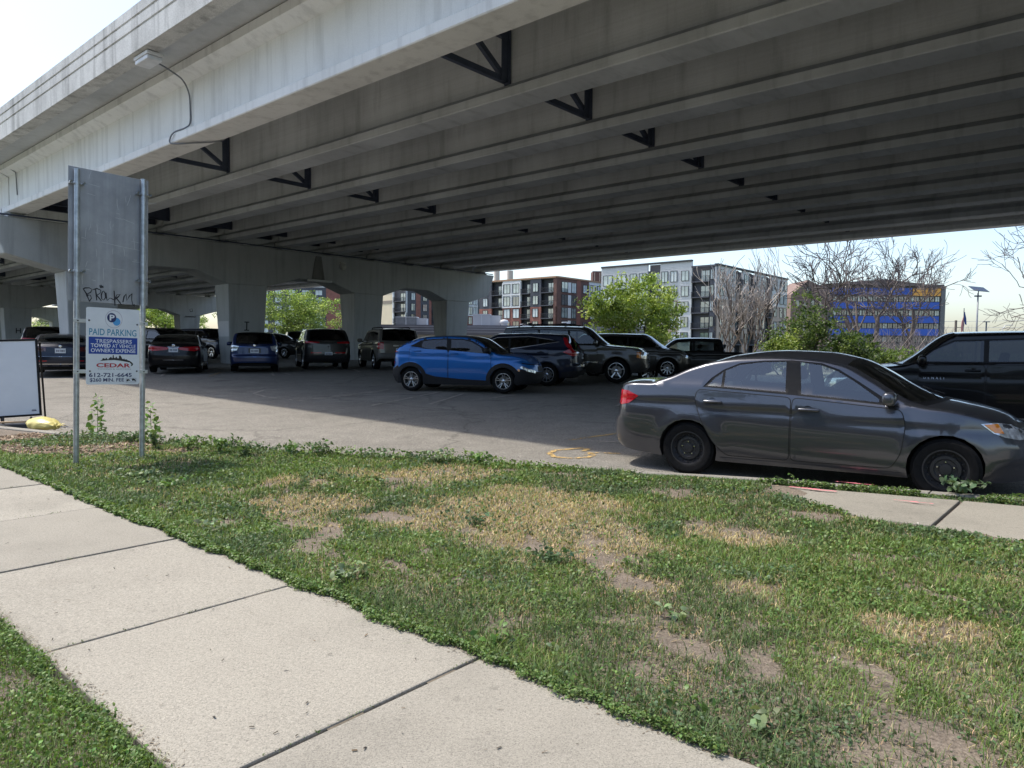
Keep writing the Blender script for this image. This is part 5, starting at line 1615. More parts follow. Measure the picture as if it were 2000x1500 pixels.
bx = MB(); bx.box(-0.072, -0.045, 0.036, 0.0465, 1.91, 3.44); bx.box(0.775, 0.802, 0.036, 0.0465, 1.91, 3.44)
for x, zs in ((0.0, (3.25, 2.245)), (0.73, (3.26, 2.20))):
    for z in zs:
        q = MB()
        q.tube([(x - 0.075, 0.022, z), (x + 0.075, 0.022, z)], 0.012, 8)
        q.lathe([(0.032, -.014), (0.038, -.014), (0.038, .014), (0.032, .014)], 20, axis='z', cx=x, cz=z)
        for dx in (-0.068, 0.068): q.lathe([(0.017, -.034), (0.017, -.012), (0.009, -.012), (0.009, .04)], 8, axis='y', cx=x + dx, cz=z)
        q.build('clamp', [M_GALV], SG, flat_deg=40)
gpx = lambda p: ((p[0] / 5 - 146) / 188, 1.4 + (673 - (380 + p[1] / 5)) * 8.2 / 1387)
G_ = [[(805, 918), (825, 905), (868, 900), (898, 915), (880, 945), (838, 968), (878, 972), (892, 1000), (868, 1035)], [(812, 920), (840, 960), (862, 1015), (872, 1036)], [(838, 985), (862, 970)],
      [(930, 905), (938, 960), (945, 1020)], [(908, 915), (945, 900), (985, 915), (978, 945), (945, 968), (968, 995), (992, 1022)],
      [(1002, 925), (990, 960), (994, 1000), (1015, 1012), (1033, 985), (1030, 940), (1012, 920), (1000, 928)], [(972, 868), (986, 892)], [(985, 860), (997, 890)], [(1003, 868), (1008, 888)],
      [(1038, 935), (1042, 980), (1050, 1012), (1080, 985), (1120, 1000)], [(1122, 908), (1128, 980), (1132, 1058)], [(1128, 1000), (1165, 968), (1188, 940), (1150, 948), (1140, 975), (1180, 1020), (1200, 1045)],
      [(1215, 1020), (1228, 960), (1248, 930), (1258, 1000), (1285, 950), (1312, 922), (1310, 985), (1322, 1040), (1338, 1052), (1336, 1030)]]
gr = strokes_mesh([[gpx(p) for p in s] for s in G_], 0.016, mat('marker_black', (.012, .012, .02), .5), 'graffiti')
link('graffiti', gr, bp, (0, 0.0462, 0), (RAD(90), 0, 0))
M_SCR = mat('scratch_bright', (.55, .56, .58), .4, .6)
r_ = random.Random(5)
sc_ = []
for k in range(34):
    x, z, L = r_.uniform(-.02, .75), r_.uniform(2.1, 3.35), r_.uniform(.03, .16)
    a = r_.choice((RAD(90), RAD(85), RAD(-6), RAD(-4))) + r_.gauss(0, .12)
    sc_.append([(x, z), (x + L * .5 * math.cos(a) + r_.gauss(0, .004), z + L * .5 * math.sin(a)), (x + L * math.cos(a), z + L * math.sin(a))])
sc_.append([(.28, 2.62), (.45, 2.60), (.62, 2.585), (.78, 2.57)])
_sc = link('scratches', strokes_mesh(sc_, 0.004, M_SCR, 'scratches'), bp, (0, 0.0465, 0), (RAD(90), 0, 0)); _sc['kind'] = 'stuff'
for z in (1.675, 1.088):
    q = MB(); q.bbox(-0.045, 0.775, -0.042, -0.036, z - 0.021, z + 0.021, 0.002)
    for x in (0.0, 0.73): q.lathe([(0.0, -.046), (0.008, -.046), (0.008, -.041)], 8, 1, cx=x, cz=z)
    q.build('bracket', [mat('bracket_white', (.55, .57, .58), .4, .5), M_DARK], SG)
NX0, NX1, NZ0, NZ1 = 0.085, 0.675, 0.935, 1.84
pts = round_poly([(NX0, NZ0), (NX1, NZ0), (NX1, NZ1), (NX0, NZ1)], 0.03, 5)
q = MB(); q.prism(pts, -0.048, -0.0435, M=Matrix(((1, 0, 0, 0), (0, 0, 1, 0), (0, 1, 0, 0), (0, 0, 0, 1))))
NP = q.build('notice_plate', [M_WHITEP], SG)
FY = -0.0488
def sx(px): return NX0 + (px - 255) / 865 * (NX1 - NX0)
def sz(py): return NZ1 - (py - 165) / 1195 * (NZ1 - NZ0)
Minv = {'teal': mat('ink_teal', (.06, .27, .42), .5, var=.03), 'navy': mat('ink_navy', (.018, .03, .12), .5, var=.03), 'blue': mat('ink_blue', (.012, .055, .32), .5, var=.03), 'sky': mat('ink_sky', (.08, .34, .68), .5, var=.03),
        'white': mat('ink_white', (.78, .8, .84), .5, var=.02), 'red': mat('ink_red', (.45, .03, .045), .5, var=.03), 'black': mat('ink_black', (.015, .015, .018), .5, var=.03), 'grey': mat('ink_grey', (.33, .34, .37), .5, var=.03), 'ring': mat('ink_ring', (.33, .27, .36), .5, var=.03)}
def put_text(s, x0, x1, yc, cap, ink, bold=0.0, layer=0):
    me = text_mesh(s, 1.0, Minv[ink], bold=bold)
    co = np.array([v.co for v in me.vertices])
    mn, mx = co.min(0), co.max(0)
    w, h = sx(x1) - sx(x0), cap / 1195 * (NZ1 - NZ0)
    for v in me.vertices:
        v.co.x = sx(x0) + (v.co.x - mn[0]) / (mx[0] - mn[0]) * w
        v.co.y = sz(yc) + ((v.co.y - mn[1]) / (mx[1] - mn[1]) - .5) * h
    link('lettering', me, NP, (0, FY - 0.0006 * layer, 0), (RAD(90), 0, 0))
def put_poly(pts, ink, layer=0, name='print_area'):
    me = mesh_np(name, [(sx(x), sz(y), 0) for x, y in pts], [tuple(range(len(pts)))], Minv[ink])
    if me.polygons[0].normal.z < 0: me.flip_normals()
    link(name, me, NP, (0, FY - 0.0006 * layer, 0), (RAD(90), 0, 0))
def circ(cx, cy, r, n=32): return [(cx + r * math.cos(2 * math.pi * k / n), cy + r * 1.0 * math.sin(2 * math.pi * k / n)) for k in range(n)]
ringv = circ(690, 335, 138, 48); ringi = circ(690, 335, 133, 48)
me = mesh_np('logo_ring', [(sx(x), sz(y), 0) for x, y in ringv + ringi], [(i, (i + 1) % 48, 48 + (i + 1) % 48, 48 + i) for i in range(48)], Minv['ring'])
link('logo_ring', me, NP, (0, FY, 0), (RAD(90), 0, 0))
put_poly(circ(735, 372, 62), 'sky', 0, 'logo_disc'); put_poly(circ(656, 312, 74), 'navy', 1, 'logo_disc')
put_text('P', 622, 702, 312, 92, 'white', .03, 2)
put_text('PAID PARKING', 300, 1066, 542, 104, 'teal', .012)
put_poly([(293, 620), (1082, 620), (1082, 884), (293, 884)], 'blue', 0)
put_text('TRESPASSERS', 396, 988, 682, 58, 'white', .01, 1)
put_text('TOWED', 326, 640, 752, 60, 'white', .028, 1); put_text('AT VEHICLE', 664, 1052, 755, 57, 'white', .008, 1)
put_text("OWNER'S EXPENSE", 328, 1052, 828, 60, 'white', .012, 1)
put_text('CEDAR', 415, 968, 1060, 66, 'red', .03, 1)
put_text('TOWING & AUCTION', 432, 972, 1119, 24, 'grey', 0)
put_text('612-721-6645', 300, 990, 1212, 66, 'navy', .02)
put_text('$260 MIN. FEE', 312, 862, 1292, 64, 'navy', .02)
# skyline and swoosh
sk_ = [(470, 992)]
hs = [(505, 972), (515, 950), (540, 950), (545, 962), (560, 962), (560, 945), (582, 945), (585, 965), (610, 965), (612, 950), (632, 940), (636, 928), (655, 928), (658, 945), (672, 945), (675, 905), (684, 893), (692, 905), (694, 940), (718, 945), (722, 930), (740, 920), (745, 945), (776, 948), (778, 905), (800, 902), (822, 935), (830, 955), (852, 960), (862, 945), (872, 965), (905, 962), (912, 972), (940, 982), (952, 985), (985, 1005), (1015, 1035), (1000, 1062), (972, 1072), (985, 1040), (955, 1012), (900, 1002), (800, 985), (700, 975), (600, 980), (520, 988)]
put_poly([(472, 994)] + hs, 'black', 0, 'skyline')
put_poly([(895, 1262), (1066, 1262), (1066, 1266), (895, 1266)], 'navy'); put_poly([(895, 1322), (1066, 1322), (1066, 1326), (895, 1326)], 'navy')
put_poly([(895, 1266), (899, 1266), (899, 1322), (895, 1322)], 'navy'); put_poly([(1062, 1266), (1066, 1266), (1066, 1322), (1062, 1322)], 'navy')
put_poly([(903, 1285), (930, 1276), (962, 1290), (965, 1304), (940, 1300), (925, 1312), (905, 1312)], 'black', 1, 'pictogram'); put_poly([(990, 1276), (1015, 1268), (1050, 1280), (1060, 1312), (1042, 1314), (1036, 1300), (1010, 1302), (1004, 1312), (996, 1296)], 'black', 1, 'pictogram')
for x, y in ((300, 370), (1078, 402), (315, 1153), (1075, 1150)):
    q = MB(); q.lathe([(0.0, FY - .006), (0.009, FY - .005), (0.011, FY + .001)], 10, cx=sx(x), cz=sz(y)); q.build('bolt', [mat('bolt_dark', (.12, .12, .13), .4, .8)], NP)

# ---------------------------------------------------------------- blank sidewalk board and its sandbag
AF = empty('sidewalk_board', (-8.47, 12.15, lotz(-8.5, 12.1)), RAD(26), 'blank white A-frame board in a black frame beside a yellow sandbag', 'sign board')
tilt = Matrix.Rotation(RAD(-5), 4, 'X') @ Matrix.Rotation(RAD(-2.5), 4, 'Y')
w2, z0, z1 = .345, .16, 1.50
q = MB(); q.bbox(-w2 + .03, w2 - .03, -.008, .008, z0 + .03, z1 - .03, .002, M=tilt); q.build('panel', [mat('board_white', (.62, .66, .7), .35, 0, .03)], AF)
q = MB()
for a in ((-w2, -w2 + .035, z0, z1), (w2 - .035, w2, z0, z1)): q.bbox(a[0], a[1], -.022, .022, a[2], a[3], .006, M=tilt)
q.bbox(-w2 + .0355, w2 - .0355, -.022, .022, z1 - .035, z1, .006, M=tilt); q.bbox(-w2 + .0355, w2 - .0355, -.022, .022, z0, z0 + .035, .006, M=tilt)
q.build('frame', [M_BLACKP], AF)
q = MB(); q.box(.20, .27, -.0095, -.0085, z0 + .085, z0 + .10, M=tilt); q.box(.205, .265, -.0095, -.0085, z0 + .11, z0 + .117, M=tilt); q.build('maker_mark', [M_INK], AF)
q = MB()
for x in (-.22, .18): q.tube([(x, .0, z0), (x, .0, .05)], .018, 8)
q.bbox(-.40, .42, -.30, .32, -.02, .05, .02); q.build('base', [mat('rubber_base', (.05, .052, .055), .7)], AF)
q = MB(); q.bbox(-.40, .30, -.34, -.26, .09, .115, .008); q.build('foot_bar', [mat('foot_wood', (.35, .25, .15), .7)], AF)
q = MB(); q.tube([(w2 - .02, .03, z1 - .05), (w2 - .02, .50, .02)], .016, 8); q.tube([(-w2 + .02, .03, z1 - .05), (-w2 + .02, .50, .02)], .016, 8); q.build('leg', [M_BLACKP], AF)

def sandbag():
    n, m_ = 44, 22
    vs, fs = [], []
    r = np.random.default_rng(4)
    for i in range(m_ + 1):
        t = i / m_
        x = -.36 + .66 * t
        hw = (math.sin(math.pi * min(1, t * .92 + .04)) ** .62) * .16 if t < .95 else .05
        for k in range(n):
            a = 2 * math.pi * k / n
            y = hw * math.cos(a) * 1.2
            z = hw * .72 * math.sin(a)
            wr = .010 * math.sin(7 * a + 9 * t) * (t ** 2) + .014 * math.sin(15 * a + 3) * t ** 5 + .006 * math.sin(23 * t + 3 * a)
            z = max(z + wr + .085 * (1 - .4 * t), 0.0 + .004 * math.sin(9 * a))
            vs.append((x, y + wr, z))
    for i in range(m_):
        for k in range(n):
            a0 = i * n + k; a1 = i * n + (k + 1) % n
            fs.append((a0, a1, a1 + n, a0 + n))
    fs.append(tuple(range(n))); fs.append(tuple(range(m_ * n, m_ * n + n)))
    b = MB(); b.add(vs, fs)
    # frilled neck beyond the tie
    for j in range(7):
        a = j * .9
        b.add([(.29, .01 * math.cos(a), .06), (.36, .05 * math.cos(a) + .02, .07 + .035 * math.sin(a)), (.43, .09 * math.cos(a), .06 + .05 * math.sin(a)), (.42, .07 * math.cos(a + .5), .05 + .045 * math.sin(a + .5))], [(0, 1, 2, 3)])
    return b
SB = empty('sandbag', (-7.50, 11.35, float(rise(-7.6, 11.6)) - .03), RAD(-24), 'yellow tied sandbag lying on the kerb at the foot of the blank board', 'sandbag')
o = sandbag().build('bag', [mat('yellow_plastic', (.58, .50, .17), .42, 0, .12, 9, .15, 30)], SB, smooth_f=True)

# ---------------------------------------------------------------- grass, weeds and litter
STRAW = [(0.01, 6.01, 1.46, 1.40), (0.52, 5.35, 0.79, 1.09), (-1.72, 6.24, 0.54, 0.94), (-2.33, 7.31, 0.42, 0.61), (-0.86, 7.8, 1.16, 0.7), (1.82, 5.40, 0.52, 0.69), (0.70, 4.70, 0.41, 0.70), (1.58, 4.11, 0.22, 0.25), (2.06, 3.72, 0.30, 0.25)]
SOILP = [(-1.46, 5.44, 0.24, 0.42), (-1.45, 5.01, 0.15, 0.43), (0.88, 3.36, 0.20, 0.16), (1.31, 3.53, 0.16, 0.10), (1.08, 3.12, 0.16, 0.16), (1.60, 3.00, 0.16, 0.21), (0.31, 5.13, 0.19, 0.26), (0.70, 4.27, 0.16, 0.15), (-1.03, 5.97, 0.30, 0.27), (1.75, 6.83, 0.30, 0.31), (2.50, 6.11, 0.36, 0.31), (-4.50, 9.2, 0.46, 0.50), (2.54, 4.01, 0.12, 0.16), (0.59, 7.95, 0.35, 0.25), (-0.56, 4.34, 0.09, 0.16), (0.25, 2.64, 0.08, 0.08), (-5.6, 9.1, .5, .45)]
SOILP = [(a, b, c * .85, d * .82) for a, b, c, d in SOILP]
def blobs(x, y, L, warp=.35):
    wx = x + warp * (fbm(x * 2.2, y * 2.2, 21) - .5) * 2; wy = y + warp * (fbm(x * 2.2, y * 2.2, 25) - .5) * 2
    m = np.zeros_like(x)
    for cx, cy, rx, ry in L:
        m = np.maximum(m, 1 - np.hypot((wx - cx) / rx, (wy - cy) / ry))
    return m
def uv_of(x, y): return x * UX + y * UY, x * VX + y * VY
kerb_np = lambda u: np.interp(u, _ku, _kv)
def scatter(n, u0, u1, v0, v1):
    u = rng.uniform(u0, u1, n); v = rng.uniform(v0, v1, n)
    return u * UX + v * VX, u * UY + v * VY, u, v
def lawn_h(x, y, u, v):
    e = np.minimum(v - 2.31, kerb_np(u) - v)
    b = 0.09 * fbm(x * .9, y * .9, 9) - 0.035
    b = np.where((v > 6.6) & (u < 1.6), np.minimum(b, -.02), b)
    return rise(x, y) - 0.02 + b * np.clip(e / .3, 0, 1)
def verge_h(x, y, u, v): return rise(x, y) - .015 + .07 * fbm(x * .9, y * .9, 12) * np.clip((.99 - v) / .3, 0, 1)
def in_view(x, y, pad=1.5):
    core = (y > 1.6) & (np.abs(x) < y * .78 + pad)
    return core | ((y > -2.5) & (np.abs(x) < np.abs(y) * .9 + 7) & (rng.random(len(x)) < .4))

def blades(x, y, z, h, w, col, lean=.5):
    n = len(x)
    a = rng.uniform(0, 2 * np.pi, n)
    d = np.stack([np.cos(a), np.sin(a)], 1)
    s = np.stack([-d[:, 1], d[:, 0]], 1)
    l = np.abs(rng.normal(0, lean, n)) + .12
    P = np.zeros((n, 5, 3), np.float32)
    base = np.stack([x, y, z], 1)
    for k, (f, ww) in enumerate(((0, 1), (0, -1), (.55, .8), (.55, -.8), (1, 0))):
        P[:, k, :2] = base[:, :2] + d * (l * h * f ** 1.6)[:, None] + s * (w * ww * .5)[:, None]
        P[:, k, 2] = z + h * f * np.sqrt(np.clip(1 - (l * .55 * f) ** 2, .15, 1))
    i0 = (np.arange(n) * 5)[:, None]
    T = np.concatenate([i0 + np.array([[0, 1, 3]]), i0 + np.array([[0, 3, 2]]), i0 + np.array([[2, 3, 4]])])
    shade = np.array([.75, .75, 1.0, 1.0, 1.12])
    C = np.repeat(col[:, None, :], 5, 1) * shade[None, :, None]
    return P.reshape(-1, 3), T, C.reshape(-1, 3)

def leaves(c, size, col, up=.6, aspect=.62, nrm=None):
    """pointed oval leaves, 6 vertices, folded along the rib"""
    n = len(c)
    nv = rng.normal(0, 1, (n, 3)) * (1 - up) + np.array([0, 0, 1]) * up if nrm is None else nrm
    nv /= np.linalg.norm(nv, axis=1, keepdims=True) + 1e-9
    t = rng.normal(0, 1, (n, 3)); t -= nv * (t * nv).sum(1, keepdims=True); t /= np.linalg.norm(t, axis=1, keepdims=True) + 1e-9
    b = np.cross(nv, t)
    size = np.broadcast_to(size, (n,))
    prof = [(-.5, 0, 0), (-.12, -.5, .12), (-.12, .5, .12), (.22, -.36, .08), (.22, .36, .08), (.5, 0, -.06)]
    P = np.zeros((n, 6, 3), np.float32)
    for k, (a, w, u) in enumerate(prof):
        P[:, k] = c + (t * a + b * w * aspect + nv * u) * size[:, None]
    i0 = (np.arange(n) * 6)[:, None]
    T = np.concatenate([i0 + np.array([[0, 1, 2]]), i0 + np.array([[1, 3, 2]]), i0 + np.array([[2, 3, 4]]), i0 + np.array([[3, 5, 4]])])
    C = np.repeat(col[:, None, :], 6, 1)
    return P.reshape(-1, 3), T, C.reshape(-1, 3)

M_GRASS = tinted('grass_blades', .55, .3)
M_LEAF = tinted('leaf_green', .45, .3)
def pick(n, base, var, light=.25):
    b = np.array(base)
    k = 1 + rng.normal(0, light, (n, 1))
    return np.clip(b[None] * np.clip(k, .35, 1.9) * (1 + rng.normal(0, var, (n, 3))), .004, .9)

def lawn_masks(x, y, u, v):
    st = blobs(x, y, STRAW, .5)
    so = blobs(x, y, SOILP, .28)
    e = np.minimum(v - 2.31, kerb_np(u) - v)
    edge = np.clip(1 - e / .35, 0, 1)
    patch = fbm(x * 1.6, y * 1.6, 31)
    soil = np.maximum(smooth(-.10, .42, so), (1 - edge) * np.maximum(1 - smooth(.20, .36, patch), .85 * (1 - smooth(.20, .36, fbm(x * 3.3, y * 3.3, 35)))))
    slab_ = (v > 6.42) & (u < 1.75) & (v < kerb_np(u) - .19)
    slab_ |= (v > 6.55 + (u - 1.75) * .5) & (u >= 1.75) & (u < 2.75) & (v < kerb_np(u) - .19)
    slab_ |= (u >= 2.75) & (u < 4.1) & (v > kerb_np(u) - .36 + .12 * fbm(u * 3, v * 3, 55)) & (v < kerb_np(u) - .17)
    mulch = (u > 9.9) & (v > 2.55)
    straw = np.clip(st * 1.5 + .12 + (fbm(x * 2.5, y * 2.5, 41) - .5) * 1.3, 0, 1) * smooth(-.45, .1, st)
    return straw, soil, edge, slab_, mulch, patch

V_, T_, C_ = [], [], []
def push(r, store):
    base = sum(len(a) for a in store[0])
    store[0].append(r[0]); store[1].append(r[1] + base); store[2].append(r[2])
def flush(name, store, m, label=None, parent=None, loc=None, kind='stuff'):
    me = mesh_fast(name, np.concatenate(store[0]), np.concatenate(store[1]), m, np.concatenate(store[2]))
    o = link(name, me, parent, loc)
    if kind: o['kind'] = kind
    if label: o['label'] = label
    return o
gs_ = ([], [], []); ls_ = ([], [], [])
x, y, u, v = scatter(1330000, -8, 11.8, 2.33, 9.6)
k = (v < kerb_np(u) + .02) & in_view(x, y)
x, y, u, v = x[k], y[k], u[k], v[k]
# thin with distance: far blades are wider instead
dist = np.hypot(x, y)
keep = rng.random(len(x)) < np.clip(3.8 / dist, .2, 1)
straw, soil, edge, slab_, mulch, patch = lawn_masks(x, y, u, v)
den = np.clip(.62 + .9 * (patch - .3), .35, 1) * (1 - .94 * soil)
den = np.where(mulch, .06 + .5 * (fbm(x * 1.4, y * 1.4, 77) > .55), den)
den = np.maximum(den, edge * .95 * (1 - .7 * mulch))
den = np.where(slab_, 0, den)
den = np.where(straw > .5, den * .8, den)
keep &= rng.random(len(x)) < den
x, y, u, v, dist, straw, edge, patch = (a[keep] for a in (x, y, u, v, dist, straw, edge, patch))
is_straw = rng.random(len(x)) < np.clip(straw * .85 + .09, 0, .90)
is_straw &= rng.random(len(x)) > edge * .8
hh_ = rng.uniform(.02, .055, len(x)) * (1 + .5 * edge + .5 * fbm(x * .8, y * .8, 51)) * np.where((u < 4.2) & (kerb_np(u) - v < .3), .45, 1) * np.where(is_straw, .65, 1)
ww_ = rng.uniform(.0026, .0048, len(x)) * np.clip(dist / 2.9, 1, 2.8)
col = pick(len(x), (.15, .22, .064), .1, .28)
dk = pick(len(x), (.105, .160, .060), .08, .25)
col = np.where((fbm(x * 1.1, y * 1.1, 61) > .52)[:, None], dk, col)
scol = pick(len(x), (.50, .41, .235), .06, .2)
col = np.where(is_straw[:, None], scol, col)
z = lawn_h(x, y, u, v)
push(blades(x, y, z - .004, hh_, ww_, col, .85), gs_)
print('lawn blades', len(x))
# creeping small-leaved cover
x, y, u, v = scatter(850000, -8, 11.8, 2.30, 9.6)
k = (v < kerb_np(u) + np.where(u < 4.2, -.03, .07)) & in_view(x, y)
x, y, u, v = x[k], y[k], u[k], v[k]
dist = np.hypot(x, y)
straw, soil, edge, slab_, mulch, patch = lawn_masks(x, y, u, v)
den = np.clip((fbm(x * 2.0, y * 2.0, 71) - .36) * 3.2, .12, 1) * (1 - .95 * soil) * (1 - .85 * smooth(.2, .7, straw))
den = np.maximum(den, edge * .9 * (1 - .6 * mulch))
den = np.where(mulch, np.maximum(.04, .8 * (fbm(x * 1.4, y * 1.4, 77) > .52)), den)
den = np.where(slab_, 0, den) * np.clip(3.8 / dist, .22, 1)
k = rng.random(len(x)) < den
x, y, u, v, dist, edge = (a[k] for a in (x, y, u, v, dist, edge))
z = lawn_h(x, y, u, v)
hump = np.clip(fbm(x * 2.6, y * 2.6, 81) - .3, 0, 1)
kerbside = np.clip(1 - (kerb_np(u) - v) / .5, 0, 1) * np.clip((u - 4.5) / 2, 0, 1)
zz = z + np.where((u < 4.2) & (kerb_np(u) - v < .3), .3, 1) * rng.random(len(x)) * (.02 + .07 * hump + .06 * kerbside) * (1 + .4 * edge)
sz_ = rng.uniform(.011, .025, len(x)) * np.clip(dist / 3.6, 1, 1.9) * (1 + .3 * kerbside)
colA = pick(len(x), (.135, .205, .062), .08, .28); colB = pick(len(x), (.105, .160, .075), .08, .25)
col = np.where((fbm(x * 1.3, y * 1.3, 91) > .5)[:, None], colA, colB)
push(leaves(np.stack([x, y, zz], 1), sz_, col, .55), ls_)
print('lawn leaves', len(x))
# verge at the lower left
x, y, u, v = scatter(330000, .8, 9, -1.6, .96)
k = in_view(x, y, .6) & (rng.random(len(x)) < .9 - .65 * (fbm(x * 2.2, y * 2.2, 33) < .36))
x, y, u, v = x[k], y[k], u[k], v[k]
n2 = len(x) // 2
z = verge_h(x, y, u, v)
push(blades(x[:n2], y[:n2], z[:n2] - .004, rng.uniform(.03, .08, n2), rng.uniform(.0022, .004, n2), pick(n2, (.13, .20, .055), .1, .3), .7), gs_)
zz = z[n2:] + rng.random(len(x) - n2) * (.02 + .09 * np.clip(fbm(x[n2:] * 2.6, y[n2:] * 2.6, 83), 0, 1))
xv = x[n2:] + rng.normal(0, .015, len(zz)); yv = y[n2:] + rng.normal(0, .015, len(zz))
push(leaves(np.stack([xv, yv, zz], 1), rng.uniform(.009, .021, len(zz)), pick(len(zz), (.135, .215, .058), .08, .27), .5), ls_)
# ragged fringe creeping over the pavement edges and the kerb
for (ua, ub, vf, sg, n) in ((1.0, 11.5, lambda u: np.full_like(u, 2.31), -1, 26000), (.8, 8, lambda u: np.full_like(u, .90), 1, 12000), (-3, 3.2, lambda u: kerb_np(u) - .19, 1, 5200)):
    u = rng.uniform(ua, ub, n); reach = np.clip(fbm(u * 3.1, u * 0 + 3.3, 95) * .16 + fbm(u * 9, u * 0 + 1.7, 97) * .10 - .075, .004, .3)
    if sg > 0 and ua < 0: reach = np.clip(fbm(u * 1.7, u * 0 + 4.4, 99) - .47, 0, .3) * .9
    v = vf(u) + sg * reach * rng.random(n) ** 1.3 + rng.normal(0, .008, n)
    k = reach > .003; u, v, reach = u[k], v[k], reach[k]
    x, y = u * UX + v * VX, u * UY + v * VY
    z = rise(x, y) + .004 + rng.random(len(x)) * (.035 if ua > 0 else .045)
    push(leaves(np.stack([x, y, z], 1), rng.uniform(.010, .020, len(x)) * np.clip(np.hypot(x, y) / 3.2, 1, 2), pick(len(x), (.13, .20, .062), .08, .25), .6), ls_)
for u_ in uj[3:12]:
    n = 46
    v = rng.choice([rng.uniform(1, 2.3) for _ in range(5)], n) + rng.normal(0, .035, n); v = np.clip(v, 1.0, 2.3); u = u_ + rng.normal(0, .006, n)
    x, y = u * UX + v * VX, u * UY + v * VY
    push(leaves(np.stack([x, y, rise(x, y) + rng.random(n) * .012 - .002], 1), rng.uniform(.006, .012, n), pick(n, (.11, .15, .055), .1, .3), .5), ls_)
flush('grass', gs_, M_GRASS, 'patchy green and straw-coloured grass of the lawn beside the pavement')
flush('ground_cover', ls_, M_LEAF, 'creeping small-leaved weeds through the lawn and over the pavement edge')

# mulch chips under the sign, fallen bits on the pavement
def chips(n, pts, lo, hi, cols, name, label):
    x, y, z = pts
    a = rng.uniform(0, np.pi, n); L = rng.uniform(lo, hi, n); w = L * rng.uniform(.18, .4, n); tz = rng.normal(0, .22, n)
    d = np.stack([np.cos(a), np.sin(a), tz], 1); s = np.stack([-np.sin(a), np.cos(a), rng.normal(0, .2, n)], 1)
    c = np.stack([x, y, z + .006], 1)
    P = np.stack([c - d * L[:, None] / 2 - s * w[:, None] / 2, c + d * L[:, None] / 2 - s * w[:, None] / 2, c + d * L[:, None] / 2 + s * w[:, None] / 2, c - d * L[:, None] / 2 + s * w[:, None] / 2], 1).astype(np.float32)
    i0 = (np.arange(n) * 4)[:, None]
    T = np.concatenate([i0 + np.array([[0, 1, 2]]), i0 + np.array([[0, 2, 3]])])
    ci = rng.integers(0, len(cols), n); col = np.array(cols)[ci] * rng.uniform(.7, 1.3, (n, 1))
    o = link(name, mesh_fast(name, P.reshape(-1, 3), T, tinted('litter', .85, .05), np.repeat(col, 4, 0)))
    o['kind'] = 'stuff'; o['label'] = label
u = rng.uniform(8.6, 12.6, 9000); v = 2.45 + rng.random(9000) * (kerb_np(u) - 2.5)
x, y = u * UX + v * VX, u * UY + v * VY
chips(9000, (x, y, lawn_h(x, y, u, v)), .02, .07, [(.20, .135, .085), (.30, .22, .15), (.12, .085, .06), (.36, .29, .21)], 'mulch', 'brown wood chips scattered under the sign posts')
u = rng.uniform(1.2, 9, 130); v = rng.uniform(1.02, 2.28, 130)
x, y = u * UX + v * VX, u * UY + v * VY
chips(130, (x, y, rise(x, y) - .001), .006, .022, [(.05, .04, .03), (.14, .10, .06), (.035, .03, .025)], 'litter', 'small dry leaf bits lying on the pavement')
u = rng.uniform(-5, 11, 2600); v = 2.4 + rng.random(2600) * (kerb_np(u) - 2.6)
x, y = u * UX + v * VX, u * UY + v * VY
chips(2600, (x, y, lawn_h(x, y, u, v) + .004), .008, .03, [(.30, .23, .14), (.17, .12, .08), (.38, .32, .24), (.42, .40, .36)], 'dry_litter', 'dry stalks and crumbs lying in the bare lawn')

u = rng.uniform(-3, 13.5, 9000); v = kerb_np(u) + .17 + np.abs(rng.normal(0, .45, 9000))
x, y = u * UX + v * VX, u * UY + v * VY
chips(9000, (x, y, rise(x, y) - .105 + .012 * fbm(x * .4, y * .4, 5) - .006), .008, .028, [(.30, .27, .23), (.20, .18, .15), (.42, .39, .34), (.15, .12, .08)], 'gravel', 'loose grit and crumbs swept along the lot edge')
u = rng.uniform(1.0, 10, 5000); v = np.where(rng.random(5000) < .6, 2.30 - np.abs(rng.normal(0, .03, 5000)), .99 + np.abs(rng.normal(0, .022, 5000)))
x, y = u * UX + v * VX, u * UY + v * VY
chips(5000, (x, y, rise(x, y) - .004), .004, .014, [(.16, .13, .095), (.24, .20, .15), (.10, .08, .055)], 'soil_crumbs', 'soil crumbs spilled along the pavement edges')
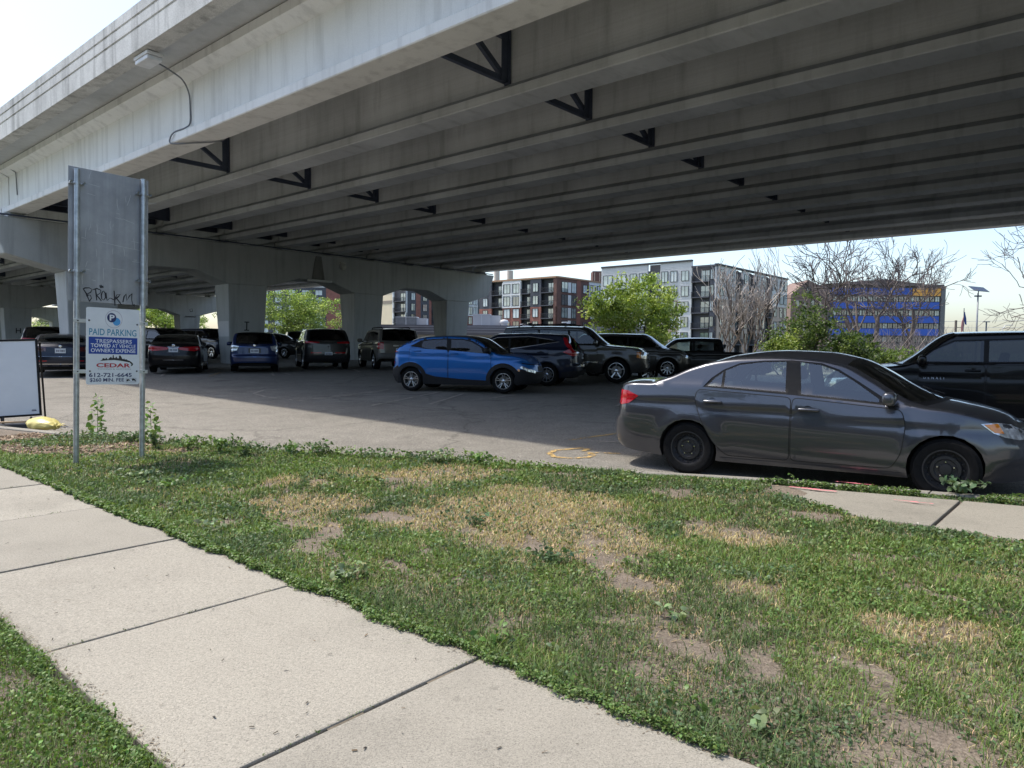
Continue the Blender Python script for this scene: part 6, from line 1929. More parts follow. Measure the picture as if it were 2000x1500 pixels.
# single weeds one can point at
def weed(name, x, y, zb, r, h, nl, size, base, label, cat='weed', upright=False, group=None, parent_kind=None):
    root = empty(name, (x, y, zb), 0, label, cat, group)
    st = MB()
    cs, szs = [], []
    stems = 1 if upright else max(4, nl // 7)
    for s in range(stems):
        a = rnd.uniform(0, 2 * math.pi); rr = 0.02 if upright else r * rnd.uniform(.35, 1)
        top = Vector((math.cos(a) * rr, math.sin(a) * rr, h * (1 if upright else rnd.uniform(.5, 1))))
        pts = [Vector((0, 0, -.02)).lerp(top, t) + Vector((0, 0, .25 * h * math.sin(math.pi * t) if not upright else 0)) + Vector((rnd.gauss(0, .006), rnd.gauss(0, .006), 0)) * t for t in (0, .25, .5, .75, 1)]
        st.tube(pts, [.006 if upright else .0028, .005 if upright else .0025, .004 if upright else .002, .003 if upright else .0018, .001], 5)
        per = nl // stems
        for j in range(per):
            t = (j + .6) / per
            f = min(3, int(t * 4)); p = pts[f].lerp(pts[f + 1], t * 4 - f) if f < 4 else pts[4]
            b = 2.4 * j + rnd.uniform(-.4, .4)
            sz0 = size * (1.25 - .65 * t if upright else 1) * rnd.uniform(.7, 1.2)
            reach = sz0 * (.75 if upright else .5)
            cs.append((p.x + math.cos(b) * reach, p.y + math.sin(b) * reach, p.z - (.02 if upright else 0) + rnd.uniform(-.01, .012))); szs.append(sz0)
    st.build('stem', [mat('weed_stem', (.10, .13, .05), .6)], root, smooth_f=True)
    n = len(cs)
    P, T, C = leaves(np.array(cs), np.array(szs), pick(n, base, .07, .2), .62, .58)
    o = link('foliage', mesh_fast('foliage', P, T, M_LEAF, C), root)
    return root
lz = lambda x, y: float(lawn_h(np.array([x]), np.array([y]), *[np.array([q]) for q in uv_of(x, y)])[0])
PALE, GREEN, DARKG = (.20, .27, .14), (.12, .21, .055), (.085, .145, .07)
weed('tall_weed', -6.30, 10.75, lz(-6.3, 10.75), .1, .62, 44, .13, GREEN, 'tall leafy weed standing just right of the left sign post', upright=True)
weed('tall_weed', -5.28, 10.35, lz(-5.28, 10.35), .1, .55, 36, .12, GREEN, 'shorter leafy weed growing behind the right sign post', upright=True)
weed('broadleaf_weed', -2.27, 5.36, lz(-2.27, 5.36), .17, .10, 60, .055, PALE, 'grey-green weed clump at the pavement joint farther from the camera')
weed('broadleaf_weed', -0.99, 4.16, lz(-.99, 4.16), .17, .12, 70, .05, PALE, 'grey-green weed clump at the second pavement joint, beside the long slab')
weed('broadleaf_weed', -0.09, 3.30, lz(-.09, 3.3), .11, .10, 30, .05, GREEN, 'bright leafy weed at the end of the nearest pavement joint')
weed('seedling', 0.21, 3.24, lz(.21, 3.24), .05, .06, 12, .045, PALE, 'small pale seedling in the lawn right of the nearest joint')
weed('broadleaf_weed', 0.72, 2.70, lz(.72, 2.7), .12, .08, 30, .04, GREEN, 'broad-leaved weed low at the pavement edge by the bottom of the picture')
weed('broadleaf_weed', 0.93, 2.56, lz(.93, 2.56), .10, .08, 26, .042, PALE, 'pale broad-leaved weed nearest the camera at the pavement edge')
weed('broadleaf_weed', 0.86, 3.62, lz(.86, 3.62), .14, .08, 44, .045, PALE, 'silvery weed beside the bare soil patch in the lawn')
weed('bushy_weed', -0.28, 5.66, lz(-.28, 5.66), .14, .10, 60, .04, DARKG, 'dark bushy weed in the straw-coloured middle of the lawn')
weed('bushy_weed', 0.29, 4.6, lz(.29, 4.6), .22, .12, 110, .04, DARKG, 'wide dark weed clump in the lawn nearer than the straw patch')
weed('kerb_weed', -0.85, 8.45, lz(-.85, 8.45), .22, .20, 60, .07, PALE, 'pale leafy weed against the lot at the top of the lawn')
weed('kerb_weed', -0.40, 8.50, lz(-.4, 8.5), .2, .22, 50, .07, GREEN, 'green weed right of the pale one at the top of the lawn')
weed('creeping_weed', -4.0, 7.6, lz(-4, 7.6), .28, .10, 70, .06, PALE, 'pale creeping weed left in the lawn near the sign')
weed('creeping_weed', -3.4, 7.0, lz(-3.4, 7.0), .22, .09, 50, .055, GREEN, 'green creeping weed between the sign and the pavement edge')
weed('kerb_weed', 4.42, 6.98, .0, .30, .17, 90, .075, DARKG, 'spreading dark weed on the kerb in front of the sedan front wheel')
weed('kerb_weed', 2.98, 7.36, .0, .26, .08, 70, .035, GREEN, 'low green tuft on the kerb below the sedan doors')
BANK = ['leafy weed on the lot bank closest to the right sign post', 'leafy weed on the lot bank, second from the right sign post', 'leafy weed on the lot bank, third from the right sign post', 'leafy weed on the lot bank, fourth from the right sign post', 'leafy weed at the middle of the bank between sign and lawn top', 'leafy weed on the lot bank, just past its middle', 'leafy weed on the lot bank, third from its right end', 'leafy weed on the lot bank, second from its right end', 'leafy weed at the right end of the lot bank']
for i in range(9):
    u_ = 10.4 - i * .34 + rnd.uniform(-.1, .1); v_ = float(kerb_np(u_)) - rnd.uniform(.1, .7)
    p = W(u_, v_)
    weed('lawn_corner_weed', p.x, p.y, lz(p.x, p.y), .2, rnd.uniform(.14, .26), 70, .06, GREEN if i % 2 else (.085, .14, .06), BANK[i], group='weeds on the bank beside the lot')
# ---------------------------------------------------------------- buildings beyond the lot
B_CHAR = mat('panel_charcoal', (.055, .058, .075), .6, 0, .12, .4)
B_BRICK = mat('brick_red', (.23, .095, .075), .85, 0, .2, 1.2)
B_BROWN = mat('brick_brown', (.135, .07, .058), .85, 0, .2, 1.2)
B_WHITE = mat('panel_white', (.62, .63, .64), .6, 0, .06, .4)
B_PALE = mat('panel_pale_grey', (.50, .50, .51), .6, 0, .08, .4)
B_WHT2 = mat('siding_off_white', (.52, .53, .54), .6, 0, .08, .5)
B_TAN = mat('brick_tan', (.42, .33, .27), .85, 0, .15, 1.2)
B_CREAM = mat('panel_cream', (.66, .56, .40), .7, 0, .06, .4)
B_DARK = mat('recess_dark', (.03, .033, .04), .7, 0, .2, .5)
B_RAIL = mat('railing_black', (.02, .02, .024), .5, 0, .1, 2)
B_CAP = mat('cornice_copper', (.34, .20, .12), .6, 0, .1, .5)
B_FRAME = mat('window_frame_dark', (.03, .032, .036), .5, 0, .1, 2)
W_GL = window_glass('window_day', (.20, .25, .25)); W_GLD = window_glass('window_dim', (.05, .06, .065))
W_BLIND = mat('window_blind', (.55, .60, .60), .35, 0, .15, .8)
WIN = {}
def win_mesh(w, h, mull=1):
    k = (round(w, 2), round(h, 2), mull)
    if k not in WIN:
        b = MB(); t = .07
        b.box(-w / 2 - t, -w / 2, -.10, .06, -h / 2 - t, h / 2 + t); b.box(w / 2, w / 2 + t, -.10, .06, -h / 2 - t, h / 2 + t)
        b.box(-w / 2, w / 2, -.10, .06, h / 2, h / 2 + t); b.box(-w / 2, w / 2, -.10, .06, -h / 2 - t, -h / 2)
        for i in range(mull):
            x = -w / 2 + w * (i + 1) / (mull + 1); b.box(x - .03, x + .03, -.09, .05, -h / 2, h / 2)
        p = MB(); p.box(-w / 2, w / 2, -.02, .01, -h / 2, h / 2)
        WIN[k] = (b.mesh('window', [B_FRAME]), {m.name: p.mesh('pane', [m]) for m in (W_GL, W_GLD, W_BLIND)})
    return WIN[k]
def add_window(parent, x, z, w, h, mull=1, y=0.0, gl=None):
    fm_, pm = win_mesh(w, h, mull)
    o = link('window', fm_, parent, (x, y - .03, z))
    g = gl or rnd.choices((W_GL, W_GLD, W_BLIND), (5, 2, 3))[0]
    link('pane', pm[g.name], o)
    return o
BALC = {}
def add_balcony(parent, x, z, w, dpt=1.4, y=0.0):
    k = (round(w, 1), dpt)
    if k not in BALC:
        b = MB(); b.box(-w / 2, w / 2, -dpt, 0, -.12, .06)
        r = MB(); r.box(-w / 2, w / 2, -dpt, -dpt + .05, 1.05, 1.12); r.box(-w / 2, -w / 2 + .05, -dpt + .051, 0, 1.05, 1.12); r.box(w / 2 - .05, w / 2, -dpt + .051, 0, 1.05, 1.12)
        for i in range(int(w / .16)):
            xx = -w / 2 + .08 + i * .16; r.box(xx, xx + .03, -dpt + .01, -dpt + .04, .06, 1.05)
        for i in range(int(dpt / .2)):
            yy = -dpt + .1 + i * .2
            for s in (-w / 2 + .01, w / 2 - .04): r.box(s, s + .03, yy, yy + .03, .06, 1.05)
        BALC[k] = (b.mesh('balcony', [B_CHAR]), r.mesh('railing', [B_RAIL]))
    s_, r_ = BALC[k]
    o = link('balcony', s_, parent, (x, y, z)); link('railing', r_, o)
def face(root, name, P, ang):
    """face frame: x runs along the wall, -y looks out"""
    e = empty(name, P, ang, parent=root); return e
def wall(parent, x0, x1, y0, y1, z0, z1, m, name='wall'):
    b = MB(); b.box(x0, x1, y0, y1, z0, z1); return b.build(name, [m], parent)

# root frames: local x along the long face, -y towards the camera side
def rot_of(dx, dy): return math.atan2(dy, dx)

def building(name, P, dx, dy, label, cat='building', group=None):
    return empty(name, P, rot_of(dx, dy), label, cat, group)

# -- brick and charcoal apartments: corner towards us; faceA runs left (+u), faceB runs right (+v)
FZ = [3.2, 6.2, 9.2, 12.2, 15.2]
def facade_A(root, mirror, L, bays, top, zf, low_m, high_m, zsplit, cap, L0=0):
    """bays: (x0, x1, kind); local x measured from the corner; the wall plane is y=0, outward -y"""
    sg = -1 if mirror else 1
    def X(a, b): return (min(sg * a, sg * b), max(sg * a, sg * b))
    for (a, b, kind, lm, hm) in bays:
        x0, x1 = X(a, b); xc = (x0 + x1) / 2; w = x1 - x0
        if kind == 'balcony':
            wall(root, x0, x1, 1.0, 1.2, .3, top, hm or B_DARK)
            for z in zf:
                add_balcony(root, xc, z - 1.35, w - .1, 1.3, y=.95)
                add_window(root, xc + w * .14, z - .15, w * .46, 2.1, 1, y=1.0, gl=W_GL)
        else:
            wall(root, x0, x1, 0, .4, .3, zsplit, lm or low_m); wall(root, x0, x1, 0.004, .4, zsplit + .002, top, hm or high_m)
            if kind == 'win':
                for z in zf: add_window(root, xc, z, min(1.5, w * .6), 1.9, 1, y=-.01)
            elif kind == 'win2':
                for z in zf:
                    for s in (-.25, .25): add_window(root, xc + s * w, z, w * .32, 2.1, 1, y=-.06 if z > zsplit else -.01)
            elif kind == 'triple':
                for z in zf: 
                    add_window(root, xc - w * .27, z, w * .36, 2.3, 1, y=-.01); add_window(root, xc + w * .30, z, w * .26, 2.3, 1, y=-.01)
                    q = MB(); q.box(xc - w * .06, xc + w * .14, -.04, -.002, z - 1.2, z + 1.2); q.build('white_panel', [B_WHITE], root)
            if kind == 'win2' and hm is B_WHITE:
                q = MB()
                for xx in (x0, xc - .15, x1 - .3): q.box(xx, xx + .3, -.22, -.003, zsplit, top - .5)
                for zz in (top - .8, zf[-1] - 1.6, zsplit): q.box(x0 + .3, xc - .15, -.2, -.004, zz, zz + .3); q.box(xc + .15, x1 - .3, -.2, -.004, zz, zz + .3)
                q.build('white_frame', [B_WHITE], root)
    q = MB(); x0, x1 = X(L0, L); q.box(x0, x1, -.25, .5, top + .002, top + .35); q.build('cornice', [cap], root)

A1 = empty('brick_apartments', (10.1, 165, .6), math.atan2(-UY, -UX), 'brick and charcoal apartment block with black balconies, corner towards the lot', 'building')
# local x points along -u, so the left face uses negative x; outward is local -y
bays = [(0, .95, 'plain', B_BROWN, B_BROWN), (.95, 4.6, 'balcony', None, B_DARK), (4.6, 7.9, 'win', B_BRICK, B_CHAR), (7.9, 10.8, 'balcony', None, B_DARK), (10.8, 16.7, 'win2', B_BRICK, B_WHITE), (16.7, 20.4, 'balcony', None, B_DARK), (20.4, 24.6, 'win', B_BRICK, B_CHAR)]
facade_A(A1, True, 24.6, bays, 17.2, FZ, B_BRICK, B_CHAR, 10.6, B_CAP)
A1b = empty('brick_face', (0, 0, 0), math.atan2(VY, VX) - math.atan2(-UY, -UX), parent=A1)
bays = [(0, 1.6, 'plain', B_BROWN, B_BROWN), (1.6, 8.0, 'triple', B_BROWN, B_BROWN), (8.0, 9.6, 'plain', B_BRICK, B_BRICK), (9.6, 13.0, 'win', B_BROWN, B_BROWN), (13.0, 19.0, 'win2', B_BROWN, B_WHITE), (19.0, 26.0, 'triple', B_BROWN, B_BROWN), (26, 29.5, 'balcony', None, B_DARK), (29.5, 33, 'win', B_BROWN, B_BROWN)]
_f = []
def flatten(e, root):
    """parts built in a helper frame become direct children of the building"""
    bpy.context.view_layer.update()
    for c in list(e.children):
        M = e.matrix_local @ c.matrix_local
        c.parent = root
        c.matrix_local = M
    bpy.data.objects.remove(e)
facade_A(A1b, False, 33, bays, 17.2, FZ, B_BROWN, B_BROWN, 10.6, B_CAP)
flatten(A1b, A1)
q = MB(); q.box(-24.5, -1.5, 1.3, 20, .2, 17.15); q.build('core', [B_CHAR], A1)
q = MB(); q.box(-24.4, -.4, .55, 20, 17.16, 17.3); q.build('roof', [B_PALE], A1)

A0 = empty('courtyard_apartments', (-30, 201, .6), math.atan2(VY, VX), 'farther brick apartment wing with stacked balconies seen between the pier columns', 'building', None)
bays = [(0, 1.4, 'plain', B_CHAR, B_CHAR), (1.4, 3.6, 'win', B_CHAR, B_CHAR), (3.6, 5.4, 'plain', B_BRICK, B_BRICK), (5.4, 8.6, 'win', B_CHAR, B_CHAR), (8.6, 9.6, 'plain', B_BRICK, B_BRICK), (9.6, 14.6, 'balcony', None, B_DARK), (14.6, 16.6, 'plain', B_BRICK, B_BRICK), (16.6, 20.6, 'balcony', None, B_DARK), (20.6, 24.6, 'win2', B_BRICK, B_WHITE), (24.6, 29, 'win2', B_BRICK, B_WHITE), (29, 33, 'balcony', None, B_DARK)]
facade_A(A0, False, 33, bays, 17.2, FZ, B_BRICK, B_CHAR, 10.6, B_CAP)
A0b = empty('side_face', (0, 0, 0), math.atan2(-UY, -UX) - math.atan2(VY, VX), parent=A0)
bays = [(0, .5, 'plain', B_WHITE, B_WHITE), (.5, 5.6, 'balcony', None, B_CHAR), (5.6, 6.1, 'plain', B_WHITE, B_WHITE), (6.1, 18, 'plain', B_CREAM, B_CREAM)]
facade_A(A0b, True, 18, bays, 17.2, FZ, B_CREAM, B_CREAM, 10.6, B_WHITE)
q = MB(); q.box(-17.9, -6.2, -.08, -.004, 13.3, 14.2); q.build('taupe_band', [mat('band_taupe', (.25, .21, .17), .7)], A0b)  # raised taupe strip along the cream wall
flatten(A0b, A0)
q = MB(); q.box(1.5, 32.9, 1.3, 16, .2, 17.15); q.build('core', [B_CHAR], A0)

# -- white and tan apartments
A2 = empty('white_tan_apartments', (39.9, 140, .5), math.atan2(VY, VX), 'white and tan apartment block with dark corner balconies beyond the green tree', 'building')
F2 = [3.4, 6.5, 9.6, 12.7, 15.8]
bays = [(0, 1.0, 'plain', B_TAN, B_PALE), (1.0, 4.0, 'win', B_TAN, B_PALE), (4.0, 5.2, 'plain', B_TAN, B_PALE), (5.2, 9.0, 'win', B_TAN, B_PALE), (9.0, 12.6, 'balcony', None, B_DARK), (12.6, 15.6, 'win', B_TAN, B_PALE), (15.6, 19.4, 'balcony', None, B_DARK), (19.4, 25.0, 'win2', B_TAN, B_PALE), (25, 28.6, 'balcony', None, B_DARK), (28.6, 33, 'win', B_TAN, B_PALE), (33, 38, 'win2', B_TAN, B_PALE)]
facade_A(A2, False, 38, bays, 17.5, F2, B_TAN, B_PALE, 11.0, B_DARK)
A2b = empty('left_face', (0, 0, 0), math.atan2(-UY, -UX) - math.atan2(VY, VX), parent=A2)
bays = [(0, .4, 'plain', B_CHAR, B_CHAR), (.4, 1.4, 'win', B_CHAR, B_CHAR), (1.4, 5.3, 'balcony', None, B_CHAR)]
facade_A(A2b, True, 5.3, bays, 17.3, F2, B_CHAR, B_CHAR, 11.0, B_CHAR)
bays = [(5.3, 8.2, 'win', B_WHT2, B_WHT2), (8.2, 12.4, 'win2', B_TAN, B_WHT2), (12.4, 15.4, 'balcony', None, B_CHAR), (15.4, 20, 'win2', B_TAN, B_WHT2), (20, 27, 'win2', B_TAN, B_WHT2)]
facade_A(A2b, True, 27, bays, 18.6, F2, B_WHT2, B_WHT2, 11.0, B_DARK, 5.3)
q = MB()
for k in range(24): q.box(-27, -15.5, -.03, -.003, 11.2 + k * .31, 11.24 + k * .31); q.box(-12.3, -5.35, -.03, -.003, 11.2 + k * .31, 11.24 + k * .31)
o = q.build('siding_joints', [B_PALE], A2b); o['kind'] = 'stuff'
flatten(A2b, A2)
q = MB(); q.box(1.25, 37.9, 1.3, 22, .2, 17.4); q.build('core', [B_CHAR], A2)
BT = empty('brown_stair_tower', (29.5, 232, .6), 0, 'brown brick tower with pale stripes rising behind the brick apartments', 'tower')
wall(BT, -3.6, 3.6, 0, 6, 0, 26, B_BROWN, 'shaft')
for x in (-3.0, -1.3, 1.2, 1.9): 
    q = MB(); q.box(x - .15, x + .15, -.12, -.003, 15, 25.5); q.build('stripe', [B_TAN], BT)
for x, wd in ((-9.0, 3.2), (-1.6, 3.4)):
    s = empty('silo', (x, 400, .6), 0, 'beige concrete silo, left of the two above the brick roofline' if x < -5 else 'beige concrete silo, right of the two, with a dark edge', 'silo')
    q = MB(); q.lathe([(wd / 2, 0), (wd / 2, 44), (0, 44.01)], 20, axis='z'); q.build('drum', [mat('silo_beige', (.52, .44, .38), .85, 0, .1, .2)], s, flat_deg=40)

# -- blue banded office with the orange board
BO = empty('blue_office', (90.2, 205, .4), RAD(-2), 'long office block with bright blue bands and an orange board at its right end', 'building')
B_BLUE = mat('band_blue', (.03, .095, .44), .5, 0, .1, .4)
B_OFF = mat('office_brown', (.115, .10, .09), .8, 0, .15, .6)
wall(BO, 0, 33, 0, 14, 0, 20.2, B_OFF)
for z in (5.6, 9.2, 13.2, 17.2):
    q = MB(); q.box(.8, 31.6 if z < 17 else 23.8, -.30, -.005, z, z + 1.9); q.build('blue_band', [B_BLUE], BO)
for z in (3.7, 7.6, 11.3, 15.3):
    for i in range(21):
        x = 1.5 + i * 1.45
        add_window(BO, x + .6, z + .7, 1.2, 1.35, 1, y=-.02, gl=W_GLD if i % 5 else W_GL)
q = MB(); q.box(24.0, 31.8, -.45, -.31, 16.9, 19.0); ob = q.build('orange_board', [mat('board_orange', (.75, .36, .07), .5, 0, .05, .5)], BO)
sq = [[(24.8 + i * .62, 17.6), (25.0 + i * .62, 18.1 + .25 * (i % 3 == 0)), (25.2 + i * .62, 17.65), (25.35 + i * .62, 18.0)] for i in range(10)]
link('board_lettering', strokes_mesh(sq, .16, mat('board_ink', (.28, .09, .02), .6), 'board_lettering'), ob, (0, -.46, 0), (RAD(90), 0, 0))
q = MB(); q.add([(-.6, -.8, 20.21), (33.6, -.8, 19.4), (33.6, 14.8, 19.4), (-.6, 14.8, 20.21), (16, -.8, 21.6), (16, 14.8, 21.6)], [(0, 4, 5, 3), (4, 1, 2, 5), (0, 1, 4), (3, 5, 2)]); q.build('roof', [mat('roof_brown', (.14, .11, .10), .8, 0, .15, .5)], BO)
wall(BO, 31.9, 33.1, -.6, -.004, 0, 19.6, mat('corner_grey', (.14, .14, .145), .7), 'corner_pier')
GB_ = empty('brick_gable_block', (79.5, 204, .4), RAD(4), 'brown brick gabled block joined left of the blue office', 'building')
q = MB(); M = Matrix(((1, 0, 0, 0), (0, 0, 1, 0), (0, 1, 0, 0), (0, 0, 0, 1))); q.prism([(0, 0), (10.4, 0), (10.4, 18.6), (5.2, 21.2), (0, 17.0)], 0, 12, M=M); q.build('wall', [mat('brick_gable', (.21, .145, .12), .85, 0, .15, 1)], GB_)
for z in (4, 7.5, 11, 14.5):
    for x in (2, 4.2, 6.4, 8.6): add_window(GB_, x, z, 1.0, 1.7, 0, y=-.02, gl=W_GLD)
add_window(GB_, 5.2, 18.2, 1.1, 1.8, 1, y=-.02, gl=W_GLD)

# -- distant charcoal block seen between the columns
DC = empty('charcoal_block', (-106, 296, .6), RAD(6), 'distant charcoal apartment block with pale windows above the tree between the columns', 'building')
wall(DC, 0, 28, 0, 16, 0, 25.4, B_CHAR); wall(DC, 28.004, 44, -.3, 16, 0, 26.0, B_BRICK, 'brick_end'); wall(DC, 9, 29, 3, 15, 25.41, 29.4, B_WHITE, 'penthouse'); wall(DC, -12, -.004, 1, 16, 0, 24, B_CREAM, 'pale_end')
q = MB(); q.box(-.2, 28, -.2, 0, 25.402, 25.8); q.build('cornice', [B_PALE], DC)
for z in (4, 7.2, 10.4, 13.6, 16.8, 20.0, 23.2):
    for i in range(5): add_window(DC, 3 + i * 5.5, z, 2.7, 2.0, 1, y=-.02, gl=W_BLIND)
for x in (12, 15, 20, 24): add_window(DC, x, 27.6, 1.8, 2.2, 1, y=2.98, gl=W_GL)

# -- low flat building along the far side of the lot
LB = empty('low_flat_building', (-14.5, 62, .75), RAD(-1), 'low flat-roofed building with ribbed grey metal fascia behind the cars', 'building')
B_FASC = mat('metal_fascia', (.19, .19, .215), .4, .4, .15, .4); B_FASL = mat('metal_trim', (.50, .50, .52), .4, .3)
wall(LB, 0, 26, .5, 14, 0, 1.75, mat('wall_pale', (.50, .49, .46), .8, 0, .06, .5))
q = MB()
for k, z in enumerate((1.76, 2.03, 2.27, 2.47)): q.box(-.6 + k * .12, 26.6, -.5 + k * .35, 14.5, z, z + (.26, .23, .19, .16)[k])
q.build('fascia', [B_FASC], LB)
for k, z in enumerate((1.99, 2.24, 2.45)):
    t_ = MB(); t_.box(-.6, 26.6, -.52 + k * .35, -.503 + k * .35, z, z + .035); t_.build('trim', [B_FASL], LB)
for i in range(11):
    add_window(LB, 9.6 + i * 1.45, .85, 1.15, 1.2, 0, y=.47, gl=W_GL if i % 2 else W_BLIND)
for (x0, x1, z1, m, lab) in ((10.9, 12.5, 3.65, B_PALE, 'pale grey rooftop unit beside the pier on the low building'), (3.9, 5.8, 3.35, mat('unit_grey', (.22, .23, .24), .6), 'grey rooftop unit framed in the opening between pier columns')):
    r = empty('rooftop_unit', (-14.5 + (x0 + x1) / 2, 64.5, .75), 0, lab, 'rooftop unit')
    h_ = (x1 - x0) / 2
    wall(r, -h_, h_, 0, 1.6, 2.62, z1, m, 'cabinet')
    q = MB(); q.box(-h_ - .03, h_ + .03, -.03, 1.63, z1 + .002, z1 + .06); q.box(-.03, .03, -.04, -.003, 2.63, z1 - .01); q.build('trim', [B_WHITE], r)
    q = MB(); q.box(h_ + .002, h_ + .9, .1, 1.4, 2.62, z1 - .06); q.build('duct', [B_PALE], r)
r = empty('roof_vent', (-.75, 64.2, 3.38), 0, 'round white vent on the low building roof', 'roof vent'); q = MB(); q.lathe([(.28, 0), (.30, .2), (.42, .3), (.30, .55), (0, .6)], 16, axis='z'); q.build('hood', [B_WHITE], r, smooth_f=True)
r = empty('skylight_curb', (1.5, 64.0, 3.38), 0, 'long white skylight on the low building roof', 'skylight'); q = MB(); q.bbox(-.8, .8, 0, .8, 0, .2, .03); q.build('curb', [B_WHITE], r)
r = empty('roof_cupola', (4.8, 64.0, 3.38), 0, 'small white louvred box on the low building roof', 'roof vent'); q = MB(); q.bbox(-.34, .34, 0, .6, 0, .42, .02); q.build('box', [B_WHITE], r); q = MB(); q.box(-.05, .05, -.02, -.002, .08, .34); q.build('louvre', [B_DARK], r)

# ---------------------------------------------------------------- trees
M_BARK = mat('bark', (.13, .105, .085), .9, 0, .25, 6, .4, 30)
M_BARKD = mat('bark_dark', (.12, .10, .088), .9, 0, .25, 6, .4, 30)
M_TWIG = mat('twig_grey', (.42, .37, .325), .9, 0, .2, 3)
def grow_branches(start, dirn, length, rad, depth, R, spread=.55, up=.12, kids=3, segs=5, ratio=.68, jag=.16):
    out, tips = [], []
    def rec(p, d, L, r, dep):
        pts = [p.copy()]; rs = [r]
        q = p.copy(); dd = d.normalized()
        for i in range(segs):
            dd = (dd + Vector((R.gauss(0, jag), R.gauss(0, jag), R.gauss(0, jag * .7) + up * .25))).normalized()
            q = q + dd * (L / segs); pts.append(q.copy()); rs.append(r * (1 - .45 * (i + 1) / segs))
        out.append((pts, rs, dep))
        if dep == 0: tips.append((pts[-1], dd)); return
        n = kids if dep > 1 else kids + 1
        for k in range(n):
            i = R.randint(max(1, segs - 3), segs)
            a = R.uniform(0, 2 * math.pi)
            s = dd.cross(Vector((math.cos(a), math.sin(a), .3))).normalized()
            nd = (dd + s * R.uniform(spread * .6, spread * 1.5) + Vector((0, 0, up))).normalized()
            rec(pts[i], nd, L * ratio * R.uniform(.75, 1.2), rs[i] * .62, dep - 1)
    rec(start, dirn, length, rad, depth)
    return out, tips

def leafy_tree(name, x, y, zb, h, w, nleaf, cols, label, seed, trunks=2, lsize=.17, low=.18, group=None, cat='tree', clump=.5):
    R = random.Random(seed); root = empty(name, (x, y, zb), R.uniform(0, 6), label, cat, group)
    rg = np.random.default_rng(seed)
    tb = MB(); tips = []
    for k in range(trunks):
        a = 2 * math.pi * k / trunks + R.uniform(-.4, .4)
        br, tp = grow_branches(Vector((.12 * math.cos(a), .12 * math.sin(a), -.2)), Vector((.32 * math.cos(a), .32 * math.sin(a), 1)), h * .42, .03 * h / trunks ** .4, 3, R, .75, .18, 3, 4, .66, .12)
        for pts, rs, dep in br: tb.tube(pts, rs, 6 if dep > 1 else 4, cap=False)
        tips += tp
    tb.build('trunk', [M_BARK], root, smooth_f=True)
    # clumps: half at the branch tips, half filling an uneven crown
    C = []
    for p, d in tips: C.append((p.x, p.y, p.z))
    for i in range(int(len(tips) * .8) + 30):
        th, ph = R.uniform(0, 2 * math.pi), math.acos(R.uniform(-.75, 1))
        rr = R.uniform(.55, 1.0) * (1 + .22 * math.sin(3 * th + seed) + .14 * math.sin(5 * ph + 2 * th))
        C.append((w / 2 * rr * math.sin(ph) * math.cos(th), w / 2 * rr * math.sin(ph) * math.sin(th), h * (low + (1 - low) * .5) + h * (1 - low) * .5 * rr * math.cos(ph)))
    C = np.array(C)
    C[:, 0] = np.clip(C[:, 0], -w * .56, w * .56); C[:, 1] = np.clip(C[:, 1], -w * .56, w * .56); C[:, 2] = np.clip(C[:, 2], h * low, h)
    ci = rg.integers(0, len(C), nleaf)
    cr = rg.uniform(.5, 1.3, len(C)) * clump
    off = rg.normal(0, 1, (nleaf, 3)); off /= np.linalg.norm(off, axis=1, keepdims=True); off *= (rg.random((nleaf, 1)) ** .5) * cr[ci][:, None]
    off[:, 2] *= .7
    P = C[ci] + off
    tone = np.array(cols)[rg.integers(0, len(cols), len(C))][ci] * rg.uniform(.65, 1.35, (nleaf, 1))
    o, T, K = leaves(P, rg.uniform(.7, 1.3, nleaf) * lsize, tone, .35, .6)
    link('crown', mesh_fast('crown', o, T, M_LEAF, K), root)
    return root
LIME = [(.31, .41, .10), (.25, .35, .08), (.37, .45, .13), (.18, .26, .06)]
MIDG = [(.14, .21, .055), (.11, .17, .05), (.18, .25, .065)]
DEEP = [(.055, .10, .03), (.04, .075, .026), (.085, .135, .04)]
leafy_tree('green_tree', 7.9, 45.5, .3, 5.9, 6.6, 12000, LIME, 'bright lime-green tree standing beyond the pickup, in front of the apartments', 3, 3, .19, .10, clump=.75)
leafy_tree('green_tree', -23.2, 78, .75, 7.0, 10.0, 15000, LIME + MIDG, 'spreading yellow-green tree framed by the pier opening above the dark crossover', 5, 3, .20, .08, clump=.85)
leafy_tree('green_tree', -52, 106, .75, 9.5, 17, 16000, LIME, 'yellow-green tree seen under the second pier above the black sedan', 8, 2, .26, .05, clump=1.1)
leafy_tree('green_tree', -82, 126, .75, 4.6, 10, 6000, LIME, 'low yellow-green tree at the far left, seen past the column left of the sign', 9, 2, .26, .03, clump=1.0)
leafy_tree('grey_tree', -95, 146, .75, 9, 14, 6000, [(.30, .33, .27), (.22, .26, .18), (.12, .16, .09)], 'pale grey-green tree behind the low tree at the far left', 10, 2, .26, .1, clump=1.1)
for i, (px_, y_, h_, w_, col_, lab) in enumerate(((17.0, 40, 4.7, 2.7, MIDG + MIDG + DEEP, 'tall dark green bush below the bare trees, left of the blue office'), (15.3, 39, 2.3, 2.2, LIME + MIDG, 'lighter green bush at the foot of the tall dark bush'), (18.6, 38, 2.6, 2.4, MIDG + DEEP, 'mid green bush right of the tall dark bush'), (21.0, 38.5, 1.5, 3.2, MIDG, 'low green scrub under the bare tree trunks'), (23.0, 37, 1.4, 2.8, MIDG, 'low green scrub by the black sport utility vehicle'))):
    leafy_tree('bush', px_ * .97, y_, .15, h_, w_, 4200 if h_ > 2 else 2600, col_, lab, 30 + i, 3, .14, .02, None, 'bush', .42)

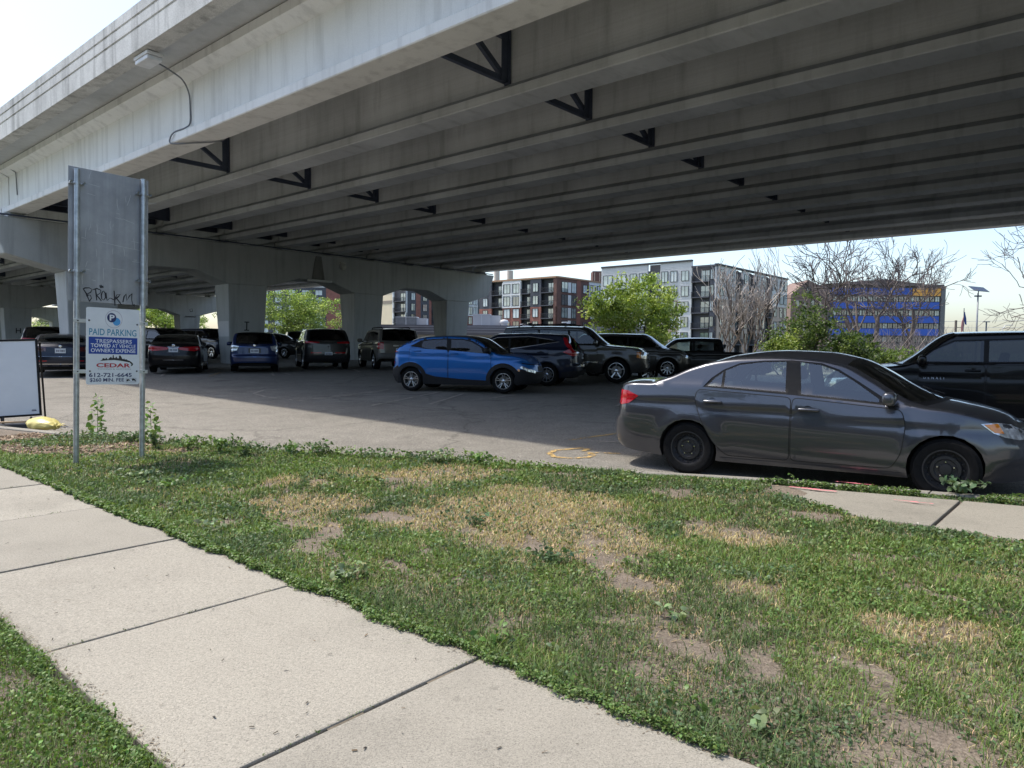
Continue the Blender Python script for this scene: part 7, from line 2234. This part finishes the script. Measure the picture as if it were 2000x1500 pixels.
def bare_tree(name, x, y, zb, stems, label, seed, m=M_BARKD, depth=5, spread=.72, up=.10):
    R = random.Random(seed); root = empty(name, (x, y, zb), 0, label, 'bare tree')
    tb, tw = MB(), MB()
    for (dx, dy, dz, L, r) in stems:
        br, tp = grow_branches(Vector((dx * .25, dy * .25, -.3)), Vector((dx, dy, dz)), L, r, depth, R, spread, up, 3, 5, .74, .17)
        for pts, rs, dep in br:
            if dep >= 2: tb.tube(pts, [max(q, .028) for q in rs], 6 if dep > 2 else 4, cap=False)
            else: tw.tube(pts, [max(q, .016) for q in rs], 3, cap=False)
    tb.build('trunk', [m], root, smooth_f=True)
    o = tw.build('crown', [M_TWIG if m is M_BARK else mat('twig_dark', (.12, .10, .10), .9, 0, .2, 3)], root)
    return root
bare_tree('bare_tree', 23.6, 47, .2, [(-.42, 0, 1, 4.2, .23), (.2, .1, 1, 4.3, .22)], 'big leafless tree with crooked limbs in front of the blue office', 21)
bare_tree('bare_tree', 26.0, 48, .2, [(.35, 0, 1, 4.4, .18)], 'leafless tree right of the biggest one, its limbs fanning right over the blue office', 22)
bare_tree('bare_tree', 19.4, 45, .2, [(-.35, 0, 1, 3.4, .16)], 'leafless leaning tree rising out of the dark bush', 23)
bare_tree('bare_tree', 16.6, 50, .2, [(.05, 0, 1, 3.3, .09), (-.25, .1, 1, 3.0, .07), (.3, .1, 1, 2.8, .06)], 'thin grey leafless sapling cluster before the tan apartments', 24, M_BARK, 4, .42, .3)
bare_tree('bare_tree', 14.6, 48, .2, [(-.1, 0, 1, 3.2, .07), (.2, 0, 1, 3.0, .07), (-.35, 0, 1, 2.7, .06)], 'thin leafless sapling at the left end of the bare trees', 25, M_BARK, 4, .42, .3)
bare_tree('bare_tree', 36.6, 46, .2, [(-.3, 0, 1, 4.6, .2), (.1, 0, 1, 4.6, .18)], 'leafless tree whose branches reach in at the right edge', 26)
# pale tangle of dead stems under the bare trees
tg = MB(); R = random.Random(77)
for i in range(520):
    x_, y_ = R.uniform(18.5, 28.5), R.uniform(42.5, 46)
    a = R.gauss(0, .45); L = R.uniform(.8, 2.9)
    p0 = Vector((x_, y_, .1)); p1 = p0 + Vector((a * L * .5, R.gauss(0, .2), L * .62)); p2 = p1 + Vector((a * L * .5 + R.gauss(0, .2), R.gauss(0, .2), L * .42))
    tg.tube([p0, p1, p2], [.014, .010, .006], 3, cap=False)
o = tg.build('dead_stems', [mat('dead_stem', (.42, .35, .31), .9, 0, .2, 2)]); tag(o, 'tangle of pale dead stems under the bare trees', None, None, 'stuff')

# ---------------------------------------------------------------- poles and wires
LP = empty('solar_lamp', (39.1, 60, .2), 0, 'grey lamp post topped by a tilted solar panel against the sky', 'street lamp')
q = MB(); q.tube([(0, 0, -.3), (0, 0, 6.15)], [.085, .06], 10); q.build('pole', [mat('pole_grey', (.22, .23, .25), .5, .4)], LP, smooth_f=True)
q = MB(); Mx = Matrix.Translation((.05, 0, 6.5)) @ Matrix.Rotation(RAD(28), 4, 'X') @ Matrix.Rotation(RAD(5), 4, 'Y'); q.bbox(-.66, .66, -.48, .48, -.02, .02, .01, M=Mx); q.build('solar_panel', [mat('solar_cells', (.03, .035, .05), .2)], LP)
q = MB(); q.bbox(-.28, .28, -.08, .08, 5.85, 5.97, .02); q.tube([(0, 0, 6.1), (.05, 0, 6.45)], .04, 6); q.build('lamp_head', [M_STEEL], LP)
UP = empty('utility_pole', (56.0, 90, .2), 0, 'short wooden utility pole left of the flag', 'pole'); q = MB(); q.tube([(0, 0, -.3), (0, 0, 5.2)], .14, 8); q.build('pole', [M_BARKD], UP); q = MB(); q.tube([(0, 0, 4.3), (.7, 0, 4.3)], .03, 5); q.build('arm', [M_BARKD], UP)
FP = empty('flagpole', (63.3, 100, .2), 0, 'flagpole with a limp red, white and blue flag between the poles', 'flagpole')
q = MB(); q.tube([(0, 0, -.3), (0, 0, 7.2)], .05, 6); q.lathe([(0, 7.2), (.09, 7.28), (0, 7.36)], 8, axis='z'); q.build('pole', [M_STEEL], FP)
for nm, pts_, m in (('canton', [(-.05, 6.9), (.12, 6.8), (.35, 5.9), (.42, 5.0), (.2, 5.1), (.0, 5.8)], mat('flag_blue', (.03, .05, .18), .8)), ('stripes', [(-.04, 6.2), (-.28, 5.4), (-.35, 4.5), (-.25, 3.9), (0.0, 4.4), (.1, 5.0), (0.0, 5.7)], mat('flag_red', (.42, .18, .18), .8))):
    q = MB(); q.prism(pts_, -.03, .03, M=Matrix(((1, 0, 0, 0), (0, 0, 1, 0), (0, 1, 0, 0), (0, 0, 0, 1)))); q.build(nm, [m], FP)
TP = empty('twin_lamp', (66.5, 100, .2), 0, 'dark T-shaped lamp post right of the flag', 'street lamp'); q = MB(); q.tube([(0, 0, -.3), (0, 0, 5.4)], .09, 6); q.build('pole', [M_STEEL], TP); q = MB(); q.box(-.45, .45, -.1, .1, 5.41, 5.52); q.build('lamp_head', [M_STEEL], TP)
CP = empty('curved_lamp', (68.7, 100, .2), 0, 'thin street lamp with a curved arm at the right edge', 'street lamp'); q = MB(); q.tube([(0, 0, -.3), (0, 0, 3.6), (.1, 0, 4.5), (.5, 0, 5.0), (1.0, 0, 5.05)], .05, 6); q.build('pole', [M_PALE if 'M_PALE' in globals() else B_PALE], CP, smooth_f=True); q = MB(); q.bbox(.9, 1.5, -.1, .1, 4.97, 5.07, .02); q.build('lamp_head', [B_PALE], CP)
for i, (za, zb_) in enumerate(((10.1, 13.2), (8.4, 11.0))):
    q = MB(); q.tube([Vector((118, 207, za)).lerp(Vector((176, 165, zb_)), t) - Vector((0, 0, 1.2 * math.sin(math.pi * t))) for t in np.linspace(0, 1, 13)], .045, 4)
    o = q.build('overhead_wire', [mat('wire_grey', (.3, .33, .37), .6)]); tag(o, ('upper' if i == 0 else 'lower') + ' of two overhead wires crossing the sky at the right', 'wire')

# ---------------------------------------------------------------- unseen far side of the street, added to darken reflections in the paintwork
ST = tag(link('street', mesh_np('street', [(*W(u, v)[:2], -.10) for u, v in ((-60, -3.25), (90, -3.25), (90, -14), (-60, -14))], [(0, 1, 2, 3)], M_ASPHALT)), kind='structure')
if ST.data.polygons[0].normal.z < 0: ST.data.flip_normals()
for i, (u_, h_, lab) in enumerate(((26, 9.5, 'broad unseen tree added for reflections across the road, farthest along it to the left'), (16, 8.5, 'unseen tree added for reflections across the road, behind the camera to the left'), (7, 10, 'tall unseen tree added for reflections across the road, straight behind the camera'), (-2, 9, 'unseen tree added for reflections across the road, behind the camera to the right'), (-12, 10, 'unseen tree added for reflections across the road, farthest along it to the right'))):
    p = W(u_, -17.5)
    leafy_tree('reflection_tree', p.x, p.y, -.1, h_, 8.6, 3600, DEEP + MIDG, lab, 60 + i, 1, .38, .12, None, 'tree', 1.0)  # unseen trees, added so the cars mirror less sky
SBD = building('reflection_block', (*W(-25, -24)[:2], -.1), -UX, -UY, 'long low unseen brick building added for reflections across the road behind the camera')
SBD.rotation_euler.z = math.atan2(UY, UX)
wall(SBD, 0, 62, 0, 12, 0, 8.5, B_BROWN)  # unseen block, added behind the trees for the same reflections
for k in range(15): add_window(SBD, 3 + k * 4, 2.2, 2.2, 2.0, 1, y=-.02, gl=W_GLD); add_window(SBD, 3 + k * 4, 6.0, 1.8, 1.8, 1, y=-.02, gl=W_GLD)
